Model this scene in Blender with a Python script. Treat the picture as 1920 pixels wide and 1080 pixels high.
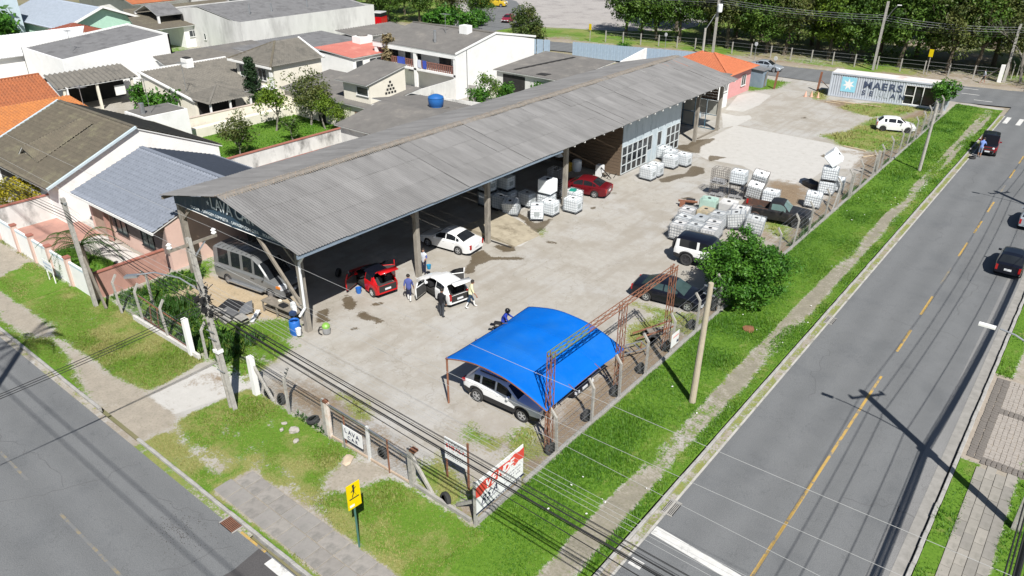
import bpy, bmesh, math, random
import numpy as np
from mathutils import Vector, Matrix

for o in list(bpy.data.objects): bpy.data.objects.remove(o)
S = bpy.context.scene
C = S.collection
rad = math.radians
random.seed(7)
RNG = np.random.default_rng(11)

# ------------------------------------------------------------ camera (drone, 22 m up)
cam_d = bpy.data.cameras.new('camera')
cam_d.sensor_width = 36.0
cam_d.lens = 26.42
cam_d.clip_start = 0.5
cam_d.clip_end = 2000.0
cam = bpy.data.objects.new('camera', cam_d); C.objects.link(cam)
def cam_basis(yaw, pitch, roll):
    f = Vector((math.sin(yaw)*math.cos(pitch), math.cos(yaw)*math.cos(pitch), -math.sin(pitch)))
    r = f.cross(Vector((0, 0, 1))).normalized(); u = r.cross(f)
    r2 = math.cos(roll)*r + math.sin(roll)*u
    u2 = -math.sin(roll)*r + math.cos(roll)*u
    return Matrix(((r2.x, u2.x, -f.x), (r2.y, u2.y, -f.y), (r2.z, u2.z, -f.z)))
cam.matrix_world = Matrix.Translation((0, 0, 22.0)) @ cam_basis(rad(-38.669), rad(27.659), rad(0.215)).to_4x4()
S.camera = cam
S.render.resolution_x, S.render.resolution_y = 1024, 576

# ------------------------------------------------------------ daylight
SUN_TO = Vector((0.69, -0.55, 1.0)).normalized()          # towards the sun
sun_el = math.asin(SUN_TO.z); sun_az = math.atan2(SUN_TO.x, SUN_TO.y)
W = bpy.data.worlds.new('World'); S.world = W; W.use_nodes = True
wn = W.node_tree; wn.nodes.clear()
sky = wn.nodes.new('ShaderNodeTexSky'); sky.sky_type = 'NISHITA'; sky.sun_disc = False
sky.sun_elevation = sun_el; sky.sun_rotation = sun_az; sky.air_density = 1.0; sky.dust_density = 0.6; sky.ozone_density = 1.2
bg = wn.nodes.new('ShaderNodeBackground'); bg.inputs['Strength'].default_value = 0.055
wo = wn.nodes.new('ShaderNodeOutputWorld')
wn.links.new(sky.outputs[0], bg.inputs['Color']); wn.links.new(bg.outputs[0], wo.inputs['Surface'])
sl = bpy.data.lights.new('sun', 'SUN'); sl.energy = 5.0; sl.angle = rad(0.5); sl.color = (1.0, 0.975, 0.935)
so = bpy.data.objects.new('sun', sl); C.objects.link(so)
so.rotation_euler = (-SUN_TO).to_track_quat('-Z', 'Y').to_euler(); so.location = (30, -25, 60)
S.view_settings.view_transform = 'Standard'
try: S.view_settings.look = 'None'
except Exception: pass
S.view_settings.exposure = 0.50
S.view_settings.gamma = 1.0
S.view_settings.use_curve_mapping = False
S.render.engine = 'CYCLES'
S.cycles.max_bounces = 6
S.cycles.transparent_max_bounces = 12

# ------------------------------------------------------------ materials
MAT = {}
def _rgb(c): return (c[0], c[1], c[2], 1.0)
def pm(name, c1, c2=None, scale=2.0, rough=0.8, bump=0.0, bscale=30.0, metal=0.0, detail=5.0, c3=None, s3=0.4, t3=(0.52, 0.66), spec=0.4, coat=0.0, stretch=None, emit=None, world=False):
    """procedural surface: two colours mixed by noise, optional third blotch colour, noise relief"""
    if name in MAT: return MAT[name]
    m = bpy.data.materials.new(name); m.use_nodes = True
    nt = m.node_tree; N = nt.nodes; L = nt.links
    p = N['Principled BSDF']
    p.inputs['Roughness'].default_value = rough; p.inputs['Metallic'].default_value = metal
    p.inputs['Specular IOR Level'].default_value = spec
    p.inputs['Coat Weight'].default_value = coat; p.inputs['Coat Roughness'].default_value = 0.05
    tc = N.new('ShaderNodeTexCoord'); vec = tc.outputs['Object'] if not world else N.new('ShaderNodeNewGeometry').outputs['Position']
    if stretch:
        mp = N.new('ShaderNodeMapping'); mp.inputs['Scale'].default_value = stretch
        L.new(vec, mp.inputs['Vector']); vec = mp.outputs[0]
    if c2 is None: c2 = tuple(v*0.8 for v in c1)
    n = N.new('ShaderNodeTexNoise'); n.inputs['Scale'].default_value = scale; n.inputs['Detail'].default_value = detail; n.inputs['Roughness'].default_value = 0.65
    L.new(vec, n.inputs['Vector'])
    r = N.new('ShaderNodeValToRGB'); r.color_ramp.elements[0].position = 0.32; r.color_ramp.elements[1].position = 0.68
    r.color_ramp.elements[0].color = _rgb(c1); r.color_ramp.elements[1].color = _rgb(c2)
    L.new(n.outputs['Fac'], r.inputs['Fac']); col = r.outputs['Color']
    if c3 is not None:
        n3 = N.new('ShaderNodeTexNoise'); n3.inputs['Scale'].default_value = s3; n3.inputs['Detail'].default_value = 8.0; n3.inputs['Roughness'].default_value = 0.7
        L.new(vec, n3.inputs['Vector'])
        r3 = N.new('ShaderNodeMapRange'); r3.inputs['From Min'].default_value = t3[0]; r3.inputs['From Max'].default_value = t3[1]
        L.new(n3.outputs['Fac'], r3.inputs['Value'])
        mx = N.new('ShaderNodeMix'); mx.data_type = 'RGBA'
        L.new(r3.outputs[0], mx.inputs['Factor']); L.new(col, mx.inputs['A']); mx.inputs['B'].default_value = _rgb(c3); col = mx.outputs['Result']
    L.new(col, p.inputs['Base Color'])
    if bump > 0:
        nb = N.new('ShaderNodeTexNoise'); nb.inputs['Scale'].default_value = bscale; nb.inputs['Detail'].default_value = 4.0
        L.new(vec, nb.inputs['Vector'])
        bp = N.new('ShaderNodeBump'); bp.inputs['Strength'].default_value = bump; bp.inputs['Distance'].default_value = 0.03
        L.new(nb.outputs['Fac'], bp.inputs['Height']); L.new(bp.outputs[0], p.inputs['Normal'])
    if emit:
        p.inputs['Emission Color'].default_value = _rgb(emit[0]); p.inputs['Emission Strength'].default_value = emit[1]
    MAT[name] = m
    return m
def paint(name, c, rough=0.3, metal=0.0, coat=0.5):
    return pm(name, c, tuple(v*0.93 for v in c), scale=1.5, rough=rough, metal=metal, coat=coat, spec=0.2)

# ------------------------------------------------------------ mesh building
class MB:
    def __init__(s): s.v = []; s.f = []; s.m = []
    def add(s, verts, faces, mi=0):
        o = len(s.v); s.v += [tuple(p) for p in verts]
        for f in faces: s.f.append(tuple(o+i for i in f)); s.m.append(mi)
        return s
    def box(s, c, d, rz=0.0, mi=0, R=None):
        hx, hy, hz = d[0]/2, d[1]/2, d[2]/2
        P = [Vector((sx*hx, sy*hy, sz*hz)) for sz in (-1, 1) for sy in (-1, 1) for sx in (-1, 1)]
        if R is None and rz: R = Matrix.Rotation(rz, 3, 'Z')
        if R is not None: P = [R @ p for p in P]
        c = Vector(c)
        return s.add([p + c for p in P], [(0, 2, 3, 1), (4, 5, 7, 6), (0, 1, 5, 4), (2, 6, 7, 3), (0, 4, 6, 2), (1, 3, 7, 5)], mi)
    def beam(s, a, b, w, h=None, mi=0, up=(0, 0, 1)):
        a, b = Vector(a), Vector(b); h = h or w
        d = b - a; L = d.length
        if L < 1e-6: return s
        x = d/L; upv = Vector(up)
        if abs(x.dot(upv)) > 0.98: upv = Vector((0, 1, 0))
        y = upv.cross(x).normalized(); z = x.cross(y)
        R = Matrix((x, y, z)).transposed()
        return s.box((a+b)/2, (L, w, h), mi=mi, R=R)
    def tube(s, a, b, r0, r1=None, n=8, mi=0, cap=True):
        a, b = Vector(a), Vector(b); r1 = r0 if r1 is None else r1
        x = (b-a).normalized(); t = Vector((0, 0, 1)) if abs(x.z) < 0.9 else Vector((1, 0, 0))
        y = x.cross(t).normalized(); z = x.cross(y)
        V = []
        for k in range(n):
            q = 2*math.pi*k/n; dd = math.cos(q)*y + math.sin(q)*z
            V += [a + dd*r0, b + dd*r1]
        F = [(2*k, 2*k+1, (2*k+3) % (2*n), (2*k+2) % (2*n)) for k in range(n)]
        if cap: F += [tuple(2*k for k in range(n)), tuple(2*k+1 for k in reversed(range(n)))]
        return s.add(V, F, mi)
    def path(s, pts, r, n=6, mi=0):
        for a, b in zip(pts[:-1], pts[1:]): s.tube(a, b, r, r, n, mi, cap=True)
        return s
    def lathe(s, prof, n=20, axis='Z', c=(0, 0, 0), mi=0):
        V = []; c = Vector(c)
        for (r, z) in prof:
            for k in range(n):
                q = 2*math.pi*k/n
                if axis == 'Z': p = (r*math.cos(q), r*math.sin(q), z)
                elif axis == 'Y': p = (r*math.cos(q), z, r*math.sin(q))
                else: p = (z, r*math.cos(q), r*math.sin(q))
                V.append(Vector(p) + c)
        F = []
        for i in range(len(prof)-1):
            for k in range(n):
                a, b = i*n+k, i*n+(k+1) % n
                F.append((a, b, b+n, a+n))
        F.append(tuple(range(n))); F.append(tuple((len(prof)-1)*n + k for k in reversed(range(n))))
        return s.add(V, F, mi)
    def prism(s, poly, z0, z1, mi=0):
        n = len(poly)
        V = [(x, y, z0) for x, y in poly] + [(x, y, z1) for x, y in poly]
        F = [tuple(reversed(range(n))), tuple(range(n, 2*n))] + [(k, (k+1) % n, n+(k+1) % n, n+k) for k in range(n)]
        return s.add(V, F, mi)
    def quad(s, a, b, c, d, mi=0): return s.add([a, b, c, d], [(0, 1, 2, 3)], mi)
    def slab(s, quad, t, mi=0, down=None):
        """plate of thickness t under a planar polygon"""
        q = [Vector(p) for p in quad]
        n = (q[1]-q[0]).cross(q[2]-q[0]).normalized()
        if n.z < 0: q.reverse(); n = -n
        dn = Vector(down) if down else -n
        k = len(q)
        V = q + [p + dn*t for p in q]
        F = [tuple(range(k)), tuple(reversed(range(k, 2*k)))] + [(i, i+k, (i+1) % k + k, (i+1) % k) for i in range(k)]
        return s.add(V, F, mi)
    def mesh(s, name, mats, smooth=False):
        me = bpy.data.meshes.new(name); me.from_pydata(s.v, [], s.f)
        if not isinstance(mats, (list, tuple)): mats = [mats]
        for m in mats: me.materials.append(m)
        if len(mats) > 1: me.polygons.foreach_set('material_index', s.m)
        if smooth: me.polygons.foreach_set('use_smooth', [True]*len(me.polygons))
        me.update(); return me
    def build(s, name, mats, parent=None, loc=None, rz=0, smooth=False, fix=False):
        me = s.mesh(name, mats, smooth)
        if fix:
            bm = bmesh.new(); bm.from_mesh(me); bmesh.ops.recalc_face_normals(bm, faces=bm.faces); bm.to_mesh(me); bm.free()
        return link(name, me, parent, loc, rz)
def link(name, me, parent=None, loc=None, rz=0, rot=None):
    o = bpy.data.objects.new(name, me); C.objects.link(o)
    if parent is not None: o.parent = parent
    if loc is not None: o.location = loc
    if rot is not None: o.rotation_euler = rot
    elif rz: o.rotation_euler = (0, 0, rz)
    return o
def tag(o, label, cat, group=None):
    o['label'] = label; o['category'] = cat
    if group: o['group'] = group
    return o
def thing(name, label, cat, loc=(0, 0, 0), rz=0.0, group=None, rot=None):
    o = bpy.data.objects.new(name, None); C.objects.link(o)
    o.empty_display_size = 0.3
    o.location = loc; o.rotation_euler = rot if rot else (0, 0, rz)
    return tag(o, label, cat, group)
def struct(o): o['kind'] = 'structure'; return o
def stuff(o): o['kind'] = 'stuff'; return o
def kids(o): return [c for c in C.objects if c.parent == o]
_children = {}
def dup(root, loc, rz=0.0, label=None, group=None, rot=None, scale=None, colour=None):
    """a copy of a thing with copies of its parts and sub-parts"""
    r = root.copy(); C.objects.link(r); r.location = loc; r.rotation_euler = rot if rot else (0, 0, rz)
    if scale is not None: r.scale = (scale,)*3 if not isinstance(scale, (tuple, list)) else scale
    if label: r['label'] = label
    if group: r['group'] = group
    for ch in root.children:
        c = ch.copy(); C.objects.link(c); c.parent = r
        for gch in ch.children:
            dch = gch.copy(); C.objects.link(dch); dch.parent = c
    return r
def np_mesh(name, V, F, mats, smooth=False):
    """fast mesh from numpy arrays; F is (n,3) or (n,4)"""
    me = bpy.data.meshes.new(name)
    V = np.asarray(V, dtype=np.float32); F = np.asarray(F, dtype=np.int32)
    k = F.shape[1]
    me.vertices.add(len(V)); me.vertices.foreach_set('co', V.ravel())
    me.loops.add(F.size); me.loops.foreach_set('vertex_index', F.ravel())
    me.polygons.add(len(F)); me.polygons.foreach_set('loop_start', np.arange(0, F.size, k, dtype=np.int32))
    if smooth: me.polygons.foreach_set('use_smooth', np.ones(len(F), dtype=bool))
    for m in (mats if isinstance(mats, (list, tuple)) else [mats]): me.materials.append(m)
    me.update(calc_edges=True); me.validate(); return me
S2 = bpy.data.scenes.new('workshop')                       # scratch scene, emptied again after each use
def bake(o):
    S2.collection.objects.link(o); vl = S2.view_layers[0]; vl.update(); dg = vl.depsgraph; dg.update()
    me = bpy.data.meshes.new_from_object(o.evaluated_get(dg)); S2.collection.objects.unlink(o); return me
def text_obj(name, body, size, mat, parent, matrix, shear=0.0, bold=0.0, align='LEFT', sx=1.0, depth=0.004, spacing=1.0):
    """lettering as a thin mesh standing on a board; matrix maps text x,y,z to the parent"""
    cu = bpy.data.curves.new(name, 'FONT'); cu.body = body; cu.size = size; cu.shear = shear; cu.offset = bold; cu.extrude = depth
    cu.align_x = align; cu.space_character = spacing; cu.resolution_u = 3
    t = bpy.data.objects.new(name, cu); me = bake(t); bpy.data.objects.remove(t)
    me.materials.clear(); me.materials.append(mat)
    me.transform(matrix @ Matrix.Diagonal((sx, 1, 1, 1)))
    return link(name, me, parent)
def frame_mat(o, x, y):
    """matrix with origin o, text right = x, text up = y"""
    x = Vector(x).normalized(); y = Vector(y).normalized(); z = x.cross(y)
    return Matrix(((x.x, y.x, z.x, o[0]), (x.y, y.y, z.y, o[1]), (x.z, y.z, z.z, o[2]), (0, 0, 0, 1)))
ORD = ['first', 'second', 'third', 'fourth', 'fifth', 'sixth', 'seventh', 'eighth', 'ninth', 'tenth', 'eleventh', 'twelfth', 'thirteenth', 'fourteenth', 'fifteenth', 'sixteenth', 'seventeenth', 'eighteenth', 'nineteenth', 'twentieth']

# common materials
M_conc = pm('concrete', (0.36, 0.34, 0.31), (0.26, 0.25, 0.23), scale=3, rough=0.9, bump=0.3, bscale=25)
M_post = pm('weathered_concrete', (0.42, 0.40, 0.36), (0.27, 0.255, 0.23), scale=6, rough=0.95, bump=0.4, bscale=40, c3=(0.17, 0.16, 0.14), s3=2.5, t3=(0.56, 0.75))
M_kerb = pm('kerb_stone', (0.40, 0.385, 0.36), (0.25, 0.24, 0.22), scale=4, rough=0.9, bump=0.4, c3=(0.13, 0.15, 0.07), s3=1.3, t3=(0.55, 0.7))
M_wood = pm('grey_timber', (0.25, 0.22, 0.18), (0.15, 0.13, 0.105), scale=5, rough=0.9, bump=0.3, stretch=(1, 1, 0.25))
M_rubber = pm('rubber', (0.022, 0.022, 0.023), (0.04, 0.039, 0.038), scale=10, rough=0.85)
M_black = pm('black_plastic', (0.018, 0.018, 0.02), (0.028, 0.028, 0.03), rough=0.5)
M_glass = pm('dark_glass', (0.012, 0.014, 0.017), (0.02, 0.023, 0.026), scale=0.8, rough=0.03, spec=0.5)
M_metal = pm('galvanised_metal', (0.48, 0.49, 0.5), (0.36, 0.37, 0.38), rough=0.4, metal=0.7)
M_rust = pm('rusty_steel', (0.19, 0.075, 0.04), (0.27, 0.125, 0.075), scale=6, rough=0.9, bump=0.3, c3=(0.12, 0.05, 0.03), s3=3)
M_white = pm('white_paint', (0.80, 0.79, 0.76), (0.72, 0.71, 0.68), scale=1.5, rough=0.6)
M_wire = pm('black_cable', (0.015, 0.015, 0.016), (0.02, 0.02, 0.02), rough=0.6)
M_alu = pm('aluminium_wire', (0.42, 0.42, 0.41), (0.36, 0.36, 0.35), rough=0.6, metal=0.2)
M_rim = pm('alloy_rim', (0.55, 0.56, 0.57), (0.48, 0.49, 0.5), rough=0.3, metal=0.6)
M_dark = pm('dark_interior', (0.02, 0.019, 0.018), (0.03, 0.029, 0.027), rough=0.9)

# ============================================================ GROUND
def sdf(poly, X, Y):
    """signed distance to polygon, positive inside"""
    P = np.array(poly, float); n = len(P)
    d = np.full(X.shape, 1e9); ins = np.zeros(X.shape, bool)
    for i in range(n):
        a = P[i]; b = P[(i+1) % n]; e = b-a
        wx, wy = X-a[0], Y-a[1]
        t = np.clip((wx*e[0]+wy*e[1])/max(e@e, 1e-9), 0, 1)
        d = np.minimum(d, np.hypot(wx-e[0]*t, wy-e[1]*t))
        c = ((a[1] > Y) != (b[1] > Y)) & (X < (b[0]-a[0])*(Y-a[1])/(b[1]-a[1]+1e-12)+a[0])
        ins ^= c
    return np.where(ins, d, -d)
def soft(poly, X, Y, w): return np.clip(0.5 + sdf(poly, X, Y)/(2*w), 0, 1)
def vnoise(X, Y, s, seed=0):
    """smooth value noise in 0..1"""
    r = np.random.default_rng(seed).random((256, 256))
    x, y = X*s + 500.3, Y*s + 500.7
    xi, yi = np.floor(x).astype(int), np.floor(y).astype(int); fx, fy = x-xi, y-yi
    fx, fy = fx*fx*(3-2*fx), fy*fy*(3-2*fy)
    g = lambda i, j: r[i % 256, j % 256]
    return (g(xi, yi)*(1-fx)+g(xi+1, yi)*fx)*(1-fy)+(g(xi, yi+1)*(1-fx)+g(xi+1, yi+1)*fx)*fy
PATCH = {
'wet':[[(-33.4,25.1),(-33.6,25.7),(-32.5,25.4),(-31.9,25.0),(-31.9,24.5),(-32.4,24.4)],[(-31.5,25.6),(-31.5,25.9),(-31.1,26.4),(-31.0,26.2),(-31.1,25.7)],[(-31.0,24.2),(-31.4,24.8),(-31.0,24.9),(-30.4,24.8),(-29.7,25.0),(-29.3,24.8),(-29.6,24.3),(-29.9,24.6),(-30.3,24.2)],[(-30.2,22.9),(-30.2,23.4),(-29.7,23.3)],[(-31.4,36.9),(-30.2,37.9),(-29.6,37.4),(-29.9,36.6)],[(-30.6,33.5),(-31.6,35.2),(-31.4,36.0),(-30.2,35.4),(-28.4,36.9),(-28.2,36.5),(-29.8,35.2),(-30.1,33.7),(-29.5,32.8),(-30.0,32.2)],[(-29.2,40.1),(-28.2,40.2),(-28.0,40.0),(-28.5,39.7)],[(-29.1,56.8),(-28.6,58.7),(-28.0,59.6),(-28.6,62.1),(-27.4,62.1),(-26.7,60.7),(-27.1,59.2),(-27.6,58.9),(-28.0,56.8),(-28.5,56.1)],[(-33.4,65.7),(-31.9,67.8),(-32.1,69.6),(-30.7,71.7),(-30.5,70.0),(-30.6,68.0),(-29.6,65.6),(-31.7,65.7)],[(-30.0,47.4),(-29.7,47.9),(-29.5,47.3),(-29.7,47.1)],[(-30.6,51.2),(-30.2,51.7),(-30.1,51.2)],[(-25.4,53.9),(-24.9,54.7),(-24.5,54.2),(-24.9,53.7)],[(-33.3,23.0),(-33.2,24.1),(-32.4,23.0),(-31.8,23.0),(-32.2,22.2)],[(-34.5,42.1),(-33.5,42.9),(-31.4,42.1),(-31.0,43.8),(-30.4,41.9),(-30.1,40.4),(-32.4,41.9),(-33.4,42.3)],[(-20.4,72.5),(-20.3,73.3),(-19.8,72.7),(-20.0,72.1)],[(-26.9,84.9),(-26.6,85.8),(-26.3,85.1)],[(-28.7,65.9),(-27.1,66.4),(-27.9,64.0)],
],
'slab':[[(-31.3,66.5),(-31.2,77.4),(-21.0,77.2),(-17.3,76.2),(-17.0,70.6),(-18.7,68.6),(-18.8,63.3),(-21.7,62.9),(-25.0,65.0),(-28.4,64.6)],[(-34.6,81.4),(-32.6,81.2),(-31.7,82.5),(-31.0,81.3),(-31.0,77.8),(-31.8,75.6)],[(-34.9,83.0),(-32.9,83.4),(-32.7,87.4),(-33.5,93.1),(-35.9,93.7),(-36.7,90.5)],[(-32.9,12.4),(-30.6,12.4),(-30.4,13.2),(-30.0,14.7),(-29.6,16.4),(-31.1,17.0),(-33.0,16.4),(-32.9,14.2)],[(-33.9,40.1),(-33.1,42.1),(-30.1,40.8),(-29.7,38.0),(-30.8,37.8)],
],
'grass':[[(-21.3,78.6),(-21.0,84.5),(-20.4,92.1),(-19.0,97.9),(-16.5,98.4),(-15.9,95.8),(-17.9,91.2),(-20.5,90.5),(-22.9,90.9),(-23.9,92.2),(-23.3,96.0),(-17.0,99.5),(-15.8,92.9),(-15.4,83.4),(-15.1,80.0),(-16.8,77.0),(-20.3,77.1)],[(-25.0,92.3),(-24.6,95.5),(-21.3,98.2),(-16.5,100.0),(-16.4,98.6),(-17.8,96.8),(-18.4,92.2),(-20.7,91.0),(-22.4,90.9)],[(-22.8,79.5),(-20.9,83.4),(-19.5,84.6),(-18.0,84.0),(-16.1,85.1),(-15.3,80.8),(-16.1,78.7),(-18.0,77.6),(-20.4,77.8)],[(-30.1,97.4),(-29.5,101.4),(-27.5,95.4),(-28.7,94.4)],[(-40.8,101.8),(-34.6,101.9),(-34.3,97.3),(-36.5,93.9),(-37.8,94.5)],[(-17.7,15.8),(-19.0,17.1),(-18.7,18.3),(-18.3,18.2),(-16.7,17.8),(-15.8,17.1),(-16.1,16.2),(-14.7,16.3),(-18.1,16.2)],[(-44.4,21.3),(-44.9,23.4),(-42.8,22.0),(-42.7,20.3),(-41.7,17.9),(-41.9,16.8),(-44.6,18.8)],[(-37.6,15.6),(-39.2,17.7),(-38.1,18.4),(-36.2,18.9),(-35.5,19.5),(-35.0,20.4),(-33.6,21.8),(-31.9,20.4),(-32.2,19.7),(-32.6,18.0),(-34.3,16.6),(-34.9,14.1)],[(-15.4,35.2),(-19.3,35.9),(-17.9,36.3),(-16.7,36.3),(-15.7,36.9),(-15.0,36.4),(-14.9,34.4),(-16.0,34.7)],[(-17.2,31.7),(-18.1,33.0),(-17.5,33.9),(-16.7,33.7),(-16.4,31.9)],[(-17.1,21.1),(-17.2,22.2),(-16.7,22.5),(-15.2,21.2),(-15.6,20.6),(-16.3,20.5)],[(-30.5,41.1),(-30.4,41.5),(-29.7,40.8),(-29.8,40.5)],[(-18.4,53.4),(-17.7,54.5),(-16.3,53.5),(-15.2,50.7),(-16.4,51.3),(-17.5,52.0)],[(-18.1,33.0),(-17.3,35.9),(-16.7,35.3),(-16.7,32.9),(-17.6,32.2)],[(-25.9,18.6),(-24.3,18.8),(-23.3,18.3),(-23.4,17.8),(-24.7,18.1)],[(-18.7,19.9),(-16.3,20.4),(-14.3,19.7),(-14.2,18.9),(-17.3,20.6),(-19.0,20.7)],
],
'dirt':[[(-16.1,27.1),(-17.3,28.9),(-17.2,30.9),(-17.2,33.7),(-16.2,34.6),(-15.3,33.6),(-14.8,31.3),(-14.6,28.8),(-14.7,26.6)],[(-15.0,22.1),(-15.8,22.1),(-16.5,24.5),(-16.5,25.9),(-16.8,28.7),(-17.2,31.4),(-16.0,32.6),(-14.9,31.5),(-14.9,26.5),(-14.5,23.8),(-14.6,21.6)],[(-21.2,62.4),(-20.1,63.4),(-18.4,59.0),(-18.7,58.4),(-19.8,60.8)],[(-21.5,62.3),(-18.8,63.4),(-17.6,61.4),(-16.9,58.2),(-18.2,57.1),(-19.5,57.4)],[(-19.6,75.3),(-17.3,76.2),(-16.3,79.5),(-15.7,82.6),(-16.4,93.9),(-15.7,95.1),(-14.7,86.7),(-14.7,75.5),(-14.9,69.3),(-15.9,71.0),(-16.8,71.6),(-17.1,75.5)],[(-18.3,91.6),(-17.8,97.4),(-16.2,98.8),(-15.7,93.8),(-16.3,90.1)],[(-28.7,94.3),(-25.0,96.7),(-22.4,90.9),(-24.2,91.5),(-26.8,93.7)],[(-28.9,17.1),(-27.6,18.0),(-25.4,18.2),(-23.3,17.9),(-19.7,17.3),(-19.3,16.9),(-23.1,16.8),(-24.5,16.9),(-25.2,16.7),(-26.0,16.4),(-27.9,16.6)],[(-18.0,51.5),(-17.4,51.8),(-15.9,50.2),(-14.7,49.5),(-15.5,49.8),(-16.8,50.4)],[(-17.7,20.1),(-16.9,21.1),(-15.0,19.6),(-14.7,18.9),(-15.1,18.0),(-14.9,20.3),(-16.3,20.5)],
],
'sand':[[(-43.0,21.9),(-40.8,21.9),(-37.8,22.4),(-35.7,23.4),(-33.9,22.0),(-34.6,20.8),(-36.2,19.9),(-37.5,19.5),(-38.8,19.3),(-42.1,19.8),(-42.0,18.5),(-42.8,19.1),(-43.3,21.3)],[(-42.5,18.5),(-42.5,19.8),(-42.0,20.5),(-40.4,19.1),(-40.6,17.9)],
],
'path':[[(-43.2,11.9),(-42.6,12.1),(-39.3,12.2),(-36.1,12.2),(-33.4,12.7),(-32.8,12.0),(-33.7,10.8),(-34.7,10.5),(-40.0,11.7)],[(-33.4,10.6),(-33.0,12.3),(-30.4,12.3),(-28.5,11.7),(-26.8,11.8),(-25.3,12.0),(-25.3,11.6),(-27.0,11.6),(-29.5,11.9),(-30.1,10.8),(-32.2,10.6)],[(-21.5,14.2),(-21.8,15.6),(-20.5,16.2),(-19.4,16.1),(-20.1,14.4),(-20.8,13.5)],[(-51.1,12.5),(-44.2,12.4),(-43.1,12.3),(-42.7,11.7),(-44.3,11.1),(-46.9,10.9)],
],
'rough':[[(-28.1,49.5),(-28.6,46.2),(-28.5,44.1),(-30.1,42.8),(-29.4,40.1),(-29.9,37.8),(-30.2,36.4),(-25.7,40.0),(-24.0,44.5),(-25.0,50.6),(-28.2,55.3)],
]
}
def ground_material():
    m = bpy.data.materials.new('block_ground'); m.use_nodes = True
    nt = m.node_tree; N = nt.nodes; L = nt.links; p = N['Principled BSDF']
    tc = N.new('ShaderNodeTexCoord'); V = tc.outputs['Object']
    def noise(s, det=6.0, ro=0.65):
        n = N.new('ShaderNodeTexNoise'); n.inputs['Scale'].default_value = s; n.inputs['Detail'].default_value = det; n.inputs['Roughness'].default_value = ro
        L.new(V, n.inputs['Vector']); return n.outputs['Fac']
    def ramp(f, a, b, ca, cb):
        r = N.new('ShaderNodeValToRGB'); e = r.color_ramp.elements; e[0].position = a; e[1].position = b; e[0].color = _rgb(ca); e[1].color = _rgb(cb)
        L.new(f, r.inputs['Fac']); return r.outputs['Color']
    def mrange(f, a, b, c=0.0, d=1.0):
        r = N.new('ShaderNodeMapRange'); r.inputs['From Min'].default_value = a; r.inputs['From Max'].default_value = b; r.inputs['To Min'].default_value = c; r.inputs['To Max'].default_value = d
        L.new(f, r.inputs['Value']); return r.outputs[0]
    def math2(op, a, b):
        r = N.new('ShaderNodeMath'); r.operation = op
        for k, x in enumerate((a, b)):
            if isinstance(x, (int, float)): r.inputs[k].default_value = x
            else: L.new(x, r.inputs[k])
        return r.outputs[0]
    def mix(f, a, b):
        r = N.new('ShaderNodeMix'); r.data_type = 'RGBA'; L.new(f, r.inputs['Factor'])
        for k, x in (('A', a), ('B', b)):
            if isinstance(x, tuple): r.inputs[k].default_value = _rgb(x)
            else: L.new(x, r.inputs[k])
        return r.outputs['Result']
    nA, nB, nC, nD = noise(0.35), noise(1.7), noise(9.0), noise(42.0, 3.0)
    sA = N.new('ShaderNodeAttribute'); sA.attribute_name = 'mA'; sB = N.new('ShaderNodeAttribute'); sB.attribute_name = 'mB'
    xA = N.new('ShaderNodeSeparateColor'); L.new(sA.outputs['Color'], xA.inputs[0]); xB = N.new('ShaderNodeSeparateColor'); L.new(sB.outputs['Color'], xB.inputs[0])
    edge = math2('ADD', math2('MULTIPLY', math2('SUBTRACT', nC, 0.5), 1.3), math2('MULTIPLY', math2('SUBTRACT', nB, 0.5), 1.5))
    def fac(ch, w=0.1): return mrange(math2('ADD', ch, edge), 0.5-w, 0.5+w)
    # compacted yard, pale beige concrete and grit
    nE = noise(0.11); mpT = N.new('ShaderNodeMapping'); mpT.inputs['Scale'].default_value = (1.5, 0.14, 1.0); L.new(V, mpT.inputs['Vector']); nT_ = N.new('ShaderNodeTexNoise'); nT_.inputs['Scale'].default_value = 1.0; nT_.inputs['Detail'].default_value = 6.0; L.new(mpT.outputs[0], nT_.inputs['Vector']); nT = nT_.outputs['Fac']
    yard = ramp(nB, 0.3, 0.72, (0.330, 0.306, 0.266), (0.402, 0.380, 0.340))
    yard = mix(mrange(nE, 0.46, 0.60, 0, 0.75), yard, (0.405, 0.395, 0.375))
    yard = mix(mrange(nT, 0.50, 0.68, 0, 0.5), yard, (0.275, 0.245, 0.200))
    yard = mix(mrange(nA, 0.47, 0.6, 0, 0.75), yard, (0.30, 0.272, 0.228))
    yard = mix(mrange(nC, 0.58, 0.75, 0, 0.55), yard, (0.235, 0.20, 0.155))
    yard = mix(mrange(nD, 0.55, 0.75, 0, 0.35), yard, (0.21, 0.188, 0.155))
    vor = N.new('ShaderNodeTexVoronoi'); vor.feature = 'DISTANCE_TO_EDGE'; vor.inputs['Scale'].default_value = 0.19
    dv = N.new('ShaderNodeMix'); dv.data_type = 'VECTOR'; dv.inputs['Factor'].default_value = 0.06
    nv = N.new('ShaderNodeTexNoise'); nv.inputs['Scale'].default_value = 1.3; L.new(V, nv.inputs['Vector']); L.new(V, dv.inputs['A']); 
    sc = N.new('ShaderNodeVectorMath'); sc.operation = 'SCALE'; sc.inputs['Scale'].default_value = 30.0; L.new(nv.outputs['Color'], sc.inputs[0]); L.new(sc.outputs[0], dv.inputs['B'])
    L.new(dv.outputs['Result'], vor.inputs['Vector'])
    crack = mrange(vor.outputs['Distance'], 0.003, 0.008, 0.28, 0.0)
    yard = mix(crack, yard, (0.2, 0.18, 0.14))
    slab = mix(mrange(nC, 0.5, 0.8, 0, 0.4), ramp(nB, 0.25, 0.75, (0.49, 0.472, 0.44), (0.42, 0.403, 0.372)), (0.335, 0.315, 0.28))
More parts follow.
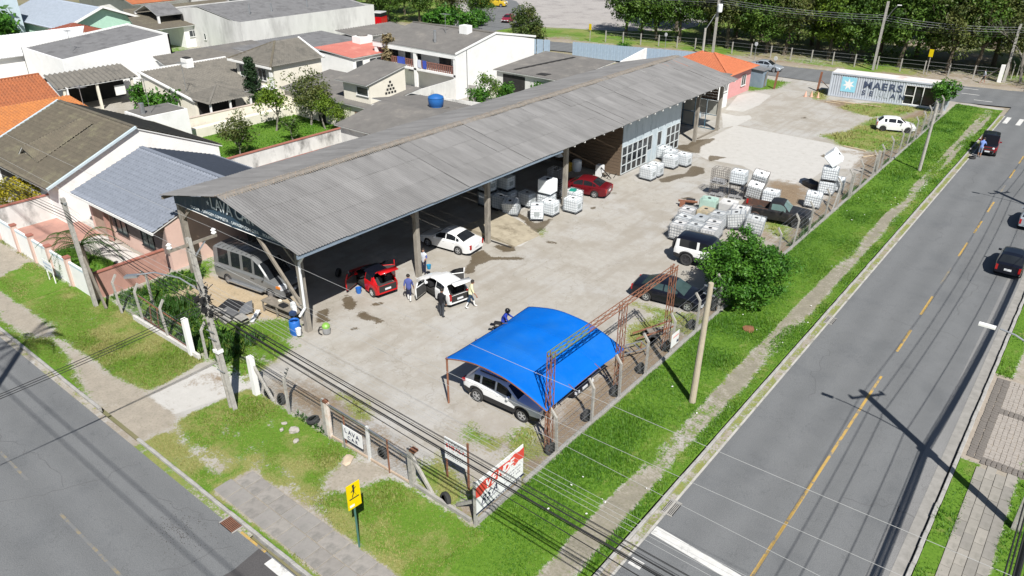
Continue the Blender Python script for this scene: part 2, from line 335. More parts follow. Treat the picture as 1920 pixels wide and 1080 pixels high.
    dirt = mix(mrange(nC, 0.45, 0.7), ramp(nB, 0.3, 0.7, (0.15, 0.10, 0.062), (0.24, 0.175, 0.115)), (0.27, 0.22, 0.15))
    sand = mix(mrange(nC, 0.5, 0.75, 0, 0.6), ramp(nB, 0.3, 0.7, (0.44, 0.35, 0.235), (0.36, 0.28, 0.18)), (0.22, 0.19, 0.12))
    path = mix(mrange(nC, 0.5, 0.7, 0, 0.7), ramp(nB, 0.3, 0.7, (0.36, 0.315, 0.255), (0.27, 0.24, 0.195)), (0.20, 0.185, 0.13))
    gr = ramp(nC, 0.3, 0.7, (0.07, 0.15, 0.012), (0.125, 0.23, 0.022))
    dry = ramp(nC, 0.3, 0.7, (0.15, 0.19, 0.04), (0.27, 0.25, 0.10))
    dryf = math2('MULTIPLY', mrange(math2('ADD', xB.outputs['Blue'], math2('MULTIPLY', math2('SUBTRACT', nB, 0.5), 1.6)), 0.35, 0.75), 1.0)
    # mB: R slab, G sand, B dryness ; mA: R grass, G dirt, B wet
    grass = mix(dryf, gr, dry)
    grass = mix(mrange(nD, 0.56, 0.7, 0, 0.45), grass, (0.045, 0.085, 0.012))
    col = mix(mrange(math2('ADD', xB.outputs['Red'], math2('MULTIPLY', edge, 0.35)), 0.46, 0.54), yard, slab)
    col = mix(fac(xB.outputs['Green'], 0.2), col, sand)
    col = mix(fac(xA.outputs['Green'], 0.25), col, dirt)
    pA = N.new('ShaderNodeAttribute'); pA.attribute_name = 'mC'; xC = N.new('ShaderNodeSeparateColor'); L.new(pA.outputs['Color'], xC.inputs[0])
    col = mix(fac(xC.outputs['Red'], 0.25), col, path)
    col = mix(fac(xC.outputs['Green'], 0.2), col, mix(mrange(nC, 0.45, 0.7, 0, 0.8), ramp(nB, 0.3, 0.7, (0.29, 0.262, 0.205), (0.21, 0.19, 0.15)), (0.17, 0.165, 0.10)))
    col = mix(fac(xA.outputs['Red'], 0.13), col, grass)
    wet = mrange(math2('ADD', xA.outputs['Blue'], math2('MULTIPLY', edge, 0.95)), 0.40, 0.60)
    dk = N.new('ShaderNodeMix'); dk.data_type = 'RGBA'; dk.blend_type = 'MULTIPLY'; L.new(wet, dk.inputs['Factor']); L.new(col, dk.inputs['A']); dk.inputs['B'].default_value = (0.36, 0.31, 0.24, 1)
    L.new(dk.outputs['Result'], p.inputs['Base Color'])
    ro = mrange(wet, 0, 1, 0.92, 0.45); L.new(ro, p.inputs['Roughness'])
    bp = N.new('ShaderNodeBump'); bp.inputs['Strength'].default_value = 0.45; bp.inputs['Distance'].default_value = 0.05
    L.new(math2('ADD', math2('MULTIPLY', nC, 0.7), math2('MULTIPLY', nD, 0.5)), bp.inputs['Height']); L.new(bp.outputs[0], p.inputs['Normal'])
    p.inputs['Specular IOR Level'].default_value = 0.25
    return m
M_ground = ground_material()

def masks(X, Y):
    g = np.zeros_like(X); d = g.copy(); w = g.copy(); sl_ = g.copy(); sa = g.copy(); dr = g.copy(); pa = g.copy()
    def mx(t, k, wd):
        for q in PATCH[k]: np.maximum(t, soft(q, X, Y, wd), out=t)
    n1, n2 = vnoise(X, Y, 0.3, 1), vnoise(X, Y, 0.9, 2)
    # verges outside the fence
    verge_r = np.clip(0.5+(X+14.72)/0.5, 0, 1)*np.clip(0.5+(103.2-Y)/0.8, 0, 1)*np.clip(0.5+(Y-9)/.6, 0, 1)
    verge_f = np.clip(0.5+(16.05-Y)/0.5, 0, 1)
    np.maximum(g, verge_r, out=g); np.maximum(g, verge_f, out=g)
    mx(g, 'grass', 0.9); mx(d, 'dirt', 1.2); mx(w, 'wet', 0.2); mx(sl_, 'slab', 0.25); mx(sa, 'sand', 0.6); mx(pa, 'path', 0.45)
    # walkway along the right verge, half overgrown
    wk = np.clip(0.5+(0.56-np.abs(X+10.9+0.12*(n2-.5)))/0.3, 0, 1)*(Y > 13)*np.clip(0.5+(102.5-Y)/0.6, 0, 1)
    streak = vnoise(X*2.6, Y*0.22, 1.0, 81); wk = wk*(0.10+0.75*streak+0.25*n1+np.clip((24-Y)/6, 0, .4)); np.maximum(pa, wk, out=pa)
    g = g*(1-np.clip(pa*1.15, 0, 1)*0.95)
    # drive-in through the front verge, apron and gravel
    drive = soft([(-34.0, 10.4), (-29.9, 10.4), (-30.1, 12.5), (-29.6, 16.8), (-33.9, 17.4), (-33.4, 14.0), (-33.2, 12.3)], X, Y, 0.3)
    g = g*(1-drive); pa = np.maximum(pa, drive*(Y < 12.6))
    # verge left of the drive (worn foot path)
    bare = np.clip((0.55*vnoise(X, Y, 0.42, 91)+0.45*vnoise(X, Y, 1.5, 92)-0.60)*4, 0, 1)*(Y < 15.9)*(X < -14); g = g*(1-0.5*bare); d = np.maximum(d, 0.5*bare)
    # slabbed footpath base
    pv = soft([(-24.5, 10.75), (-14, 10.75), (-12.9, 12.6), (-24.5, 12.6)], X, Y, 0.12); g = g*(1-pv); pa = np.maximum(pa, pv)
    # garden weeds left of the wash bay
    weeds = soft([(-44.6, 16.1), (-30.2, 16.2), (-31.0, 19.8), (-34.0, 20.4), (-38.0, 18.6), (-41.0, 20.5), (-44.6, 22.5)], X, Y, 0.6)
    g = np.maximum(g, weeds*(0.55+0.5*n2)*(1-sa*0.9))
    d = np.maximum(d, np.clip(0.5+(X+16.6-0.8*n1)/0.9, 0, 1)*np.clip(0.5-(X+14.8)/0.3, 0, 1)*((Y > 16.3) & (Y < 90))*(0.55+.3*n2))
    ins = (X < -14.75) & (Y > 16.3)
    far = np.clip((Y-44)/8, 0, 1)
    dr = np.where(ins, 0.35+0.5*n2, 0.02+0.34*n2*vnoise(X, Y, 0.22, 71)*1.6)
    dr = np.where((Y < 16.1) & (X < -14), 0.10+0.8*vnoise(X, Y, 0.38, 61)*vnoise(X, Y, 1.1, 62)*1.7, dr)
    dr = np.where((X < -31) & (Y > 16), 0.12*n2, dr)
    dr = np.where((X > -12.1) & (X < -10.0), dr+0.22, dr)
    # under the shed: worn grey floor, oily
    return g, d, w, sl_, sa, np.clip(dr, 0, 1), pa, wk
def sheet(name, x0, x1, y0, y1, st, mat, z=0.0, mfun=None, hfun=None):
    nx, ny = int(round((x1-x0)/st))+1, int(round((y1-y0)/st))+1
    X, Y = np.meshgrid(np.linspace(x0, x1, nx), np.linspace(y0, y1, ny))
    Zz = np.full(X.shape, z) if hfun is None else z+hfun(X, Y)
    V = np.stack([X.ravel(), Y.ravel(), Zz.ravel()], 1)
    i = np.arange(nx*ny).reshape(ny, nx)
    F = np.stack([i[:-1, :-1].ravel(), i[:-1, 1:].ravel(), i[1:, 1:].ravel(), i[1:, :-1].ravel()], 1)
    me = np_mesh(name, V, F, mat)
    if mfun:
        mm_ = [q.ravel() for q in mfun(X, Y)]; g, d, w, s_, sa, dr, pa = mm_[:7]; st_ = mm_[7] if len(mm_) > 7 else pa*0
        one = np.ones_like(g)
        for nm, ch in (('mA', (g, d, w)), ('mB', (s_, sa, dr)), ('mC', (pa, st_, pa*0))):
            at = me.attributes.new(nm, 'FLOAT_COLOR', 'POINT'); at.data.foreach_set('color', np.stack(list(ch)+[one], 1).astype(np.float32).ravel())
    return struct(link(name, me))
# wide base terrain, roads, block
M_terr = pm('terrain_earth', (0.13, 0.14, 0.06), (0.22, 0.19, 0.12), scale=0.06, rough=1.0, bump=0.3, bscale=2)
b = MB(); b.quad((-900, -700, -0.3), (900, -700, -0.3), (900, 1100, -0.3), (-900, 1100, -0.3)); struct(b.build('ground', M_terr))
def asphalt_material(name, ca, cb, patch, axis=None):
    m = pm(name, ca, cb, scale=0.5, rough=0.88, bump=0.25, bscale=60, c3=patch, s3=0.25, t3=(0.5, 0.62), detail=9, spec=0.25)
    nt = m.node_tree; N, L = nt.nodes, nt.links; p = N['Principled BSDF']
    src = p.inputs['Base Color'].links[0].from_socket
    tc = N.new('ShaderNodeTexCoord')
    n = N.new('ShaderNodeTexNoise'); n.inputs['Scale'].default_value = 28; n.inputs['Detail'].default_value = 3; L.new(tc.outputs['Object'], n.inputs['Vector'])
    r = N.new('ShaderNodeMapRange'); r.inputs['From Min'].default_value = 0.35; r.inputs['From Max'].default_value = 0.68; r.inputs['To Min'].default_value = 0.8; r.inputs['To Max'].default_value = 1.18; L.new(n.outputs['Fac'], r.inputs['Value'])
    v = N.new('ShaderNodeTexVoronoi'); v.feature = 'DISTANCE_TO_EDGE'; v.inputs['Scale'].default_value = 0.16
    nv = N.new('ShaderNodeTexNoise'); nv.inputs['Scale'].default_value = 0.8; nv.inputs['Detail'].default_value = 5; L.new(tc.outputs['Object'], nv.inputs['Vector'])
    ad = N.new('ShaderNodeMix'); ad.data_type = 'VECTOR'; ad.inputs['Factor'].default_value = 0.5; sc = N.new('ShaderNodeVectorMath'); sc.operation = 'SCALE'; sc.inputs['Scale'].default_value = 9.0
    L.new(nv.outputs['Color'], sc.inputs[0]); ad2 = N.new('ShaderNodeVectorMath'); ad2.operation = 'ADD'; L.new(tc.outputs['Object'], ad2.inputs[0]); L.new(sc.outputs[0], ad2.inputs[1]); L.new(ad2.outputs[0], v.inputs['Vector'])
    cr = N.new('ShaderNodeMapRange'); cr.inputs['From Min'].default_value = 0.002; cr.inputs['From Max'].default_value = 0.007; cr.inputs['To Min'].default_value = 0.84; cr.inputs['To Max'].default_value = 1.0; L.new(v.outputs['Distance'], cr.inputs['Value'])
    if axis is not None:          # wheel tracks worn along the lane
        sx = N.new('ShaderNodeSeparateXYZ'); L.new(tc.outputs['Object'], sx.inputs[0]); nw = N.new('ShaderNodeTexNoise'); nw.inputs['Scale'].default_value = 0.35; L.new(tc.outputs['Object'], nw.inputs['Vector'])
        m1 = N.new('ShaderNodeMath'); m1.operation = 'MULTIPLY_ADD'; L.new(nw.outputs['Fac'], m1.inputs[0]); m1.inputs[1].default_value = 0.9; L.new(sx.outputs[axis], m1.inputs[2])
        m2 = N.new('ShaderNodeMath'); m2.operation = 'MULTIPLY'; L.new(m1.outputs[0], m2.inputs[0]); m2.inputs[1].default_value = 3.6
        m3 = N.new('ShaderNodeMath'); m3.operation = 'SINE'; L.new(m2.outputs[0], m3.inputs[0])
        m4 = N.new('ShaderNodeMapRange'); m4.inputs['From Min'].default_value = -1; m4.inputs['From Max'].default_value = 1; m4.inputs['To Min'].default_value = 0.945; m4.inputs['To Max'].default_value = 1.045; L.new(m3.outputs[0], m4.inputs['Value'])
        m5 = N.new('ShaderNodeMath'); m5.operation = 'MULTIPLY'; L.new(r.outputs[0], m5.inputs[0]); L.new(m4.outputs[0], m5.inputs[1]); r = m5
    mu = N.new('ShaderNodeMath'); mu.operation = 'MULTIPLY'; L.new(r.outputs[0], mu.inputs[0]); L.new(cr.outputs[0], mu.inputs[1])
    mm = N.new('ShaderNodeVectorMath'); mm.operation = 'SCALE'; L.new(src, mm.inputs[0]); L.new(mu.outputs[0], mm.inputs['Scale']); L.new(mm.outputs[0], p.inputs['Base Color'])
    return m
M_asph = asphalt_material('asphalt', (0.142, 0.146, 0.147), (0.162, 0.165, 0.165), (0.134, 0.138, 0.140), 0)
M_asphF = asphalt_material('front_asphalt', (0.142, 0.146, 0.147), (0.162, 0.165, 0.165), (0.134, 0.138, 0.140), 1)
M_asph2 = asphalt_material('fresh_asphalt', (0.072, 0.068, 0.068), (0.095, 0.09, 0.088), (0.065, 0.063, 0.064))
M_yel = pm('yellow_road_paint', (0.50, 0.31, 0.06), (0.36, 0.25, 0.10), scale=4, rough=0.85, c3=(0.17, 0.165, 0.15), s3=2.2, t3=(0.52, 0.62))
M_yel2 = pm('worn_yellow_road_paint', (0.27, 0.21, 0.11), (0.19, 0.175, 0.14), scale=4, rough=0.85, c3=(0.155, 0.157, 0.156), s3=1.6, t3=(0.42, 0.52))
M_rwhite = pm('white_road_paint', (0.62, 0.61, 0.58), (0.5, 0.49, 0.46), scale=5, rough=0.8, c3=(0.25, 0.245, 0.235), s3=2.0, t3=(0.56, 0.68))
ZR = -0.11
b = MB(); b.quad((-9.38, -60, ZR), (-0.95, -60, ZR), (-0.95, 106, ZR), (-9.38, 106, ZR)); struct(b.build('road', M_asph)).name = 'side_road'
b = MB(); b.quad((-160, 1.8, ZR), (-9.38, 1.8, ZR), (-9.38, 10.28, ZR), (-160, 10.28, ZR)); struct(b.build('front_road', M_asphF))
b = MB()
near = [(-160, 88), (-110, 96), (-78, 100), (-57, 103.9), (-36, 105.0), (-16, 104.6), (-9.38, 106.0), (-0.95, 106.0), (30, 108)]
far = [(-160, 96), (-110, 103.5), (-78, 107.4), (-57, 111.6), (-36, 113.0), (-16, 115.0), (-9.38, 116.2), (-0.95, 117.4), (30, 121)]
for i in range(len(near)-1): b.quad((*near[i], ZR), (*near[i+1], ZR), (*far[i+1], ZR), (*far[i], ZR))
struct(b.build('far_road', M_asph))
b = MB(); b.prism([(-20.45, 10.2), (-20.3, 9.0), (-20.5, 7.4), (-19.6, 5.0), (-9.4, 4.0), (-9.4, 10.2)], ZR-0.05, ZR+0.005); struct(b.build('road_patch', M_asph2))
# the block sheet carries hand placed patches of grass, earth, slab, sand, worn path and water stains
def block_h(X, Y): return 0.03*(vnoise(X, Y, 0.25, 5)-0.5)*((X < -15)) + 0.07*(vnoise(X, Y, 0.7, 6)-.4)*((X > -14.5) & (X < -9.9)) + 0.06*(vnoise(X, Y, 0.8, 8)-.4)*((Y < 15.8) & (X < -14.5)&(Y>12.8)&((X<-34)|(X>-29)))
sheet('block_ground', -48.0, -9.85, 10.6, 104.2, 0.25, M_ground, 0.0, masks, block_h)
def yards(X, Y):
    z = np.zeros_like(X); n1, n2 = vnoise(X, Y, 0.2, 3), vnoise(X, Y, 0.6, 4)
    lawn = np.maximum(soft([(-72.0, 36.5), (-59.0, 34.0), (-58.8, 44.0), (-62.0, 50.5), (-72.0, 50.8)], X, Y, 0.4), soft([(-54.5, 15.9), (-45.4, 15.9), (-45.4, 18.6), (-49.8, 18.9), (-54.5, 18.0)], X, Y, 0.25))
    vf = np.clip(0.5+(15.5-Y)/0.4, 0, 1)
    pav = soft([(-63, 16), (-54.2, 16), (-54.2, 22), (-63, 22)], X, Y, 0.1)
    brick = soft([(-90, 10.8), (-43.7, 10.8), (-44.2, 12.45), (-52.5, 12.45), (-53.8, 15.3), (-70, 15.3), (-90, 15.3)], X, Y, 0.08)
    strip = soft([(-90, 10.3), (-43, 10.3), (-43, 10.8), (-90, 10.8)], X, Y, .1)
    g = np.maximum(np.maximum(lawn, vf*(1-brick)), strip*0.8)
    g = np.maximum(g, 0.75*n1*(Y > 60))
    return g, z+0.3*n1*(1-vf), z, np.maximum(pav, brick*0.45*n2), z, 0.05+0.4*n2*vf, brick
sheet('yard_ground', -150.0, -48.0, 10.6, 92.0, 0.5, M_ground, -0.004, yards)
def offside(X, Y):
    z = np.zeros_like(X); n1, n2 = vnoise(X, Y, 0.5, 3), vnoise(X, Y, 1.1, 4)
    g = np.clip(0.5+(0.05-X)/0.2, 0, 1)*((Y < 32.8) | (Y > 41)) ; g = np.maximum(g, np.clip(0.5+(X-1.42)/0.2, 0, 1)*(Y < 34.5)); g = np.maximum(g, 0.5*n1*(Y > 41.5))
    return g, z, z, z, z, 0.1+0.3*n2, np.clip(1-g, 0, 1)
sheet('offside_ground', -0.72, 14.0, -20.0, 104.0, 0.3, M_ground, 0.0, offside)
def parkm(X, Y):
    n1, n2 = vnoise(X, Y, 0.12, 3), vnoise(X, Y, 0.5, 9); z = np.zeros_like(X)
    g = np.clip(n1*0.9+0.35*(X < -60)+.1, 0, 1); road = np.interp(X, [-160, -110, -78, -57, -36, -16, -9.4, -1, 30, 60], [96, 103.5, 107.4, 111.6, 113, 115, 116.2, 117.4, 121, 124])
    g = np.where(Y < road+2.0+n2, g*0.4, g)
    return g, np.clip(0.45+0.3*n2, 0, 1), z, z, z, 0.25+0.5*n2, np.clip(0.5*(Y < road+1.8), 0, 1)
def parkh(X, Y):
    road = np.interp(X, [-160, -110, -78, -57, -36, -16, -9.4, -1, 30, 60], [96, 103.5, 107.4, 111.6, 113, 115, 116.2, 117.4, 121, 124])
    return np.where(Y < road+0.05, -0.25, 0.0) + 0.0
sheet('park_ground', -160.0, 40.0, 95.0, 260.0, 0.75, M_ground, -0.0, parkm, parkh)
M_lot = asphalt_material('car_park_paving', (0.33, 0.305, 0.285), (0.39, 0.365, 0.34), (0.27, 0.25, 0.235))
b = MB(); b.prism([(-96, 119.5), (-87, 118.6), (-74.5, 123.5), (-66, 131), (-66, 230), (-150, 230), (-135, 140), (-108, 121)], -0.05, 0.012); struct(b.build('car_park', M_lot))
b = MB(); b.prism([(-104, 100), (-91.5, 103), (-91.5, 119.3), (-96.5, 126), (-115, 145), (-125, 150), (-126, 140), (-105, 118)], -0.05, 0.016); struct(b.build('lane', M_asph))

# kerbs (each stone a piece)
def kerb(name, a, c, w, label=None, stone=1.0, h=0.15, jit=0.012, gap=0.012):
    a, c = Vector(a), Vector(c); L_ = (c-a).length; n = max(1, int(L_/stone)); d = (c-a)/n
    root = struct(link(name, MB().box(((a.x+c.x)/2, (a.y+c.y)/2, -0.17), (abs(c.x-a.x)+w*0.7 if abs(d.x) > abs(d.y) else w*0.7, abs(c.y-a.y)+w*.7 if abs(d.y) >= abs(d.x) else w*0.7, 0.1)).mesh(name, M_kerb)))
    ang = math.atan2(d.y, d.x)
    base = MB().box((0, 0, 0), (stone*L_/(n*stone)-gap, w, h+0.12)).mesh('kerb_stone', M_kerb)
    bm = bmesh.new(); bm.from_mesh(base); bmesh.ops.bevel(bm, geom=[e for e in bm.edges if all(v.co.z > 0 for v in e.verts)], offset=0.02, segments=1, affect='EDGES'); bm.to_mesh(base); bm.free()
    for i in range(n):
        p = a + d*(i+0.5)
        link('kerb_stone', base, root, (p.x+random.uniform(-jit, jit), p.y+random.uniform(-jit, jit), -0.02+random.uniform(-.012, .008)-(h+.12)/2+0.06), rot=(random.uniform(-.01, .01), random.uniform(-.006, .006), ang+random.uniform(-.006, .006)))
    return root
kerb('side_road_kerb', (-9.72, 14, 0), (-9.72, 100.5, 0), 0.14, stone=1.0)
kerb('offside_kerb', (-0.83, 10, 0), (-0.83, 103, 0), 0.16, stone=1.0)
kerb('front_road_kerb_west', (-75, 10.52, 0), (-33.8, 10.52, 0), 0.14, stone=1.0)
kerb('front_road_kerb_east', (-30.2, 10.52, 0), (-12.5, 10.52, 0), 0.14, stone=1.0)
# gutters with weeds between kerb and asphalt
def gut(X, Y):
    n = vnoise(X, Y, 1.3, 7); z = np.zeros_like(X); return 0.30+0.5*n, z+0.5, z, z, z, 0.45+0.3*n, z+0.3
sheet('gutter_strip', -9.66, -9.26, 12.0, 101.0, 0.2, M_ground, ZR+0.006, gut)
def gut2(X, Y):
    n = vnoise(X, Y, 0.8, 7); z = np.zeros_like(X); return np.where(X < -33, 0.42, 0.72)*(0.5+0.7*n)*((X < -34) | (X > -30)), z+0.4, z, z, z, 0.3+0.4*n, z+0.35
sheet('gutter_strip_front', -75.0, -21.2, 10.18, 10.45, 0.27, M_ground, ZR+0.006, gut2)
# cast gutter edge (pale line of concrete)
M_gut = pm('gutter_concrete', (0.46, 0.44, 0.40), (0.36, 0.345, 0.31), scale=2.5, rough=0.9, c3=(0.2, 0.19, 0.16), s3=1.2)
b = MB(); b.box((-9.30, 57.0, ZR), (0.10, 88, 0.03)); struct(b.build('gutter_edge', M_gut))
b = MB(); b.box((-1.18, 40.0, ZR), (0.42, 90, 0.024)); struct(b.build('offside_gutter', pm('gutter_concrete_dark', (0.30, 0.285, 0.26), (0.22, 0.21, 0.19), scale=2.5, rough=0.9)))

b = MB(); b.box((-1.62, 38.0, ZR-0.004), (0.95, 86, 0.016)); struct(b.build('patched_lane_edge', asphalt_material('pale_asphalt', (0.19, 0.188, 0.183), (0.215, 0.212, 0.205), (0.175, 0.172, 0.168), 0)))
# painted markings
mk = thing('road_marking', 'yellow centre line dashes and solid line on the right hand road', 'road marking', (0, 0, 0))
z = ZR+0.006
b = MB(); b.box((-5.30, 28.6, z), (0.12, 17.5, 0.006)); b.build('solid_line', M_yel, mk)
y = 40.4; i = 0
while y < 100:
    dm = MB(); dm.box((-5.32+random.uniform(-.015, .015), y+1.47, z), (0.13, 2.95, 0.006)); dm.build('dash', M_yel if i % 4 != 2 else M_yel2, mk); y += 5.24; i += 1
mk2 = thing('road_marking', 'white stop line across the near lane of the right hand road', 'road marking', (0, 0, 0))
b = MB(); b.prism([(-9.22, 20.25), (-5.6, 20.05), (-5.6, 20.52), (-9.22, 20.75)], z-.003, z+0.003); b.build('stop_line', M_rwhite, mk2)
mk2b = thing('road_marking', 'worn white crossing bars at the bottom of the right hand road', 'road marking', (0, 0, 0))
for k, (x0, y0) in enumerate(((-9.15, 17.2), (-9.1, 18.6))):
    b = MB(); b.box((x0+0.2+0.2*(k == 0), y0, z), (0.5+0.4*(k == 0), 0.38, 0.006)); b.build('bar', M_rwhite, mk2b)
mk3 = thing('road_marking', 'white painted bar on the dark asphalt patch by the kerb', 'road marking', (0, 0, 0))
b = MB(); b.box((-18.4, 10.04, z+0.008), (2.5, 0.36, 0.006)); b.build('bar', M_rwhite, mk3)
mk4 = thing('road_marking', 'faded yellow centre line on the front road at bottom left', 'road marking', (0, 0, 0))
for x0, x1, m_ in ((-34.2, -31.3, M_yel2), (-28.2, -21.8, M_yel2)):
    b = MB(); b.box(((x0+x1)/2, 6.25, z), (x1-x0, 0.11, 0.006)); b.build('dash', m_, mk4)
mk5 = thing('road_marking', 'yellow no parking stripe along the kerb beside the left drain', 'road marking', (0, 0, 0))
b = MB(); b.box((-20.9, 10.24, z+0.004), (1.6, 0.10, 0.006)); b.build('stripe', M_yel, mk5)
mk6 = thing('road_marking', 'pale crossing bars by the far street corner of the right hand road', 'road marking', (0, 0, 0))
for k in range(5):
    b = MB(); b.box((-8.8+1.25*k, 99.0, z), (0.45, 3.2, 0.006)); b.build('bar', M_rwhite, mk6)
mk7 = thing('road_marking', 'white edge dashes on the far street near the container', 'road marking', (0, 0, 0))
for x_, y_ in ((-14.5, 110.3), (-15.2, 113.6), (-12.6, 107.4)):
    b = MB(); b.box((x_, y_, z), (2.0, 0.16, 0.006), rz=0.07); b.build('dash', M_rwhite, mk7)

# paving slabs of the footpath at the lower left, each stone a piece
M_flag = [pm('paving_stone_%d' % k, tuple(.78*v for v in c1), tuple(.78*v for v in c2), scale=3, rough=0.92, bump=0.3, c3=(0.16, 0.155, 0.14), s3=1.5, t3=(0.5, 0.75)) for k, (c1, c2) in enumerate((((0.34, 0.315, 0.285), (0.27, 0.25, 0.225)), ((0.38, 0.35, 0.315), (0.30, 0.28, 0.25)), ((0.29, 0.27, 0.25), (0.35, 0.33, 0.30))))]
fp = struct(MB().box((-18.9, 11.66, -0.03), (11.4, 1.74, 0.05)).build('footpath_bed', pm('path_bed', (0.25, 0.23, 0.19), (0.16, 0.16, 0.10), scale=5, rough=1)))
flag = {}
for row in range(2):
    x = -24.55 + (0.3 if row else 0)
    yy = 11.24 + row*0.86; 
    while x < -13.3:
        wd = random.choice((0.86, 0.86, 1.0, 0.7)); key = (wd, random.randrange(3))
        if key not in flag:
            q = MB().box((0, 0, 0), (wd-0.03, 0.825, 0.06)).mesh('paving_stone', M_flag[key[1]])
            bm = bmesh.new(); bm.from_mesh(q); bmesh.ops.bevel(bm, geom=list(bm.edges), offset=0.012, segments=1, affect='EDGES'); bm.to_mesh(q); bm.free(); flag[key] = q
        link('paving_stone', flag[key], fp, (x+wd/2, yy+random.uniform(-.01, .01), 0.006+random.uniform(-.008, .012)), rot=(random.uniform(-.012, .012), random.uniform(-.012, .012), random.uniform(-.01, .01)))
        x += wd
# offside footpath: slabs, then mosaic fields edged with dark setts
fp2 = struct(MB().box((0.68, 25.0, -0.03), (1.6, 16.0, 0.05)).build('offside_footpath_bed', pm('path_bed_b', (0.30, 0.27, 0.21), (0.2, 0.19, 0.12), scale=5, rough=1)))
M_flag2 = [pm('offside_slab_%d' % k, tuple(.8*v for v in c1), tuple(.66*v for v in c1), scale=3, rough=0.92, bump=0.3, c3=(0.20, 0.19, 0.16), s3=1.5, t3=(0.55, 0.75)) for k, c1 in enumerate(((0.36, 0.335, 0.29), (0.31, 0.29, 0.255), (0.40, 0.37, 0.32)))]
sl2 = [MB().box((0, 0, 0), (0.36, 0.96, 0.06)).mesh('paving_slab', m_) for m_ in M_flag2]
for ix in range(4):
    y = 17.2 + 0.35*(ix % 2)
    while y < 32.4:
        link('paving_slab', random.choice(sl2), fp2, (0.12+ix*0.38, y, 0.004+random.uniform(-.006, .01)), rot=(random.uniform(-.01, .01), random.uniform(-.01, .01), random.uniform(-.008, .008))); y += 0.985
M_sett = pm('dark_sett', (0.13, 0.115, 0.10), (0.19, 0.17, 0.15), scale=8, rough=0.85, bump=0.4)
M_mos = pm('pink_mosaic_stone', (0.35, 0.315, 0.275), (0.28, 0.25, 0.22), scale=6, rough=0.9, bump=0.3)
fp3 = struct(MB().box((1.9, 37.0, -0.022), (5.3, 8.4, 0.05)).build('offside_mosaic_bed', pm('mosaic_bed', (0.36, 0.31, 0.25), (0.27, 0.23, 0.185), scale=5, rough=1)))
sett = MB().box((0, 0, 0), (0.27, 0.17, 0.06)).mesh('sett', M_sett); sett2 = MB().box((0, 0, 0), (0.17, 0.27, 0.06)).mesh('sett', M_sett)
def jit(a=0.012): return random.uniform(-a, a)
for cx in (-0.42, -0.12):
    y = 33.1
    while y < 40.8: link('sett', sett, fp3, (cx+jit(), y+jit(), 0.012+jit(.006)), rz=jit(.08)); y += 0.2
for cy in (32.95, 33.2, 37.5, 37.75):
    x = 0.1
    while x < 3.2: link('sett', sett2, fp3, (x+jit(), cy+jit(), 0.014+jit(.006)), rz=jit(.08)); x += 0.2
V_, F_ = [], []
mb = MB()
x = 0.12
while x < 3.4:
    y = 33.4
    while y < 40.9:
        if not (37.35 < y < 37.9): mb.box((x+jit(), y+jit(), 0.0+jit(.005)), (0.185, 0.185, 0.05), rz=jit(.1))
        y += 0.205
    x += 0.205
stuff(mb.build('mosaic_stones', M_mos, fp3))

# ============================================================ WASH SHED
XW, XE, XR = -44.15, -30.5, -37.3
YF, YB = 20.4, 74.6
ZE, ZT = 5.5, 7.0
M_fib = [pm('fibre_cement_%d' % k, tuple(f*v for v in (0.205, 0.200, 0.195)), tuple(f*v for v in (0.160, 0.156, 0.152)), scale=0.7, rough=0.95, bump=0.25, bscale=30, detail=10, c3=tuple(f*v for v in (0.118, 0.115, 0.112)), s3=0.9, t3=(0.45, 0.85), stretch=(0.3, 1.5, 1), world=True) for k, f in enumerate((0.95, 0.99, 1.0, 1.0, 1.03, 1.08))]
shed = thing('wash_shed', 'long open car wash shed with grey corrugated gable roof on tall columns', 'shed')
def corr_sheet(Lx, Wy, waves, amp, nseg=4):
    """corrugated sheet, slope along +x (from 0 to Lx), waves across y"""
    V = []; n = waves*nseg
    for i in range(n+1):
        y = Wy*i/n; zz = amp*math.sin(2*math.pi*i/nseg)
        V += [(0, y, zz), (Lx, y, zz)]
    F = [(2*i, 2*i+2, 2*i+3, 2*i+1) for i in range(n)]
    m = MB(); m.add(V, F); return m
slope_len = math.hypot(XE-XR, ZT-ZE); ang = math.atan2(ZT-ZE, XE-XR)
NC, NRW = 49, 3
colw = (YB-YF)/NC; rowl = slope_len/NRW
proto = [corr_sheet(rowl+0.12, colw, 6, 0.028).mesh('roof_sheet', m_) for m_ in M_fib]
roof = MB().beam((XR, YF+0.3, ZT-0.16), (XR, YB-0.3, ZT-0.16), 0.12, 0.2).build('roof', M_wood, shed)
for side in (0, 1):
    for r in range(NRW):
        for c in range(NC):
            t = (r*rowl)
            x = XR + (t*math.cos(ang) if side == 0 else -t*math.cos(ang)); z = ZT - t*math.sin(ang) + 0.012*(NRW-r) + 0.03*math.sin(YF+c*0.35)+0.015*math.sin(c*1.1+side)
            y = YF + c*colw + (0 if side == 0 else colw)
            o = link('roof_sheet', random.choice(proto), roof, (x+random.uniform(-.015, .015), y, z+random.uniform(0, .008)), rot=(0, ang+random.uniform(-.003, .003), 0 if side == 0 else math.pi))
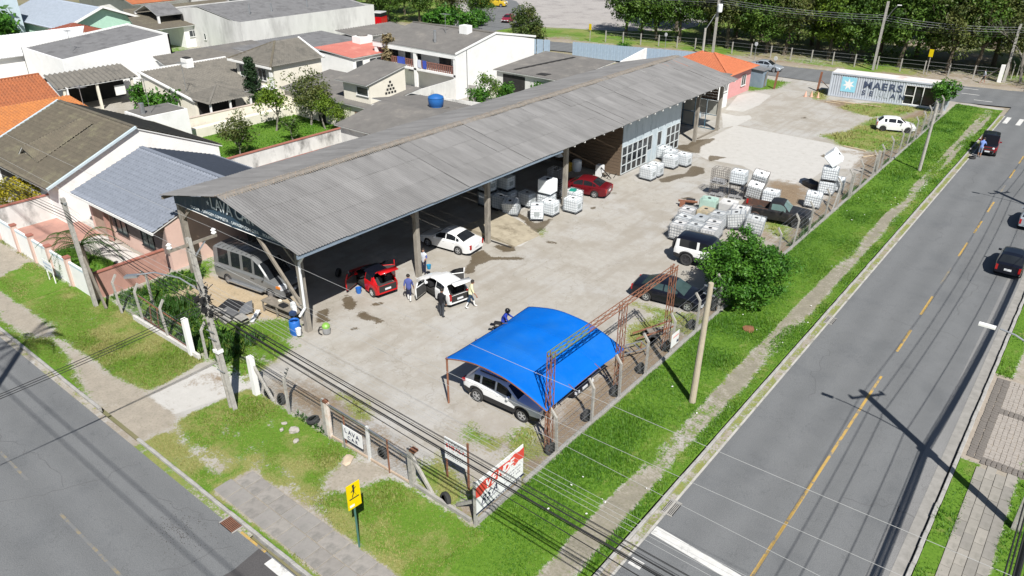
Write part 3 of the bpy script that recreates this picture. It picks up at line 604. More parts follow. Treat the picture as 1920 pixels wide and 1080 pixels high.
# ridge cap of overlapping pieces
cap = MB()
for sgn in (-1, 1):
    cap.add([(0, 0, 0.05), (0, 1.06, 0.06), (sgn*0.32, 1.06, -0.015), (sgn*0.32, 0, -0.025)], [(0, 1, 2, 3)])
    for k in range(6):
        cap.add([(sgn*0.30, k*0.177, -0.02), (sgn*0.30, k*0.177+0.1, -0.02), (sgn*0.44, k*0.177+0.1, -0.05), (sgn*0.44, k*0.177, -0.05), (sgn*.37, k*0.177+.05, 0.02)], [(0, 1, 4), (1, 2, 4), (2, 3, 4), (3, 0, 4)])
capm = cap.mesh('ridge_cap', pm('ridge_cap', (0.24, 0.215, 0.185), (0.15, 0.135, 0.115), scale=5, rough=0.95, c3=(0.33, 0.24, 0.17), s3=3))
for c in range(int((YB-YF)/1.05)): link('ridge_cap', capm, roof, (XR+random.uniform(-.03, .03), YF+0.05+c*1.05, ZT+0.05+random.uniform(-.015, .015)), rot=(random.uniform(-.012, .012), 0, 0))
# eave fascia beam, bluish steel
M_bluesteel = pm('blue_grey_steel', (0.16, 0.21, 0.27), (0.22, 0.27, 0.32), scale=2, rough=0.6)
b = MB(); b.box((XE-0.02, (YF+44)/2, ZE-0.14), (0.10, 44-YF, 0.20)); b.build('eave_beam', M_bluesteel, shed)
b = MB(); b.box((XW+0.1, (YF+YB)/2, ZE-0.13), (0.12, YB-YF-.2, 0.2)); b.build('eave_beam', M_wood, shed)
for k in range(26):
    y = YF+1.2+k*2.1
    MB().beam((XR, y, ZT-0.14), (XE-0.15, y, ZE-0.12), 0.07, 0.14).build('rafter', M_wood, shed)
    MB().beam((XR, y, ZT-0.14), (XW+0.15, y, ZE-0.12), 0.07, 0.14).build('rafter', M_wood, shed)
for k in range(22):
    y = 45.5+k*1.35
    MB().box((XE-0.04, y, ZE-0.12), (0.22, 0.09, 0.13)).build('rafter_end', M_white, shed)
COLS = [21.4, 30.2, 37.1, 46.5, 69.1, 75.4]
XC = -31.9
zc = ZE + (XE-XC)*math.tan(ang) - 0.25
M_col = pm('column_concrete', (0.30, 0.27, 0.225), (0.22, 0.20, 0.17), scale=4, rough=0.9, bump=0.3, c3=(0.15, 0.135, 0.115), s3=2, stretch=(1, 1, 0.3))
for y in COLS:
    y2 = min(y, 74.3)
    MB().prism([(XC-.15, y2-.15), (XC+.15, y2-.15), (XC+.15, y2+.15), (XC-.15, y2+.15)], -0.05, zc).build('column', M_col, shed)
    if y < 60:
        MB().beam((XC-0.15, y2, zc-1.5), (XC-2.3, y2, zc+0.2), 0.12, 0.14).build('brace', M_wood, shed)
        MB().beam((XC, y2, zc-0.1), (-43.5, y2, zc-0.1), 0.16, 0.24).build('tie_beam', M_wood, shed)
for y in (21.35, 30.2, 37.1, 46.5, 55.0, 64.0, 74.0):
    MB().prism([(-43.85, y-.16), (-43.5, y-.16), (-43.5, y+.16), (-43.85, y+.16)], -0.05, zc-0.05).build('column', M_col, shed)
MB().beam((-43.6, 21.35, 3.8), (-41.8, 21.35, 5.3), 0.14, 0.16).build('brace', M_wood, shed)
MB().beam((XC-0.1, 21.25, 1.7), (-35.7, 21.25, 5.35), 0.15, 0.18).build('brace', M_wood, shed)
# rainwater pipe on the front corner column
M_pvc = pm('white_pvc', (0.72, 0.73, 0.73), (0.62, 0.63, 0.63), rough=0.4)
b = MB(); b.path([(XE-0.25, 21.05, ZE-0.2), (XC+0.28, 21.2, 4.4), (XC+0.24, 21.2, 1.65), (XC+0.02, 20.95, 1.15)], 0.075, 8); b.build('downpipe', M_pvc, shed)
# back wall with boards on the house side, and wall panels; floor plinth
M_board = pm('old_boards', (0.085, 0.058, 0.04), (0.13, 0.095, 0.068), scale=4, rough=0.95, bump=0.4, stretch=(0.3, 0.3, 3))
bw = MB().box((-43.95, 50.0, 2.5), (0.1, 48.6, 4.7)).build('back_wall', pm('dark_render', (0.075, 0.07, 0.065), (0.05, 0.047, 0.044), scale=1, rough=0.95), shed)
# blue grey metal office front with windows (y 55.4 .. 66)
M_bluepanel = pm('pale_blue_sheet', (0.47, 0.53, 0.56), (0.40, 0.46, 0.49), scale=1.2, rough=0.55, c3=(0.28, 0.34, 0.37), s3=0.9, stretch=(1, 1, 0.3))
XO = -32.15
for k in range(9):
    y0 = 55.4+k*1.18
    MB().box((XO, y0+0.585, 4.15), (0.05, 1.165, 3.1)).build('wall_panel', M_bluepanel, shed)
M_winfr = pm('pale_window_frame', (0.52, 0.55, 0.55), (0.45, 0.48, 0.48), rough=0.6)
for k in range(12):
    y0 = 55.4+k*0.885
    if k in (6, 8):
        MB().box((XO, y0+0.44, 1.3), (0.05, 0.87, 2.6)).build('wall_panel', M_bluepanel, shed); continue
    w_ = MB(); 
    for yy in (y0+0.03, y0+0.855): w_.box((XO, yy, 1.35), (0.09, 0.06, 2.5))
    for zz in ((0.13, 0.9, 1.75, 2.57) if k not in (5, 7) else (1.2, 2.57)): w_.box((XO, y0+0.44, zz), (0.09, 0.77, 0.06))
    wf = w_.build('window', M_winfr, shed)
    MB().box((XO-0.03, y0+0.44, 1.35 if k not in (5, 7) else 1.88), (0.02, 0.77, 2.4 if k not in (5, 7) else 1.3)).build('pane', M_glass, wf)
    if k in (5, 7): MB().box((XO, y0+0.44, 0.6), (0.05, 0.8, 1.15)).build('wall_panel', M_bluepanel, shed)
# timber side wall of the office, boards one by one
M_board2 = pm('brown_boards', (0.17, 0.12, 0.08), (0.11, 0.078, 0.053), scale=3, rough=0.95, bump=0.4, stretch=(0.4, 1, 6))
for k in range(19):
    MB().box((-35.6, 55.33+random.uniform(-.012, .012), 0.2+k*0.29), (6.9, 0.04, 0.27)).build('board', M_board2, shed)
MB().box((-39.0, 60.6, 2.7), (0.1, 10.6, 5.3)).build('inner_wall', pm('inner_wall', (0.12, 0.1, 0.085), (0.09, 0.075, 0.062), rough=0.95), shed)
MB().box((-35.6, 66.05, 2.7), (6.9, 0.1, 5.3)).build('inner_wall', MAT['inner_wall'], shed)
# far bay: grey sheet wall, dark boards, blue glazed frame
M_gsheet = pm('grey_sheet', (0.19, 0.18, 0.165), (0.13, 0.125, 0.115), scale=1.5, rough=0.8)
for k in range(5): MB().box((-33.9, 66.35+k*0.62, 1.6), (0.05, 0.6, 3.2)).build('wall_panel', M_gsheet, shed)
MB().box((-33.86, 67.6, 1.9), (0.05, 3.1, 0.07)).build('rail', M_black, shed); MB().box((-33.85, 67.6, 0.1), (0.05, 3.1, 0.07)).build('rail', M_black, shed)
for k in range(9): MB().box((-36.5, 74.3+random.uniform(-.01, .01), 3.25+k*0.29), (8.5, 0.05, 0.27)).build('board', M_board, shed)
M_bluefr = pm('blue_steel_frame', (0.05, 0.12, 0.17), (0.06, 0.14, 0.2), rough=0.6)
gz = MB()
for k in range(6): gz.box((-38.6+k*1.32, 74.25, 1.6), (0.06, 0.06, 3.1))
for zz in (0.05, 1.55, 3.1): gz.box((-35.3, 74.25, zz), (6.7, 0.06, 0.06))
gf = gz.build('glazed_frame', M_bluefr, shed)
M_pane = pm('dusty_pane', (0.42, 0.42, 0.38), (0.32, 0.32, 0.29), scale=1, rough=0.35)
for k in range(5):
    for j in range(2):
        if (k, j) in ((3, 0), (4, 0)): continue
        MB().box((-37.94+k*1.32, 74.27, 0.8+j*1.53), (1.2, 0.015, 1.4)).build('pane', M_pane, gf)
MB().box((-32.0, 72.6, 0.06), (0.16, 5.0, 0.12)).build('sill', M_wood, shed)
# workbench plank wall by the far bay
MB().box((-33.0, 66.5, 1.35), (1.3, 0.4, 0.08)).build('shelf', M_wood, shed)
# raised concrete wash ramp inside bay two
M_ramp = pm('ramp_concrete', (0.40, 0.35, 0.26), (0.30, 0.26, 0.19), scale=1.5, rough=0.8, c3=(0.19, 0.16, 0.11), s3=0.7)
b = MB(); b.add([(-34.8, 37.7, 0.28), (-32.0, 37.75, 0.24), (-30.0, 37.8, 0.03), (-29.8, 40.5, 0.03), (-32.0, 41.2, 0.24), (-34.8, 41.9, 0.28), (-34.8, 37.7, -.05), (-32, 37.75, -.05), (-30, 37.8, -.05), (-29.8, 40.5, -.05), (-32, 41.2, -.05), (-34.8, 41.9, -.05)],
  [(0, 1, 4, 5), (1, 2, 3, 4), (0, 6, 7, 1), (1, 7, 8, 2), (2, 8, 9, 3), (3, 9, 10, 4), (4, 10, 11, 5)])
struct(b.build('wash_ramp', M_ramp, fix=True))
# steel drain grille slot beside the ramp
b = MB(); b.box((-32.4, 37.5, 0.008), (4.6, 0.16, 0.03)); struct(b.build('drain_slot', M_dark))
# banner across the front gable
M_ban = pm('navy_banner', (0.022, 0.052, 0.085), (0.035, 0.07, 0.105), scale=1.2, rough=0.55)
ban = MB()
yb = 21.12
xs = np.linspace(-43.8, -32.2, 25)
top = [ZT-0.06-abs(x-XR)*math.tan(ang)-0.14 for x in xs]
bot = [4.92+0.02*(x+43.85)-0.06*math.sin(math.pi*(x-xs[0])/(xs[-1]-xs[0])) for x in xs]
for i in range(24):
    w0, w1 = 0.05*math.sin(i*1.3), 0.05*math.sin((i+1)*1.3)
    ban.quad((xs[i], yb+w0, bot[i]), (xs[i+1], yb+w1, bot[i+1]), (xs[i+1], yb, max(top[i+1], bot[i+1]+.05)), (xs[i], yb, max(top[i], bot[i]+.05)))
banner = ban.build('banner', M_ban); tag(banner, 'navy banner with white lettering across the front gable of the shed', 'banner')
so_ = banner.modifiers.new('thick', 'SOLIDIFY'); so_.thickness = 0.01
hem = MB(); hem.path([(xs[i], yb-0.02, bot[i]-0.01) for i in range(25)], 0.025, 5); hem.build('hem', M_white, banner)
M_let = pm('banner_letter', (0.62, 0.66, 0.68), (0.55, 0.6, 0.62), rough=0.6)
for k, (ch, dx) in enumerate(zip('LAVACAR', (0, 0.52, 1.06, 1.62, 2.5, 3.1, 3.72))):
    text_obj('letter', ch, 0.98, M_let, banner, frame_mat((-39.42+dx, yb-0.07, 5.70), (1, 0, 0.02), (0, 0, 1)), bold=0.012, sx=0.92)
stuff(text_obj('lettering', 'DUCHA  .  LAVAGEM COMPLETA  .  LAVAGEM COM CERA  .  POLIMENTO', 0.27, M_let, banner, frame_mat((-41.75, yb-0.075, 5.12), (1, 0, 0.02), (0, 0, 1)), bold=0.004))
st = MB(); st.add([(-39.68+0.19*(1 if k % 2 == 0 else 0.42)*math.sin(k*math.pi/5), yb-0.07, 5.93+0.19*(1 if k % 2 == 0 else 0.42)*math.cos(k*math.pi/5)) for k in range(10)], [tuple(range(10))]); st.build('star', M_let, banner)

# ============================================================ HOUSES
M_cream = pm('cream_render', (0.72, 0.68, 0.58), (0.64, 0.60, 0.50), scale=0.8, rough=0.9, bump=0.1, c3=(0.55, 0.50, 0.42), s3=0.5, t3=(0.55, 0.8))
M_whiter = pm('white_render', (0.78, 0.775, 0.75), (0.70, 0.695, 0.67), scale=0.8, rough=0.9, bump=0.1, c3=(0.58, 0.57, 0.54), s3=0.45, t3=(0.56, 0.8))
M_pinkr = pm('pink_render', (0.62, 0.44, 0.37), (0.56, 0.39, 0.33), scale=0.8, rough=0.9, bump=0.1, c3=(0.50, 0.36, 0.31), s3=0.6)
M_salmon = pm('salmon_wall', (0.43, 0.24, 0.19), (0.36, 0.20, 0.16), scale=1.2, rough=0.9, bump=0.15, c3=(0.30, 0.18, 0.15), s3=0.7)
M_stain = pm('stained_white_wall', (0.64, 0.63, 0.60), (0.52, 0.51, 0.485), scale=1.0, rough=0.95, c3=(0.14, 0.135, 0.125), s3=0.55, t3=(0.52, 0.72), bump=0.2, stretch=(1, 1, 0.5))
M_dirtywh = pm('weathered_white_wall', (0.62, 0.615, 0.59), (0.50, 0.495, 0.475), scale=0.5, rough=0.95, c3=(0.33, 0.325, 0.31), s3=0.35, t3=(0.5, 0.75), stretch=(1, 1, 0.35))
M_tgrey = pm('grey_roof_tile', (0.205, 0.225, 0.265), (0.165, 0.182, 0.215), scale=3, rough=0.7, bump=0.2)
M_tbrown = pm('mossy_brown_tile', (0.135, 0.115, 0.085), (0.10, 0.088, 0.066), scale=2.2, rough=0.95, bump=0.3, c3=(0.165, 0.15, 0.10), s3=0.7)
M_tor = pm('orange_tile', (0.40, 0.135, 0.055), (0.29, 0.10, 0.045), scale=2.5, rough=0.85, bump=0.2, c3=(0.27, 0.10, 0.05), s3=0.9)
M_tor2 = pm('bright_orange_tile', (0.50, 0.155, 0.07), (0.40, 0.125, 0.058), scale=2.5, rough=0.8, bump=0.2)
M_tbeige = pm('beige_grey_tile', (0.185, 0.170, 0.145), (0.135, 0.125, 0.108), scale=2, rough=0.95, bump=0.3, c3=(0.105, 0.10, 0.088), s3=0.8)
M_fibd = pm('dark_fibre_cement', (0.165, 0.155, 0.142), (0.12, 0.113, 0.105), scale=1.2, rough=0.95, bump=0.2, c3=(0.20, 0.185, 0.165), s3=0.6)
M_fibg = pm('grey_fibre_cement', (0.18, 0.178, 0.178), (0.14, 0.138, 0.138), scale=1.0, rough=0.95, bump=0.2, c3=(0.11, 0.108, 0.108), s3=0.5)
M_redroof = pm('red_roof_sheet', (0.50, 0.17, 0.13), (0.42, 0.14, 0.11), scale=1.0, rough=0.75, c3=(0.58, 0.26, 0.2), s3=0.5)
M_bluegrey = pm('pale_blue_wall', (0.48, 0.56, 0.60), (0.42, 0.50, 0.54), rough=0.9)
M_green = pm('mint_green_wall', (0.40, 0.60, 0.48), (0.35, 0.54, 0.43), rough=0.9)
M_win = pm('window_glass', (0.03, 0.035, 0.04), (0.05, 0.055, 0.06), scale=0.6, rough=0.1, spec=0.6)
M_frame = pm('window_frame_white', (0.66, 0.66, 0.64), (0.6, 0.6, 0.58), rough=0.6)
M_stone = pm('brown_stone_cladding', (0.26, 0.18, 0.12), (0.17, 0.12, 0.085), scale=4, rough=0.9, bump=0.5, bscale=8)
M_redcap = pm('red_wall_cap', (0.36, 0.14, 0.10), (0.28, 0.11, 0.08), scale=3, rough=0.9)

def roofp(name, parent, a, bb, c, d, mat, pitch=0.25, amp=0.03, course=0.0, thick=0.10, seg=4, clip=None):
    """roof plane a-b along the eave, d-c along the ridge, with real waves (and tile courses)"""
    a, bb, c, d = map(Vector, (a, bb, c, d))
    L_ = max((bb-a).length, (c-d).length); nu = max(1, int(L_/pitch))*seg
    sl_ = (d-a).length; nv = max(1, int(round(sl_/course))) if course else 1
    nrm = (bb-a).cross(d-a).normalized()
    if nrm.z < 0: nrm = -nrm
    V = []; F = []
    rows = []
    for j in range(nv):
        rows.append((j/nv, 0.06 if course else 0)); rows.append(((j+1)/nv, 0.0))
    for (v, lift) in rows:
        for i in range(nu+1):
            u = i/nu
            p = a.lerp(bb, u).lerp(d.lerp(c, u), v)
            ph = (i % seg)/seg
            V.append(p + nrm*(amp*math.sin(2*math.pi*ph) + lift))
    n = nu+1
    for j in range(len(rows)-1):
        for i in range(nu): F.append((j*n+i, j*n+i+1, (j+1)*n+i+1, (j+1)*n+i))
    V = np.array([tuple(p) for p in V]); F = np.array(F)
    me = np_mesh(name, V, F, mat)
    if clip:
        bm = bmesh.new(); bm.from_mesh(me)
        for (co, no) in clip: bmesh.ops.bisect_plane(bm, geom=bm.verts[:]+bm.edges[:]+bm.faces[:], plane_co=co, plane_no=no, clear_outer=True)
        bm.to_mesh(me); bm.free()
    else:
        u_ = MB(); dn = -nrm*(thick)
        u_.add([a+dn*.35, bb+dn*.35, c+dn*.35, d+dn*.35, a+dn, bb+dn, c+dn, d+dn], [(0, 4, 5, 1), (1, 5, 6, 2), (2, 6, 7, 3), (3, 7, 4, 0), (4, 7, 6, 5)])
        o = link(name, me, parent); u_.build('roof_edge', M_frame if thick < 0.2 else M_whiter, o, fix=True); return o
    return link(name, me, parent)
def walls(parent, x0, x1, y0, y1, z, mat, z0=-0.05, name='wall', top=None):
    """four wall faces; top(x,y) gives the wall height where it follows a gable"""
    pts = [(x0, y0), (x1, y0), (x1, y1), (x0, y1)]
    m = MB(); n = 8
    for k in range(4):
        p, q = pts[k], pts[(k+1) % 4]
        for i in range(n):
            a = (p[0]+(q[0]-p[0])*i/n, p[1]+(q[1]-p[1])*i/n); b_ = (p[0]+(q[0]-p[0])*(i+1)/n, p[1]+(q[1]-p[1])*(i+1)/n)
            za = top(*a) if top else z; zb = top(*b_) if top else z
            m.quad((*a, z0), (*b_, z0), (*b_, zb), (*a, za))
    me = m.mesh(name, mat)
    bm = bmesh.new(); bm.from_mesh(me); bmesh.ops.remove_doubles(bm, verts=bm.verts, dist=0.001); bm.to_mesh(me); bm.free()
    return link(name, me, parent)
def window(parent, face, at, w, h, z, panes=2, mat=None, frame=None):
    """window proud of a wall; face '+x','-y'; at = (x,y) of its middle on the wall; z = sill height"""
    m = MB(); g = MB()
    ax = (0, 1) if face == '+x' else (1, 0); no = (1, 0) if face == '+x' else (0, -1)
    def P(u, n_, zz): return (at[0]+ax[0]*u+no[0]*n_, at[1]+ax[1]*u+no[1]*n_, zz)
    def bx(M_, u0, u1, n0, n1, z0, z1):
        p0, p1 = P(u0, n0, z0), P(u1, n1, z1)
        M_.box(((p0[0]+p1[0])/2, (p0[1]+p1[1])/2, (z0+z1)/2), (abs(p1[0]-p0[0]), abs(p1[1]-p0[1]), z1-z0))
    t = 0.06
    bx(m, -w/2-t, w/2+t, 0.004, 0.07, z-t, z); bx(m, -w/2-t, w/2+t, 0.004, 0.07, z+h, z+h+t)
    bx(m, -w/2-t, -w/2, 0.004, 0.07, z, z+h); bx(m, w/2, w/2+t, 0.004, 0.07, z, z+h)
    for k in range(1, panes): bx(m, -w/2+w*k/panes-0.025, -w/2+w*k/panes+0.025, 0.004, 0.06, z, z+h)
    bx(m, -w/2-t-.04, w/2+t+.04, 0.07, 0.13, z-t-.03, z-t+.03)
    f = m.build('window', frame or M_frame, parent)
    for k in range(panes):
        g = MB(); bx(g, -w/2+w*k/panes+0.025, -w/2+w*(k+1)/panes-0.025, 0.006, 0.025, z, z+h); g.build('pane', mat or M_win, f)
    return f
def opening(parent, name, face, at, w, z0, z1, mat=None, off=0.012):
    ax = (0, 1) if face == '+x' else (1, 0); no = (1, 0) if face == '+x' else (0, -1)
    c = (at[0]+no[0]*off, at[1]+no[1]*off, (z0+z1)/2)
    return MB().box(c, (0.02 if ax[0] == 0 else w, 0.02 if ax[1] == 0 else w, z1-z0)).build(name, mat or M_dark, parent)
def rev(p): return list(reversed(p))

# --- pink house with grey tile roof
h = thing('tiled_house', 'pink house with blue grey tiled gable roof beside the wash shed', 'house')
x0, x1, y0, yr, y1 = -56.3, -44.9, 19.8, 25.5, 31.2
gt = lambda x, y: 2.95+2.0*(1-abs(y-yr)/5.7)
walls(h, x0+0.25, x1-0.1, y0+0.9, y1-0.4, 3, M_pinkr, top=gt)
roofp('roof', h, (x0, y0, 3), (x1, y0, 3), (x1, yr, 5), (x0, yr, 5), M_tgrey, 0.36, 0.06, 0.42)
roofp('roof', h, (x0, y1, 3), (x1, y1, 3), (x1, yr, 5), (x0, yr, 5), M_tgrey, 0.235, 0.028, 0.38)
MB().beam((x0, yr, 5.03), (x1, yr, 5.03), 0.3, 0.1).build('ridge', M_tgrey, h)
MB().box(((x0+x1)/2, y0+0.0, 2.9), (x1-x0, 0.1, 0.16)).build('gutter', M_white, h)
M_taupe = pm('taupe_wall', (0.22, 0.17, 0.155), (0.19, 0.15, 0.135), rough=0.9)
MB().box((-48.8, y0+0.87, 2.0), (7.4, 0.05, 1.85)).build('wall_band', M_taupe, h)
for wx in (-51.2, -47.6): window(h, '-y', (wx, y0+0.84), 1.5, 1.5, 1.0, 2, pm('teal_glass', (0.06, 0.10, 0.095), (0.03, 0.045, 0.045), rough=0.12), M_black)
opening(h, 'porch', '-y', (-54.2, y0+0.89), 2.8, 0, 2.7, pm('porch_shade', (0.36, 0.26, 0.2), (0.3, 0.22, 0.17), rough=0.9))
MB().box((-52.75, y0+0.55, 1.4), (0.25, 0.25, 2.9)).build('porch_post', M_salmon, h)
# boundary walls of the pink house
bwall = thing('garden_wall', 'salmon side wall with red coping between pink house and fence corner', 'wall')
MB().box((-45.0, 17.95, 0.8), (0.15, 4.7, 1.7)).build('wall', M_salmon, bwall); MB().box((-45.0, 17.95, 1.68), (0.26, 4.7, 0.07)).build('coping', M_redcap, bwall)
fw = thing('front_wall', 'low white front wall with pink pillars along the left grass verge', 'wall')
px = [-45.0, -47.9, -50.6, -53.3, -56.0, -59.2, -62.4, -65.6]
for i in range(len(px)-1): 
    MB().box(((px[i]+px[i+1])/2, 15.62, 0.85), (abs(px[i]-px[i+1])-0.36, 0.12, 1.75)).build('wall_panel', M_whiter, fw)
    MB().box(((px[i]+px[i+1])/2, 15.62, 1.62), (abs(px[i]-px[i+1])-0.36, 0.15, 0.14)).build('blue_band', M_bluegrey, fw)
for x in px[:]:
    MB().box((x, 15.6, 0.95), (0.34, 0.3, 2.0)).build('pillar', M_pinkr, fw); MB().box((x, 15.6, 1.98), (0.42, 0.38, 0.08)).build('pillar_cap', M_redcap, fw)
sw = thing('garden_wall', 'stained wall with red coping between the pink yard and yellow bush', 'wall')
MB().box((-60.6, 18.4, 0.9), (0.16, 5.4, 1.9)).build('wall', M_stain, sw); MB().box((-60.6, 18.4, 1.88), (0.28, 5.4, 0.08)).build('coping', M_redcap, sw)
MB().box((-59.8, 21.0, 1.0), (1.4, 0.14, 2.0)).build('wall', M_pinkr, sw)
py = thing('patio', 'pale paved patio with salmon floor in the pink house yard', 'patio'); MB().box((-57.2, 18.4, 0.02), (6.2, 4.4, 0.05)).build('floor', M_salmon, py); MB().box((-50.2, 19.6, 0.03), (8.6, 1.6, 0.05)).build('path', pm('pale_tile', (0.55, 0.52, 0.48), (0.5, 0.47, 0.44)), py)
# --- white house with big brown roof and dormer
h = thing('white_house', 'white house under a big mossy brown roof with a dormer at far left', 'house')
x0, x1, y0, yr, y1 = -71.5, -58.2, 19.0, 26.3, 33.2
gt = lambda x, y: 2.85+3.0*(1-abs(y-yr)/7.3)
walls(h, x0+.2, x1-.12, y0+0.8, y1-.3, 3, M_whiter, top=gt)
roofp('roof', h, (x0, y0, 3), (x1, y0, 3), (x1, yr, 6), (x0, yr, 6), M_tbrown, 0.30, 0.045, 0.42, 0.22)
roofp('roof', h, (x0, y1, 3), (x1, y1, 3), (x1, yr, 6), (x0, yr, 6), M_tbrown, 0.24, 0.026, 0.38, 0.12)
MB().beam((x0, yr, 6.03), (x1, yr, 6.03), 0.3, 0.1).build('ridge', M_tbrown, h)
for xx in (x0-0.06, x1+0.06): MB().beam((xx, y0, 3.02), (xx, yr, 6.05), 0.2, 0.16).build('verge', M_bluegrey, h)
dm = MB().add([(-66.5, 20.8, 3.7), (-63.2, 20.8, 3.7), (-65.5, 20.8, 4.36)], [(0, 1, 2)]).build('dormer', M_cream, h)
MB().add([(-66.3, 20.78, 3.85), (-64.1, 20.78, 3.85), (-65.5, 20.78, 4.25)], [(0, 1, 2)]).build('dormer_opening', M_dark, dm)
roofp('dormer_roof', dm, (-62.9, 20.5, 3.66), (-63.1, 25.3, 5.66), (-65.5, 25.3, 5.70), (-65.5, 20.5, 4.40), M_tbrown, 0.24, 0.03, 0.3)
roofp('dormer_roof', dm, (-66.6, 20.5, 3.64), (-66.2, 25.3, 5.62), (-65.5, 25.3, 5.70), (-65.5, 20.5, 4.40), M_tbrown, 0.3, 0.01, 0)
opening(h, 'porch', '-y', (-68.0, y0+0.78), 3.0, 0, 2.5); window(h, '-y', (-62.5, y0+0.79), 1.6, 1.2, 1.1, 2)
window(h, '+x', (x1-0.12, 30.6), 0.9, 0.7, 1.3, 1); MB().box((x1+0.1, 32.2, 1.4), (0.5, 0.9, 0.7)).build('air_conditioner', M_white, h)
tank = thing('water_tank_box', 'small white box room with flat dark lid behind the brown roof', 'shed', (-71.5, 32.0, 0))
MB().box((0, 2.6, 1.75), (3.6, 4.4, 3.6)).build('wall', M_whiter, tank); MB().box((0, 2.6, 3.58), (3.2, 4.0, 0.1)).build('roof', M_fibd, tank); MB().tube((0.6, 1.0, 3.5), (0.6, 1.0, 4.6), 0.25, n=10).build('flue', M_metal, tank)
# --- orange roofed houses at left
h = thing('orange_house', 'house with weathered orange tile roof at the left edge behind carport', 'house')
walls(h, -93.4, -86.0, 14, 31.4, 3, M_whiter, top=lambda x, y: 2.9+2*(1-min(1, abs(x+89.7)/4.1)))
roofp('roof', h, (-85.6, 12, 3), (-85.6, 31.8, 3), (-89.7, 31.8, 5), (-89.7, 12, 5), M_tor, 0.32, 0.06, 0.42)
roofp('roof', h, (-93.8, 12, 3), (-93.8, 31.8, 3), (-89.7, 31.8, 5), (-89.7, 12, 5), M_tor, 0.32, 0.06, 0.42)
MB().beam((-89.7, 12, 5.03), (-89.7, 31.8, 5.03), 0.3, 0.12).build('ridge', M_tor, h)
h = thing('orange_house', 'low lean-to with yellow orange tiles between brown roof and orange house', 'house')
walls(h, -80.8, -72.2, 12, 30.6, 3, M_whiter, top=lambda x, y: 2.9-(x+72.2)*0.13)
roofp('roof', h, (-71.8, 12, 2.95), (-71.8, 30.9, 2.95), (-81.2, 30.9, 4.2), (-81.2, 12, 4.2), pm('amber_tile', (0.44, 0.17, 0.05), (0.33, 0.125, 0.042), scale=2.2, rough=0.85, c3=(0.3, 0.12, 0.05), s3=0.8), 0.32, 0.06, 0.42)
# --- corrugated carport
h = thing('carport', 'open carport with ribbed fibre cement roof and pale posts', 'carport')
roofp('roof', h, (-90.0, 33.3, 3.0), (-90.0, 42.3, 3.0), (-95.3, 43.0, 3.7), (-95.3, 34.2, 3.7), M_tbeige, 0.55, 0.10)
for yy in (34.0, 37.6, 41.6): MB().box((-90.3, yy, 1.4), (0.25, 0.25, 3.0)).build('post', M_cream, h)
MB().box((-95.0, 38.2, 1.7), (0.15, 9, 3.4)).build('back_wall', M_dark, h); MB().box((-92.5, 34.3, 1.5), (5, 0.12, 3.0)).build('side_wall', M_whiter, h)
MB().box((-90.6, 40.2, 1.7), (0.05, 1.2, 1.1)).build('hanging_sheet', M_white, h)
# --- grey flat roofed building with white parapet
h = thing('flat_roof_building', 'low building with sloping dark flat roof and white parapet wall', 'building')
q = [(-97.2, 37.4, 4.6), (-97.2, 50.5, 5.85), (-107.5, 50.6, 6.1), (-108, 37.4, 4.8)]
roofp('roof', h, q[0], q[1], q[2], q[3], M_fibg, 0.35, 0.02, 0, 0.25)
m = MB(); ptsw = [(-97.0, 37.2), (-97.0, 50.7), (-107.7, 50.8), (-108.2, 37.2)]; zt = [4.75, 6.05, 6.3, 4.95]
for k in range(4):
    a_, b_ = ptsw[k], ptsw[(k+1) % 4]; m.slab([(a_[0], a_[1], -0.05), (b_[0], b_[1], -.05), (b_[0], b_[1], zt[(k+1) % 4]), (a_[0], a_[1], zt[k])], 0.22, down=((0.5*(ptsw[0][0]+ptsw[2][0])-0.5*(a_[0]+b_[0]))/7, (44-0.5*(a_[1]+b_[1]))/7, 0))
m.build('wall', M_whiter, h)
# --- warehouse
h = thing('warehouse', 'large weathered white warehouse with blank stained walls and grey roof', 'warehouse')
walls(h, -128.0, -105.0, 66.3, 92.6, 5, M_dirtywh, top=lambda x, y: max(5.0, 4.6+1.6*(1-abs(x+117)/12)))
roofp('roof', h, (-105.3, 66.6, 4.7), (-105.3, 92.3, 4.5), (-117, 92.3, 6.3), (-117, 66.6, 6.3), M_fibg, 0.5, 0.02)
roofp('roof', h, (-128, 66.6, 4.7), (-128, 92.3, 4.7), (-117, 92.3, 6.3), (-117, 66.6, 6.3), M_fibg, 0.5, 0.02)
window(h, '-y', (-120.6, 66.28), 1.4, 0.9, 1.9, 3); window(h, '-y', (-115.5, 66.28), 0.5, 0.9, 1.4, 1); window(h, '+x', (-104.99, 73.0), 1.6, 0.7, 0.9, 2)
for yy, zz in ((75, 5.6), (82, 5.4), (71, 5.9)): MB().tube((-109.5, yy, zz-0.6), (-109.5, yy, zz+0.9), 0.14, n=8).build('vent_pipe', M_metal, h)
h2 = thing('gable_porch', 'open gabled porch with white rim on the left end of the warehouse', 'porch')
roofp('roof', h2, (-121.0, 62.0, 4.9), (-121.0, 66.2, 4.9), (-124.5, 66.2, 6.3), (-124.5, 62, 6.3), M_fibg, 0.4, 0.02); roofp('roof', h2, (-128.5, 62.0, 4.9), (-128.5, 66.2, 4.9), (-124.5, 66.2, 6.3), (-124.5, 62, 6.3), M_fibg, 0.4, 0.02)
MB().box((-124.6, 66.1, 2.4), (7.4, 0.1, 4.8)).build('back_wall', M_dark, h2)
for xx in (-128.2, -121.2): MB().box((xx, 62.2, 2.4), (0.3, 0.3, 4.9)).build('post', M_whiter, h2)
low = thing('lean_to', 'low grey lean-to roof with white edge along the warehouse foot', 'shed')
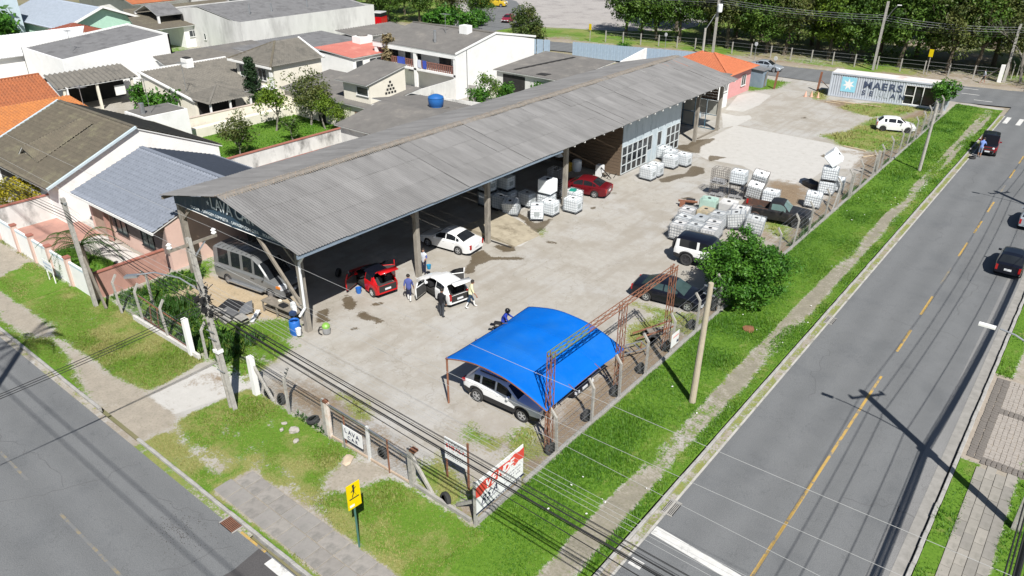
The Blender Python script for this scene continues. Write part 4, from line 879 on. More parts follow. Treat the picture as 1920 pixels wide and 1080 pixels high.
roofp('roof', low, (-91.5, 51.0, 3.0), (-91.5, 63.5, 3.0), (-98.5, 63.5, 3.5), (-98.5, 51.0, 3.5), M_fibd, 0.35, 0.02, 0, 0.2); walls(low, -98.3, -91.8, 51.2, 63.3, 2.85, M_dirtywh)
low = thing('lean_to', 'pale sand coloured roof beside the cream house chimney', 'shed')
roofp('roof', low, (-88.6, 45.5, 3.6), (-88.6, 55.5, 3.6), (-95.0, 54.5, 4.0), (-95.0, 47.0, 4.0), M_tbeige, 0.4, 0.02, 0, 0.2); walls(low, -94.8, -88.8, 47.0, 54.3, 3.4, M_whiter)
# --- cream house with porch
h = thing('cream_house', 'cream house with tall side wall, grey tile roof and hipped porch', 'house')
walls(h, -87.0, -76.3, 41.2, 52.0, 3, M_cream, top=lambda x, y: 4.0-1.6*(x+87)/10.7)
roofp('roof', h, (-76.0, 41.0, 2.45), (-76.0, 52.2, 2.45), (-87.2, 52.2, 4.05), (-87.2, 41.0, 4.05), M_tbeige, 0.36, 0.06, 0.45)
MB().beam((-76.2, 41.05, 2.5), (-87.2, 41.05, 4.12), 0.24, 0.16).build('parapet', M_whiter, h); MB().beam((-87.2, 41.0, 4.1), (-87.2, 52.2, 4.1), 0.22, 0.18).build('parapet', M_whiter, h)
MB().box((-86.0, 46.5, 4.4), (1.2, 0.9, 1.0)).build('chimney', M_whiter, h); MB().box((-86.0, 46.5, 4.95), (0.9, 0.6, 0.2)).build('chimney_cap', M_dark, h)
window(h, '-y', (-80.3, 41.19), 1.2, 1.4, 0.9, 2)
pr = MB().box((-75.6, 43.6, 0.03), (4.6, 4.6, 0.06)).build('porch_floor', M_conc, h)
cx, cy, ax_, bx_ = -75.8, 43.7, 2.7, 2.7
ap = (-75.8, 43.7, 3.75)
for k, (e0, e1) in enumerate((((-73.1, 41.0), (-73.1, 46.4)), ((-78.5, 41.0), (-73.1, 41.0)), ((-73.1, 46.4), (-78.5, 46.4)))):
    ce = Vector(((e0[0]+e1[0])/2, (e0[1]+e1[1])/2, 0)); apx = Vector(ap)
    a_, b_ = Vector((*e0, 2.55)), Vector((*e1, 2.55)); d_ = Vector((*e0, 3.75)) + (apx-Vector((ce.x, ce.y, 3.75))); c_ = Vector((*e1, 3.75)) + (apx-Vector((ce.x, ce.y, 3.75)))
    cl = []
    for P_, Q_ in ((a_, apx), (b_, apx)):
        ed = (Q_-P_); nn = ed.cross(Vector((0, 0, 1))).normalized(); 
        if nn.dot(ce - P_) > 0: nn = -nn
        cl.append((P_, nn))
    roofp('porch_roof', h, a_, b_, c_, d_, M_tbeige, 0.3, 0.03, 0.35, clip=cl)
for e0, e1 in (((-73.1, 41.0), 0), ((-73.1, 46.4), 0)): MB().beam((e0[0], e0[1], 2.6), ap, 0.22, 0.1).build('hip_ridge', M_tbeige, h)
for p_ in ((-73.4, 41.3), (-73.4, 43.6), (-73.4, 46.1)): MB().box((p_[0], p_[1], 1.25), (0.18, 0.18, 2.6)).build('porch_post', M_white, h)
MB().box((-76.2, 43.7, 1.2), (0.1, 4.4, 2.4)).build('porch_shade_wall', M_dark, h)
gw = thing('garden_wall', 'long white garden wall in front of the cream house lawn', 'wall')
MB().box((-72.6, 43.8, 0.85), (0.16, 14.6, 1.9)).build('wall', M_cream, gw); MB().box((-72.6, 43.8, 1.82), (0.26, 14.6, 0.08)).build('coping', pm('pale_coping', (0.6, 0.5, 0.43), (0.5, 0.42, 0.36)), gw)
MB().box((-71.8, 43.4, 0.45), (0.9, 13.8, 0.95)).build('terrace', M_cream, gw)
bal = thing('balustrade', 'pale blue balustrade with round holes beside the cream house', 'balustrade')
MB().box((-74.9, 37.9, 1.62), (3.8, 0.14, 0.14)).build('rail', M_bluegrey, bal); MB().box((-74.9, 37.9, 0.75), (3.8, 0.14, 0.9)).build('base', M_bluegrey, bal)
for k in range(7): MB().box((-76.7+k*0.6, 37.9, 1.35), (0.2, 0.12, 0.5)).build('baluster', M_bluegrey, bal)
bw2 = thing('garden_wall', 'white back wall with red brick coping behind the lawn', 'wall')
MB().box((-58.35, 39.7, 0.8), (0.16, 12.6, 1.75)).build('wall', M_stain, bw2); MB().box((-58.35, 39.7, 1.7), (0.3, 12.6, 0.08)).build('coping', M_redcap, bw2)
MB().box((-54.8, 38.5, 0.7), (0.16, 9.0, 1.5)).build('wall', M_stain, bw2); MB().box((-54.8, 38.5, 1.48), (0.26, 9.0, 0.07)).build('coping', M_redcap, bw2)
MB().box((-56.0, 46.1, 0.8), (5.0, 0.16, 1.7)).build('wall', M_stain, bw2)
# --- two storey cream house with hip roof
h = thing('two_storey_house', 'two storey cream house with hipped tile roof and stone clad ground floor', 'house')
walls(h, -81.3, -74.0, 49.9, 56.5, 5, M_cream, top=lambda x, y: 4.95+(1.75*(1-abs(x+78)/4.0) if y > 56 else 0))
MB().box((-77.8, 49.86, 1.15), (7.3, 0.08, 2.4)).build('stone_cladding', M_stone, h)
MB().box((-77.8, 49.6, 2.55), (7.9, 0.7, 0.14)).build('slab_ledge', M_whiter, h)
for wx in (-79.9, -76.2): window(h, '-y', (wx, 49.89), 1.4, 1.2, 3.2, 2)
ap0, ap1 = Vector((-78.0, 53.3, 6.85)), Vector((-78.0, 56.6, 6.85))
def tri_roof(parent, a_, b_, apx, mat, pitch=0.3, course=0.4):
    a_, b_, apx = Vector(a_), Vector(b_), Vector(apx); ce = (a_+b_)/2
    t = (apx-a_).dot(b_-a_)/(b_-a_).length_squared; foot = a_.lerp(b_, t); d_ = a_+(apx-foot); c_ = b_+(apx-foot); cl = []
    for P_ in (a_, b_):
        nn = (apx-P_).cross(Vector((0, 0, 1))).normalized()
        if nn.dot(ce-P_) > 0: nn = -nn
        cl.append((P_, nn))
    return roofp('roof', parent, a_, b_, c_, d_, mat, pitch, 0.03, course, clip=cl)
tri_roof(h, (-81.8, 49.3, 5.0), (-73.6, 49.3, 5.0), ap0, M_tbeige)
def trap_roof(parent, a_, b_, c_, d_, mat, pitch=0.3, course=0.4):
    """eave a-b, shorter ridge d-c"""
    a_, b_, c_, d_ = map(Vector, (a_, b_, c_, d_)); e = (b_-a_).normalized()
    up = (d_-a_) - e*(d_-a_).dot(e); cl = []
    for P_, Q_ in ((a_, d_), (b_, c_)):
        nn = (Q_-P_).cross(Vector((0, 0, 1))); 
        if nn.length < 1e-4: continue
        nn.normalize()
        if nn.dot((a_+b_)/2+up*0.3-P_) > 0: nn = -nn
        cl.append((P_, nn))
    return roofp('roof', parent, a_, b_, b_+up, a_+up, mat, pitch, 0.03, course, clip=cl)
trap_roof(h, (-73.6, 49.3, 5.0), (-73.6, 56.7, 5.0), ap1, ap0, M_tbeige); trap_roof(h, (-81.8, 49.3, 5.0), (-81.8, 56.7, 5.0), ap1, ap0, M_tbeige)
MB().beam((-73.6, 49.3, 5.06), ap0, 0.24, 0.12).build('hip_ridge', M_tbrown, h); MB().beam((-81.8, 49.3, 5.06), ap0, 0.24, 0.12).build('hip_ridge', M_tbrown, h); MB().beam((-73.6, 56.7, 5.06), ap1, 0.2, 0.2).build('parapet', M_whiter, h)
m = MB(); m.box((-77.7, 49.25, 4.88), (8.4, 0.12, 0.22)); m.build('gutter', M_white, h)
MB().box((-73.9, 49.4, 3.6), (0.5, 0.16, 1.6)).build('downpipe', M_white, h)
# --- red roofed annex
h = thing('red_roof_house', 'white annex with low red roof and water tank housing on top', 'house')
walls(h, -82.3, -75.2, 62.2, 69.6, 3.95, M_whiter)
roofp('roof', h, (-74.9, 62.0, 4.0), (-74.9, 69.8, 4.0), (-82.6, 69.8, 4.45), (-82.6, 62.0, 4.45), M_redroof, 0.3, 0.02)
MB().box((-81.0, 69.0, 4.75), (1.6, 2.2, 0.9)).build('tank_housing', M_whiter, h); MB().lathe([(0.7, 4.9), (0.75, 5.35), (0.3, 5.5)], 14, c=(-81.0, 69.0, 0)).build('tank_lid', M_fibd, h)
window(h, '+x', (-75.18, 63.2), 1.1, 1.2, 2.3, 1); window(h, '+x', (-75.18, 66.0), 2.2, 1.2, 2.3, 2); window(h, '+x', (-75.18, 68.8), 1.0, 1.0, 2.4, 1)
# --- white two storey house with balcony
h = thing('balcony_house', 'white two storey house with balcony, brown railing and broad grey roof', 'house')
gt = lambda x, y: 5.3+1.5*(1-abs(y-74.1)/7.5)
m = MB()
walls(h, -76.2, -62.0, 68.6, 82.0, 5.2, M_whiter, top=lambda x, y: gt(x, y)-0.05)
MB().add([(-62.0, 66.8, -0.05), (-62.0, 68.7, -.05), (-62.0, 68.7, 5.6), (-62.0, 66.8, 5.25), (-62.25, 66.8, -0.05), (-62.25, 68.7, -.05), (-62.25, 68.7, 5.6), (-62.25, 66.8, 5.25)], [(0, 1, 2, 3), (7, 6, 5, 4), (0, 3, 7, 4)]).build('wall', M_whiter, h)
roofp('roof', h, (-76.4, 66.6, 5.4), (-61.95, 66.6, 5.3), (-61.95, 74.1, 6.8), (-76.4, 74.1, 6.8), M_fibd, 0.3, 0.02, 0, 0.12)
roofp('roof', h, (-76.4, 82.2, 5.4), (-61.95, 82.2, 5.4), (-61.95, 74.1, 6.8), (-76.4, 74.1, 6.8), M_fibd, 0.3, 0.02, 0, 0.12)
MB().beam((-61.95, 66.6, 5.36), (-61.95, 74.1, 6.86), 0.1, 0.22).build('verge', M_whiter, h); MB().beam((-61.95, 82.2, 5.46), (-61.95, 74.1, 6.86), 0.1, 0.22).build('verge', M_whiter, h)
MB().beam((-76.4, 74.1, 6.85), (-61.95, 74.1, 6.85), 0.3, 0.1).build('ridge', M_tbeige, h)
MB().box((-69.2, 66.75, 5.0), (14.3, 0.2, 0.55)).build('fascia', M_whiter, h)
MB().box((-69.2, 67.7, 2.75), (14.2, 2.0, 0.25)).build('balcony_floor', M_whiter, h)
for xx in (-75.9, -68.9, -62.2): MB().box((xx, 66.85, 2.5), (0.45, 0.3, 5.0)).build('pillar', M_whiter, h)
M_rail = pm('brown_railing', (0.26, 0.12, 0.09), (0.2, 0.09, 0.07), rough=0.8)
for seg0, seg1 in ((-75.6, -69.2), (-68.6, -62.5)):
    MB().box(((seg0+seg1)/2, 66.9, 3.78), (seg1-seg0, 0.1, 0.1)).build('handrail', M_rail, h)
    nb = 20
    for k in range(nb): MB().box((seg0+(seg1-seg0)*(k+.5)/nb, 66.9, 3.32), (0.12, 0.08, 0.85)).build('baluster', M_rail, h)
for wx, ww in ((-74.6, 1.6), (-72.0, 1.0), (-70.0, 0.7), (-65.5, 2.0), (-63.3, 1.2)): opening(h, 'door', '-y', (wx, 68.6), ww, 2.9, 4.9, M_win, 0.02)
window(h, '-y', (-71.5, 68.58), 0.9, 0.5, 1.9, 1)
MB().box((-66.0, 73.0, 7.0), (1.3, 1.0, 1.0)).build('chimney', M_whiter, h); MB().tube((-67.5, 69.0, 5.8), (-67.5, 69.0, 7.2), 0.18, n=10).build('flue', M_metal, h)
cl = thing('laundry', 'blue and white washing hung on the balcony rail of the white house', 'laundry')
M_blucl = pm('blue_cloth', (0.04, 0.07, 0.35), (0.05, 0.09, 0.42), rough=0.9)
for xx, w_, m_ in ((-71.4, 1.3, M_blucl), (-68.2, 0.6, pm('pale_cloth', (0.55, 0.58, 0.66), (0.5, 0.52, 0.6), rough=.9)), (-67.3, 0.6, M_blucl)): MB().box((xx, 66.78, 3.45), (w_, 0.05, 0.95)).build('cloth', m_, cl)
# --- box storey with low roof
h = thing('box_house', 'cream box storey with sloping grey roof and pyramid of dark vents', 'house')
tp = lambda x, y: 5.0+1.1*(y-50.5)/5.2
walls(h, -63.3, -59.2, 50.8, 55.8, 5, M_cream, z0=2.2, top=lambda x, y: tp(x, y)-.08)
roofp('roof', h, (-63.9, 50.2, 4.95), (-59.0, 50.2, 4.95), (-59.0, 56.0, 6.15), (-63.9, 56.0, 6.15), M_fibd, 0.3, 0.02)
window(h, '-y', (-60.3, 50.79), 1.7, 0.8, 3.7, 1)
for r in range(4):
    for k in range(r+1): MB().box((-59.18, 53.6+(k-r/2)*0.42, 4.75-r*0.36), (0.05, 0.26, 0.2)).build('vent_block', M_dark, h)
roofp('roof', h, (-73.2, 49.7, 2.8), (-58.0, 49.7, 2.8), (-58.0, 57.0, 3.7), (-73.2, 57.0, 3.7), M_fibd, 0.3, 0.02)
walls(h, -72.8, -58.4, 50.1, 56.8, 2.75, M_cream)
opening(h, 'door', '-y', (-66.5, 50.1), 1.2, 0, 2.2); opening(h, 'window_opening', '-y', (-63.5, 50.1), 1.5, 0.9, 2.1, M_win); opening(h, 'door', '-y', (-60.5, 50.1), 1.0, 0, 2.1, M_stone)
MB().box((-58.35, 52.0, 2.95), (0.9, 3.0, 0.15)).build('ledge', M_stain, h)
# --- low roofs with blue tank
h = thing('low_shed', 'low grey shed roof with blue water tank next to the wash shed', 'shed')
roofp('roof', h, (-56.0, 43.4, 3.0), (-46.0, 43.4, 3.0), (-46.0, 49.5, 4.1), (-56.0, 49.5, 4.1), M_fibd, 0.3, 0.02)
roofp('roof', h, (-57.5, 56.2, 3.2), (-46.0, 56.2, 3.2), (-46.0, 49.5, 4.1), (-57.5, 49.5, 4.1), M_fibd, 0.3, 0.02)
walls(h, -55.6, -46.2, 43.8, 56.0, 2.9, M_stain)
t = thing('water_tank', 'round blue plastic water tank with domed lid on the low roof', 'water tank', (-50.8, 51.7, 3.75))
M_btank = pm('blue_plastic', (0.02, 0.12, 0.36), (0.02, 0.10, 0.30), rough=0.4)
MB().lathe([(0.55, 0.12), (0.7, 0.25), (0.78, 0.9), (0.74, 1.0)], 20).build('tank', M_btank, t, smooth=True); MB().lathe([(0.76, 1.0), (0.72, 1.12), (0.3, 1.3), (0.02, 1.33)], 20).build('lid', M_btank, t, smooth=True); MB().box((0, 0, 0.05), (1.9, 1.7, 0.14)).build('stand', M_fibd, t)
w_ = thing('yard_wall', 'stained concrete yard wall behind the blue water tank', 'wall')
MB().beam((-62.0, 57.0, 1.3), (-46.5, 60.2, 1.3), 0.16, 2.8).build('wall', M_stain, w_); MB().beam((-62.2, 57.4, 0.9), (-62.2, 66.6, 1.2), 0.16, 2.5).build('wall', M_stain, w_)
MB().box((-58.9, 66.0, 1.2), (0.9, 0.12, 2.2), rz=0.3).build('loose_panel', M_conc, w_)
# --- grey shed near far end
h = thing('grey_shed', 'old grey shed with patched fibre cement roof beyond the white house', 'shed')
roofp('roof', h, (-60.6, 71.8, 3.0), (-50.0, 71.8, 3.0), (-50.0, 83.0, 3.6), (-60.9, 83.0, 3.6), M_fibd, 0.3, 0.02)
walls(h, -60.3, -50.3, 72.2, 82.6, 2.9, M_stain); opening(h, 'dark_opening', '-y', (-57.6, 72.2), 3.4, 0, 2.6)
MB().add([(-58.4, 73.0, 3.12), (-57.9, 73.0, 3.12), (-55.3, 82.0, 3.6), (-55.8, 82.0, 3.6)], [(0, 1, 2, 3)]).build('roof_gap', M_dark, h)
MB().add([(-54.6, 72.6, 3.1), (-53.2, 72.6, 3.1), (-53.0, 73.6, 3.16), (-54.4, 73.4, 3.16)], [(0, 1, 2, 3)]).build('roof_gap', M_dark, h)
w2 = thing('gable_wall', 'small white triangular parapet wall behind the long shed roof', 'wall'); MB().add([(-49.9, 84.2, 0), (-49.9, 90.5, 0), (-49.9, 90.5, 4.2), (-49.9, 84.2, 3.4), (-50.1, 84.2, 0), (-50.1, 90.5, 0), (-50.1, 90.5, 4.2), (-50.1, 84.2, 3.4)], [(0, 1, 2, 3), (7, 6, 5, 4), (3, 2, 6, 7), (0, 3, 7, 4), (1, 5, 6, 2)]).build('wall', M_whiter, w2)
pf = thing('panel_fence', 'blue grey corrugated panel fence along the far street', 'fence')
for a_, b_ in (((-73.5, 96.0), (-70.4, 97.2)), ((-66.8, 98.0), (-48.0, 102.5))):
    a_, b_ = Vector((*a_, 0)), Vector((*b_, 0)); n = max(1, int((b_-a_).length/1.0)); d = (b_-a_)/n; an = math.atan2(d.y, d.x)
    for k in range(n):
        p_ = a_+d*(k+.5); mm_ = MB()
        for j in range(5): mm_.box((-0.4+0.2*j, 0.015*(1 if j % 2 else -1), 1.1), (0.2, 0.03, 2.2))
        mm_.build('panel', pm('blue_grey_panel', (0.30, 0.38, 0.46), (0.25, 0.32, 0.40), rough=0.6), pf, (p_.x, p_.y, 0), an)
# --- pink house with orange hip roof at far end
h = thing('hip_roof_house', 'small pink house with bright orange hip roof at far end of yard', 'house')
walls(h, -45.6, -36.9, 86.6, 94.2, 2.95, pm('rose_render', (0.60, 0.30, 0.29), (0.54, 0.26, 0.25), rough=0.9))
ap0, ap1 = Vector((-42.0, 90.4, 4.7)), Vector((-40.4, 90.4, 4.7)); e = [(-46.2, 86.0, 3.0), (-36.2, 86.0, 3.0), (-36.2, 94.8, 3.0), (-46.2, 94.8, 3.0)]
trap_roof(h, e[0], e[1], ap1, ap0, M_tor2); trap_roof(h, e[3], e[2], ap1, ap0, M_tor2); tri_roof(h, e[1], e[2], ap1, M_tor2); tri_roof(h, e[0], e[3], ap0, M_tor2)
for p_, q_ in ((e[0], ap0), (e[1], ap1), (e[2], ap1), (e[3], ap0)): MB().beam((p_[0], p_[1], p_[2]+.05), q_+Vector((0, 0, .05)), 0.22, 0.1).build('hip_ridge', M_tor2, h)
window(h, '+x', (-36.88, 92.0), 1.2, 1.2, 1.0, 2); window(h, '-y', (-39.0, 86.58), 1.2, 1.2, 1.0, 2)
lt = thing('white_wall_annex', 'white panelled annex with grilled gate between shed and pink house', 'shed')
for k in range(8): MB().box((-35.6, 76.0+k*1.15, 1.75), (0.08, 1.12, 3.5)).build('wall_panel', M_bluepanel if k < 4 else M_whiter, lt)
MB().box((-39.5, 80.5, 3.55), (7.8, 9.6, 0.12)).build('roof', M_fibd, lt); window(lt, '+x', (-35.55, 83.4), 1.6, 1.3, 1.9, 4); opening(lt, 'door', '+x', (-35.56, 78.4), 0.9, 0, 2.1, M_metal)
hut = thing('sheet_hut', 'narrow grey sheet metal hut at the yard entrance by far street', 'hut', (-37.0, 97.0, 0))
MB().box((0, 0, 1.1), (1.9, 1.6, 2.2)).build('wall', M_bluesteel, hut); MB().slab([(-1.1, -1, 2.35), (1.1, -1, 2.2), (1.1, 1, 2.2), (-1.1, 1, 2.35)], 0.06).build('roof', M_fibg, hut)
# --- far left background
h = thing('white_gable_house', 'bright white roofed house at the far left edge', 'house')
walls(h, -124, -109.5, 30, 48.6, 3.6, M_whiter, top=lambda x, y: 3.6 if abs(x+117) > 4 else 4.2)
roofp('roof', h, (-109.0, 30, 3.8), (-109.0, 44.5, 3.8), (-117, 49.0, 5.3), (-117, 30, 5.3), pm('white_sheet_roof', (0.74, 0.74, 0.73), (0.66, 0.66, 0.65), scale=.6, rough=.6), 0.4, 0.015); roofp('roof', h, (-125, 30, 3.8), (-125, 49, 3.8), (-117, 49.0, 5.3), (-117, 30, 5.3), MAT['white_sheet_roof'], 0.4, 0.015)
h = thing('mint_house', 'mint green gabled house with pale blue grey roof at upper left', 'house')
walls(h, -150, -127.5, 50.5, 63.0, 3.6, M_green, top=lambda x, y: 3.6+2.4*(1-abs(y-56.5)/6.5))
M_pale = pm('pale_grey_roof', (0.34, 0.38, 0.44), (0.28, 0.32, 0.37), rough=0.8)
roofp('roof', h, (-150, 49.8, 3.5), (-126.8, 49.8, 3.5), (-126.8, 56.5, 6.2), (-150, 56.5, 6.2), M_pale, 0.3, 0.03, 0.4); roofp('roof', h, (-150, 63.6, 3.5), (-126.8, 63.6, 3.5), (-126.8, 56.5, 6.2), (-150, 56.5, 6.2), M_pale, 0.3, 0.03, 0.4)
MB().beam((-126.7, 49.8, 3.6), (-126.7, 56.5, 6.3), 0.14, 0.3).build('verge', M_white, h); MB().beam((-126.7, 63.6, 3.6), (-126.7, 56.5, 6.3), 0.14, 0.3).build('verge', M_white, h)
window(h, '+x', (-127.45, 58.5), 1.6, 1.0, 2.2, 2)
h = thing('red_roof_shed', 'small dark red tiled roof in front of the mint house', 'shed')
tri_roof(h, (-119.6, 46.5, 4.0), (-119.6, 53.0, 4.0), (-122.5, 49.8, 5.1), pm('dark_red_tile', (0.24, 0.07, 0.04), (0.18, 0.055, 0.035), scale=3, rough=.9)); tri_roof(h, (-125.4, 46.5, 4.0), (-119.6, 46.5, 4.0), (-122.5, 49.8, 5.1), MAT['dark_red_tile']); tri_roof(h, (-125.4, 53.0, 4.0), (-119.6, 53.0, 4.0), (-122.5, 49.8, 5.1), MAT['dark_red_tile']); walls(h, -125, -120, 47, 52.6, 3.9, M_cream)
h = thing('brown_roof_house', 'house with dull brown roof and tanks between mint house and warehouse', 'house')
walls(h, -139, -118.6, 64.6, 80.0, 3.4, M_whiter); roofp('roof', h, (-118.0, 57.0, 3.4), (-118.0, 80.4, 3.4), (-132, 80.4, 5.0), (-132, 62.0, 5.0), M_tbrown, 0.3, 0.02)
MB().box((-127, 66, 4.9), (2.0, 2.0, 1.2)).build('tank_housing', M_fibd, h)
window(h, '+x', (-118.55, 66.0), 1.2, 0.9, 1.6, 2)
h = thing('blue_grey_block', 'pale blue grey tall block at the upper left corner', 'building')
walls(h, -170, -140, 34, 49.5, 7.6, M_bluegrey); roofp('roof', h, (-140, 34, 7.6), (-140, 49.5, 7.6), (-170, 49.5, 8.4), (-170, 34, 8.4), M_pale, 0.5, 0.03); 
for yy in (43.0, 46.0): window(h, '+x', (-139.98, yy), 1.2, 1.2, 4.8, 2)
h = thing('red_tile_house', 'far house with red tile roof at the top left', 'house')
walls(h, -176, -150, 74, 96, 3.4, M_whiter); roofp('roof', h, (-149, 72, 3.4), (-149, 98, 3.4), (-160, 98, 6.0), (-160, 72, 6.0), M_tor, 0.3, 0.03, 0.4); roofp('roof', h, (-177, 72, 3.4), (-177, 98, 3.4), (-160, 98, 6.0), (-160, 72, 6.0), M_tor, 0.3, 0.03, 0.4)
h = thing('grey_roof_hall', 'grey roofed hall behind the warehouse at the top edge', 'building')
walls(h, -160, -136, 84, 112, 4.4, M_dirtywh); roofp('roof', h, (-135.5, 84, 4.4), (-135.5, 112, 4.4), (-150, 112, 6.2), (-150, 84, 6.2), M_fibg, 0.5, 0.02); roofp('roof', h, (-162, 84, 4.4), (-162, 112, 4.4), (-150, 112, 6.2), (-150, 84, 6.2), M_fibg, 0.5, 0.02)
h = thing('small_shed', 'low corrugated shed roof beside the red truck behind the warehouse', 'shed')
roofp('roof', h, (-90.5, 76.5, 3.0), (-90.5, 88.0, 3.0), (-96.0, 88.0, 3.5), (-96.0, 76.5, 3.5), M_fibd, 0.5, 0.08); walls(h, -95.6, -91, 77, 87.6, 2.8, M_dirtywh)
h = thing('low_block', 'dark low roof between warehouse foot and red roofed annex', 'shed')
roofp('roof', h, (-84.0, 58.5, 2.9), (-84.0, 75.5, 2.9), (-98.0, 75.5, 3.4), (-98.0, 58.5, 3.4), M_fibg, 0.4, 0.02); walls(h, -97.5, -84.4, 59, 75, 2.8, M_dirtywh)
kio = thing('kiosk', 'small white hut among trees beyond the white house', 'hut', (-98.2, 106.5, 0)); MB().box((0, 0, 1.2), (2.2, 2.0, 2.4)).build('wall', M_whiter, kio); MB().slab([(-1.3, -1.2, 2.5), (1.3, -1.2, 2.4), (1.3, 1.2, 2.4), (-1.3, 1.2, 2.5)], 0.1).build('roof', M_fibg, kio)

# ============================================================ TREES AND PLANTS
def leaf_mat(name, dark, mid, light):
    m = bpy.data.materials.new(name); m.use_nodes = True; nt = m.node_tree; N, L = nt.nodes, nt.links
    p = N['Principled BSDF']; p.inputs['Roughness'].default_value = 0.55; p.inputs['Specular IOR Level'].default_value = 0.35
    at = N.new('ShaderNodeAttribute'); at.attribute_name = 'tone'
    r = N.new('ShaderNodeValToRGB'); e = r.color_ramp.elements; e[0].color = _rgb(dark); e[1].color = _rgb(light); q = e.new(0.5); q.color = _rgb(mid)
    L.new(at.outputs['Fac'], r.inputs['Fac']); L.new(r.outputs['Color'], p.inputs['Base Color'])
    tr = N.new('ShaderNodeBsdfTranslucent'); L.new(r.outputs['Color'], tr.inputs['Color'])
    mx = N.new('ShaderNodeMixShader'); mx.inputs[0].default_value = 0.28; L.new(p.outputs[0], mx.inputs[1]); L.new(tr.outputs[0], mx.inputs[2])
    L.new(mx.outputs[0], N['Material Output'].inputs['Surface']); return m
L_park = leaf_mat('park_leaf', (0.038, 0.085, 0.012), (0.078, 0.155, 0.020), (0.14, 0.22, 0.032))
L_park2 = leaf_mat('olive_leaf', (0.045, 0.068, 0.016), (0.082, 0.108, 0.024), (0.145, 0.155, 0.042))
L_lime = leaf_mat('lime_leaf', (0.055, 0.105, 0.010), (0.11, 0.18, 0.015), (0.18, 0.26, 0.025))
L_bush = leaf_mat('bush_leaf', (0.022, 0.080, 0.007), (0.050, 0.155, 0.012), (0.105, 0.245, 0.024))
L_dark = leaf_mat('conifer_leaf', (0.010, 0.028, 0.010), (0.020, 0.048, 0.015), (0.035, 0.07, 0.02))
L_yel = leaf_mat('yellow_leaf', (0.16, 0.16, 0.01), (0.30, 0.26, 0.015), (0.42, 0.34, 0.02))
L_dry = leaf_mat('dry_leaf', (0.16, 0.12, 0.06), (0.24, 0.19, 0.10), (0.30, 0.25, 0.14))
M_bark = pm('bark', (0.14, 0.115, 0.085), (0.085, 0.07, 0.052), scale=6, rough=0.95, bump=0.5)
M_barkg = pm('grey_bark', (0.24, 0.22, 0.19), (0.15, 0.135, 0.115), scale=6, rough=0.95, bump=0.5)
def crown_mesh(name, mat, ncl, per, leaf, shape, clump, seed, hollow=0.35):
    """leaf faces in clumps; shape(rng, n) gives clump centres"""
    g = np.random.default_rng(seed)
    cc = shape(g, ncl); cr = clump*(0.6+0.8*g.random(ncl))
    ct = np.clip(g.normal(0.5, 0.2, ncl), 0, 1)
    d = g.normal(size=(ncl, per, 3)); d /= np.linalg.norm(d, axis=2, keepdims=True)
    rr = (hollow+(1-hollow)*g.random((ncl, per, 1))**0.5)
    P = (cc[:, None, :] + d*rr*cr[:, None, None]*np.array([1, 1, 0.75])).reshape(-1, 3)
    tone = np.clip(np.repeat(ct, per)+g.normal(0, 0.18, ncl*per), 0, 1)
    n = len(P); nrm = d.reshape(-1, 3)*0.7+g.normal(size=(n, 3))*0.6+np.array([0, 0, 0.45]); nrm /= np.linalg.norm(nrm, axis=1, keepdims=True)
    t = np.cross(nrm, g.normal(size=(n, 3))); t /= np.linalg.norm(t, axis=1, keepdims=True); b_ = np.cross(nrm, t)
    s = leaf*(0.6+0.8*g.random((n, 1)))
    V = np.stack([P-t*s, P-b_*s*0.45, P+t*s, P+b_*s*0.45], 1).reshape(-1, 3)
    F = np.arange(4*n).reshape(n, 4)
    me = np_mesh(name, V, F, mat)
    at = me.attributes.new('tone', 'FLOAT', 'FACE'); at.data.foreach_set('value', tone.astype(np.float32))
    return me
def ell(c, r, shell=0.55, flat=0.0, lobe=0.11):
    c = np.array(c); r = np.array(r)
    def f(g, n):
        d = g.normal(size=(n, 3)); d /= np.linalg.norm(d, axis=1, keepdims=True)
        q = (shell+(1-shell)*g.random((n, 1)))*(0.82+0.3*g.random((n, 1)))
        ph = np.arctan2(d[:, 1], d[:, 0]); q = q*(1+lobe*(np.sin(3*ph+2*d[:, 2])+0.7*np.sin(5*ph-4*d[:, 2]+1)))[:, None]
        p = d*q*r; p[:, 2] = np.where(p[:, 2] < -flat*r[2], -flat*r[2]*g.random(n), p[:, 2]) if flat else p[:, 2]
        return p+c
    return f
def cone(h, r, z0=0.2):
    def f(g, n):
        t = g.random(n)**0.8; a = g.random(n)*6.283; q = r*(1-t)*(0.55+0.45*g.random(n))
        return np.stack([q*np.cos(a), q*np.sin(a), z0+t*h], 1)
    return f
def trunk_mesh(name, h, r, limbs, reach, top, seed, mat, lean=0.0):
    g = random.Random(seed); m = MB(); p = Vector((0, 0, -0.1)); pts = [p]
    for k in range(3): p = p+Vector((g.uniform(-.12, .12)+lean/3, g.uniform(-.12, .12), (h+.1)/3)); pts.append(p)
    for k in range(3): m.tube(pts[k], pts[k+1], r*(1-0.18*k), r*(1-0.18*(k+1)), 8)
    for k in range(limbs):
        a = 6.283*k/limbs+g.uniform(-.4, .4); q0 = pts[2].lerp(pts[3], g.uniform(0.2, 1.0)); mid = q0+Vector((math.cos(a)*reach*0.45, math.sin(a)*reach*0.45, (top-h)*0.45)); end = mid+Vector((math.cos(a+g.uniform(-.5, .5))*reach*0.5, math.sin(a)*reach*0.5, (top-h)*g.uniform(0.25, 0.5)))
        m.tube(q0, mid, r*0.5, r*0.32, 6, cap=False); m.tube(mid, end, r*0.32, r*0.08, 5, cap=False)
        e2 = mid+Vector((math.cos(a+1.1)*reach*0.4, math.sin(a+1.1)*reach*0.4, (top-h)*0.3)); m.tube(mid, e2, r*0.22, r*0.05, 5, cap=False)
    return m.mesh(name, mat)
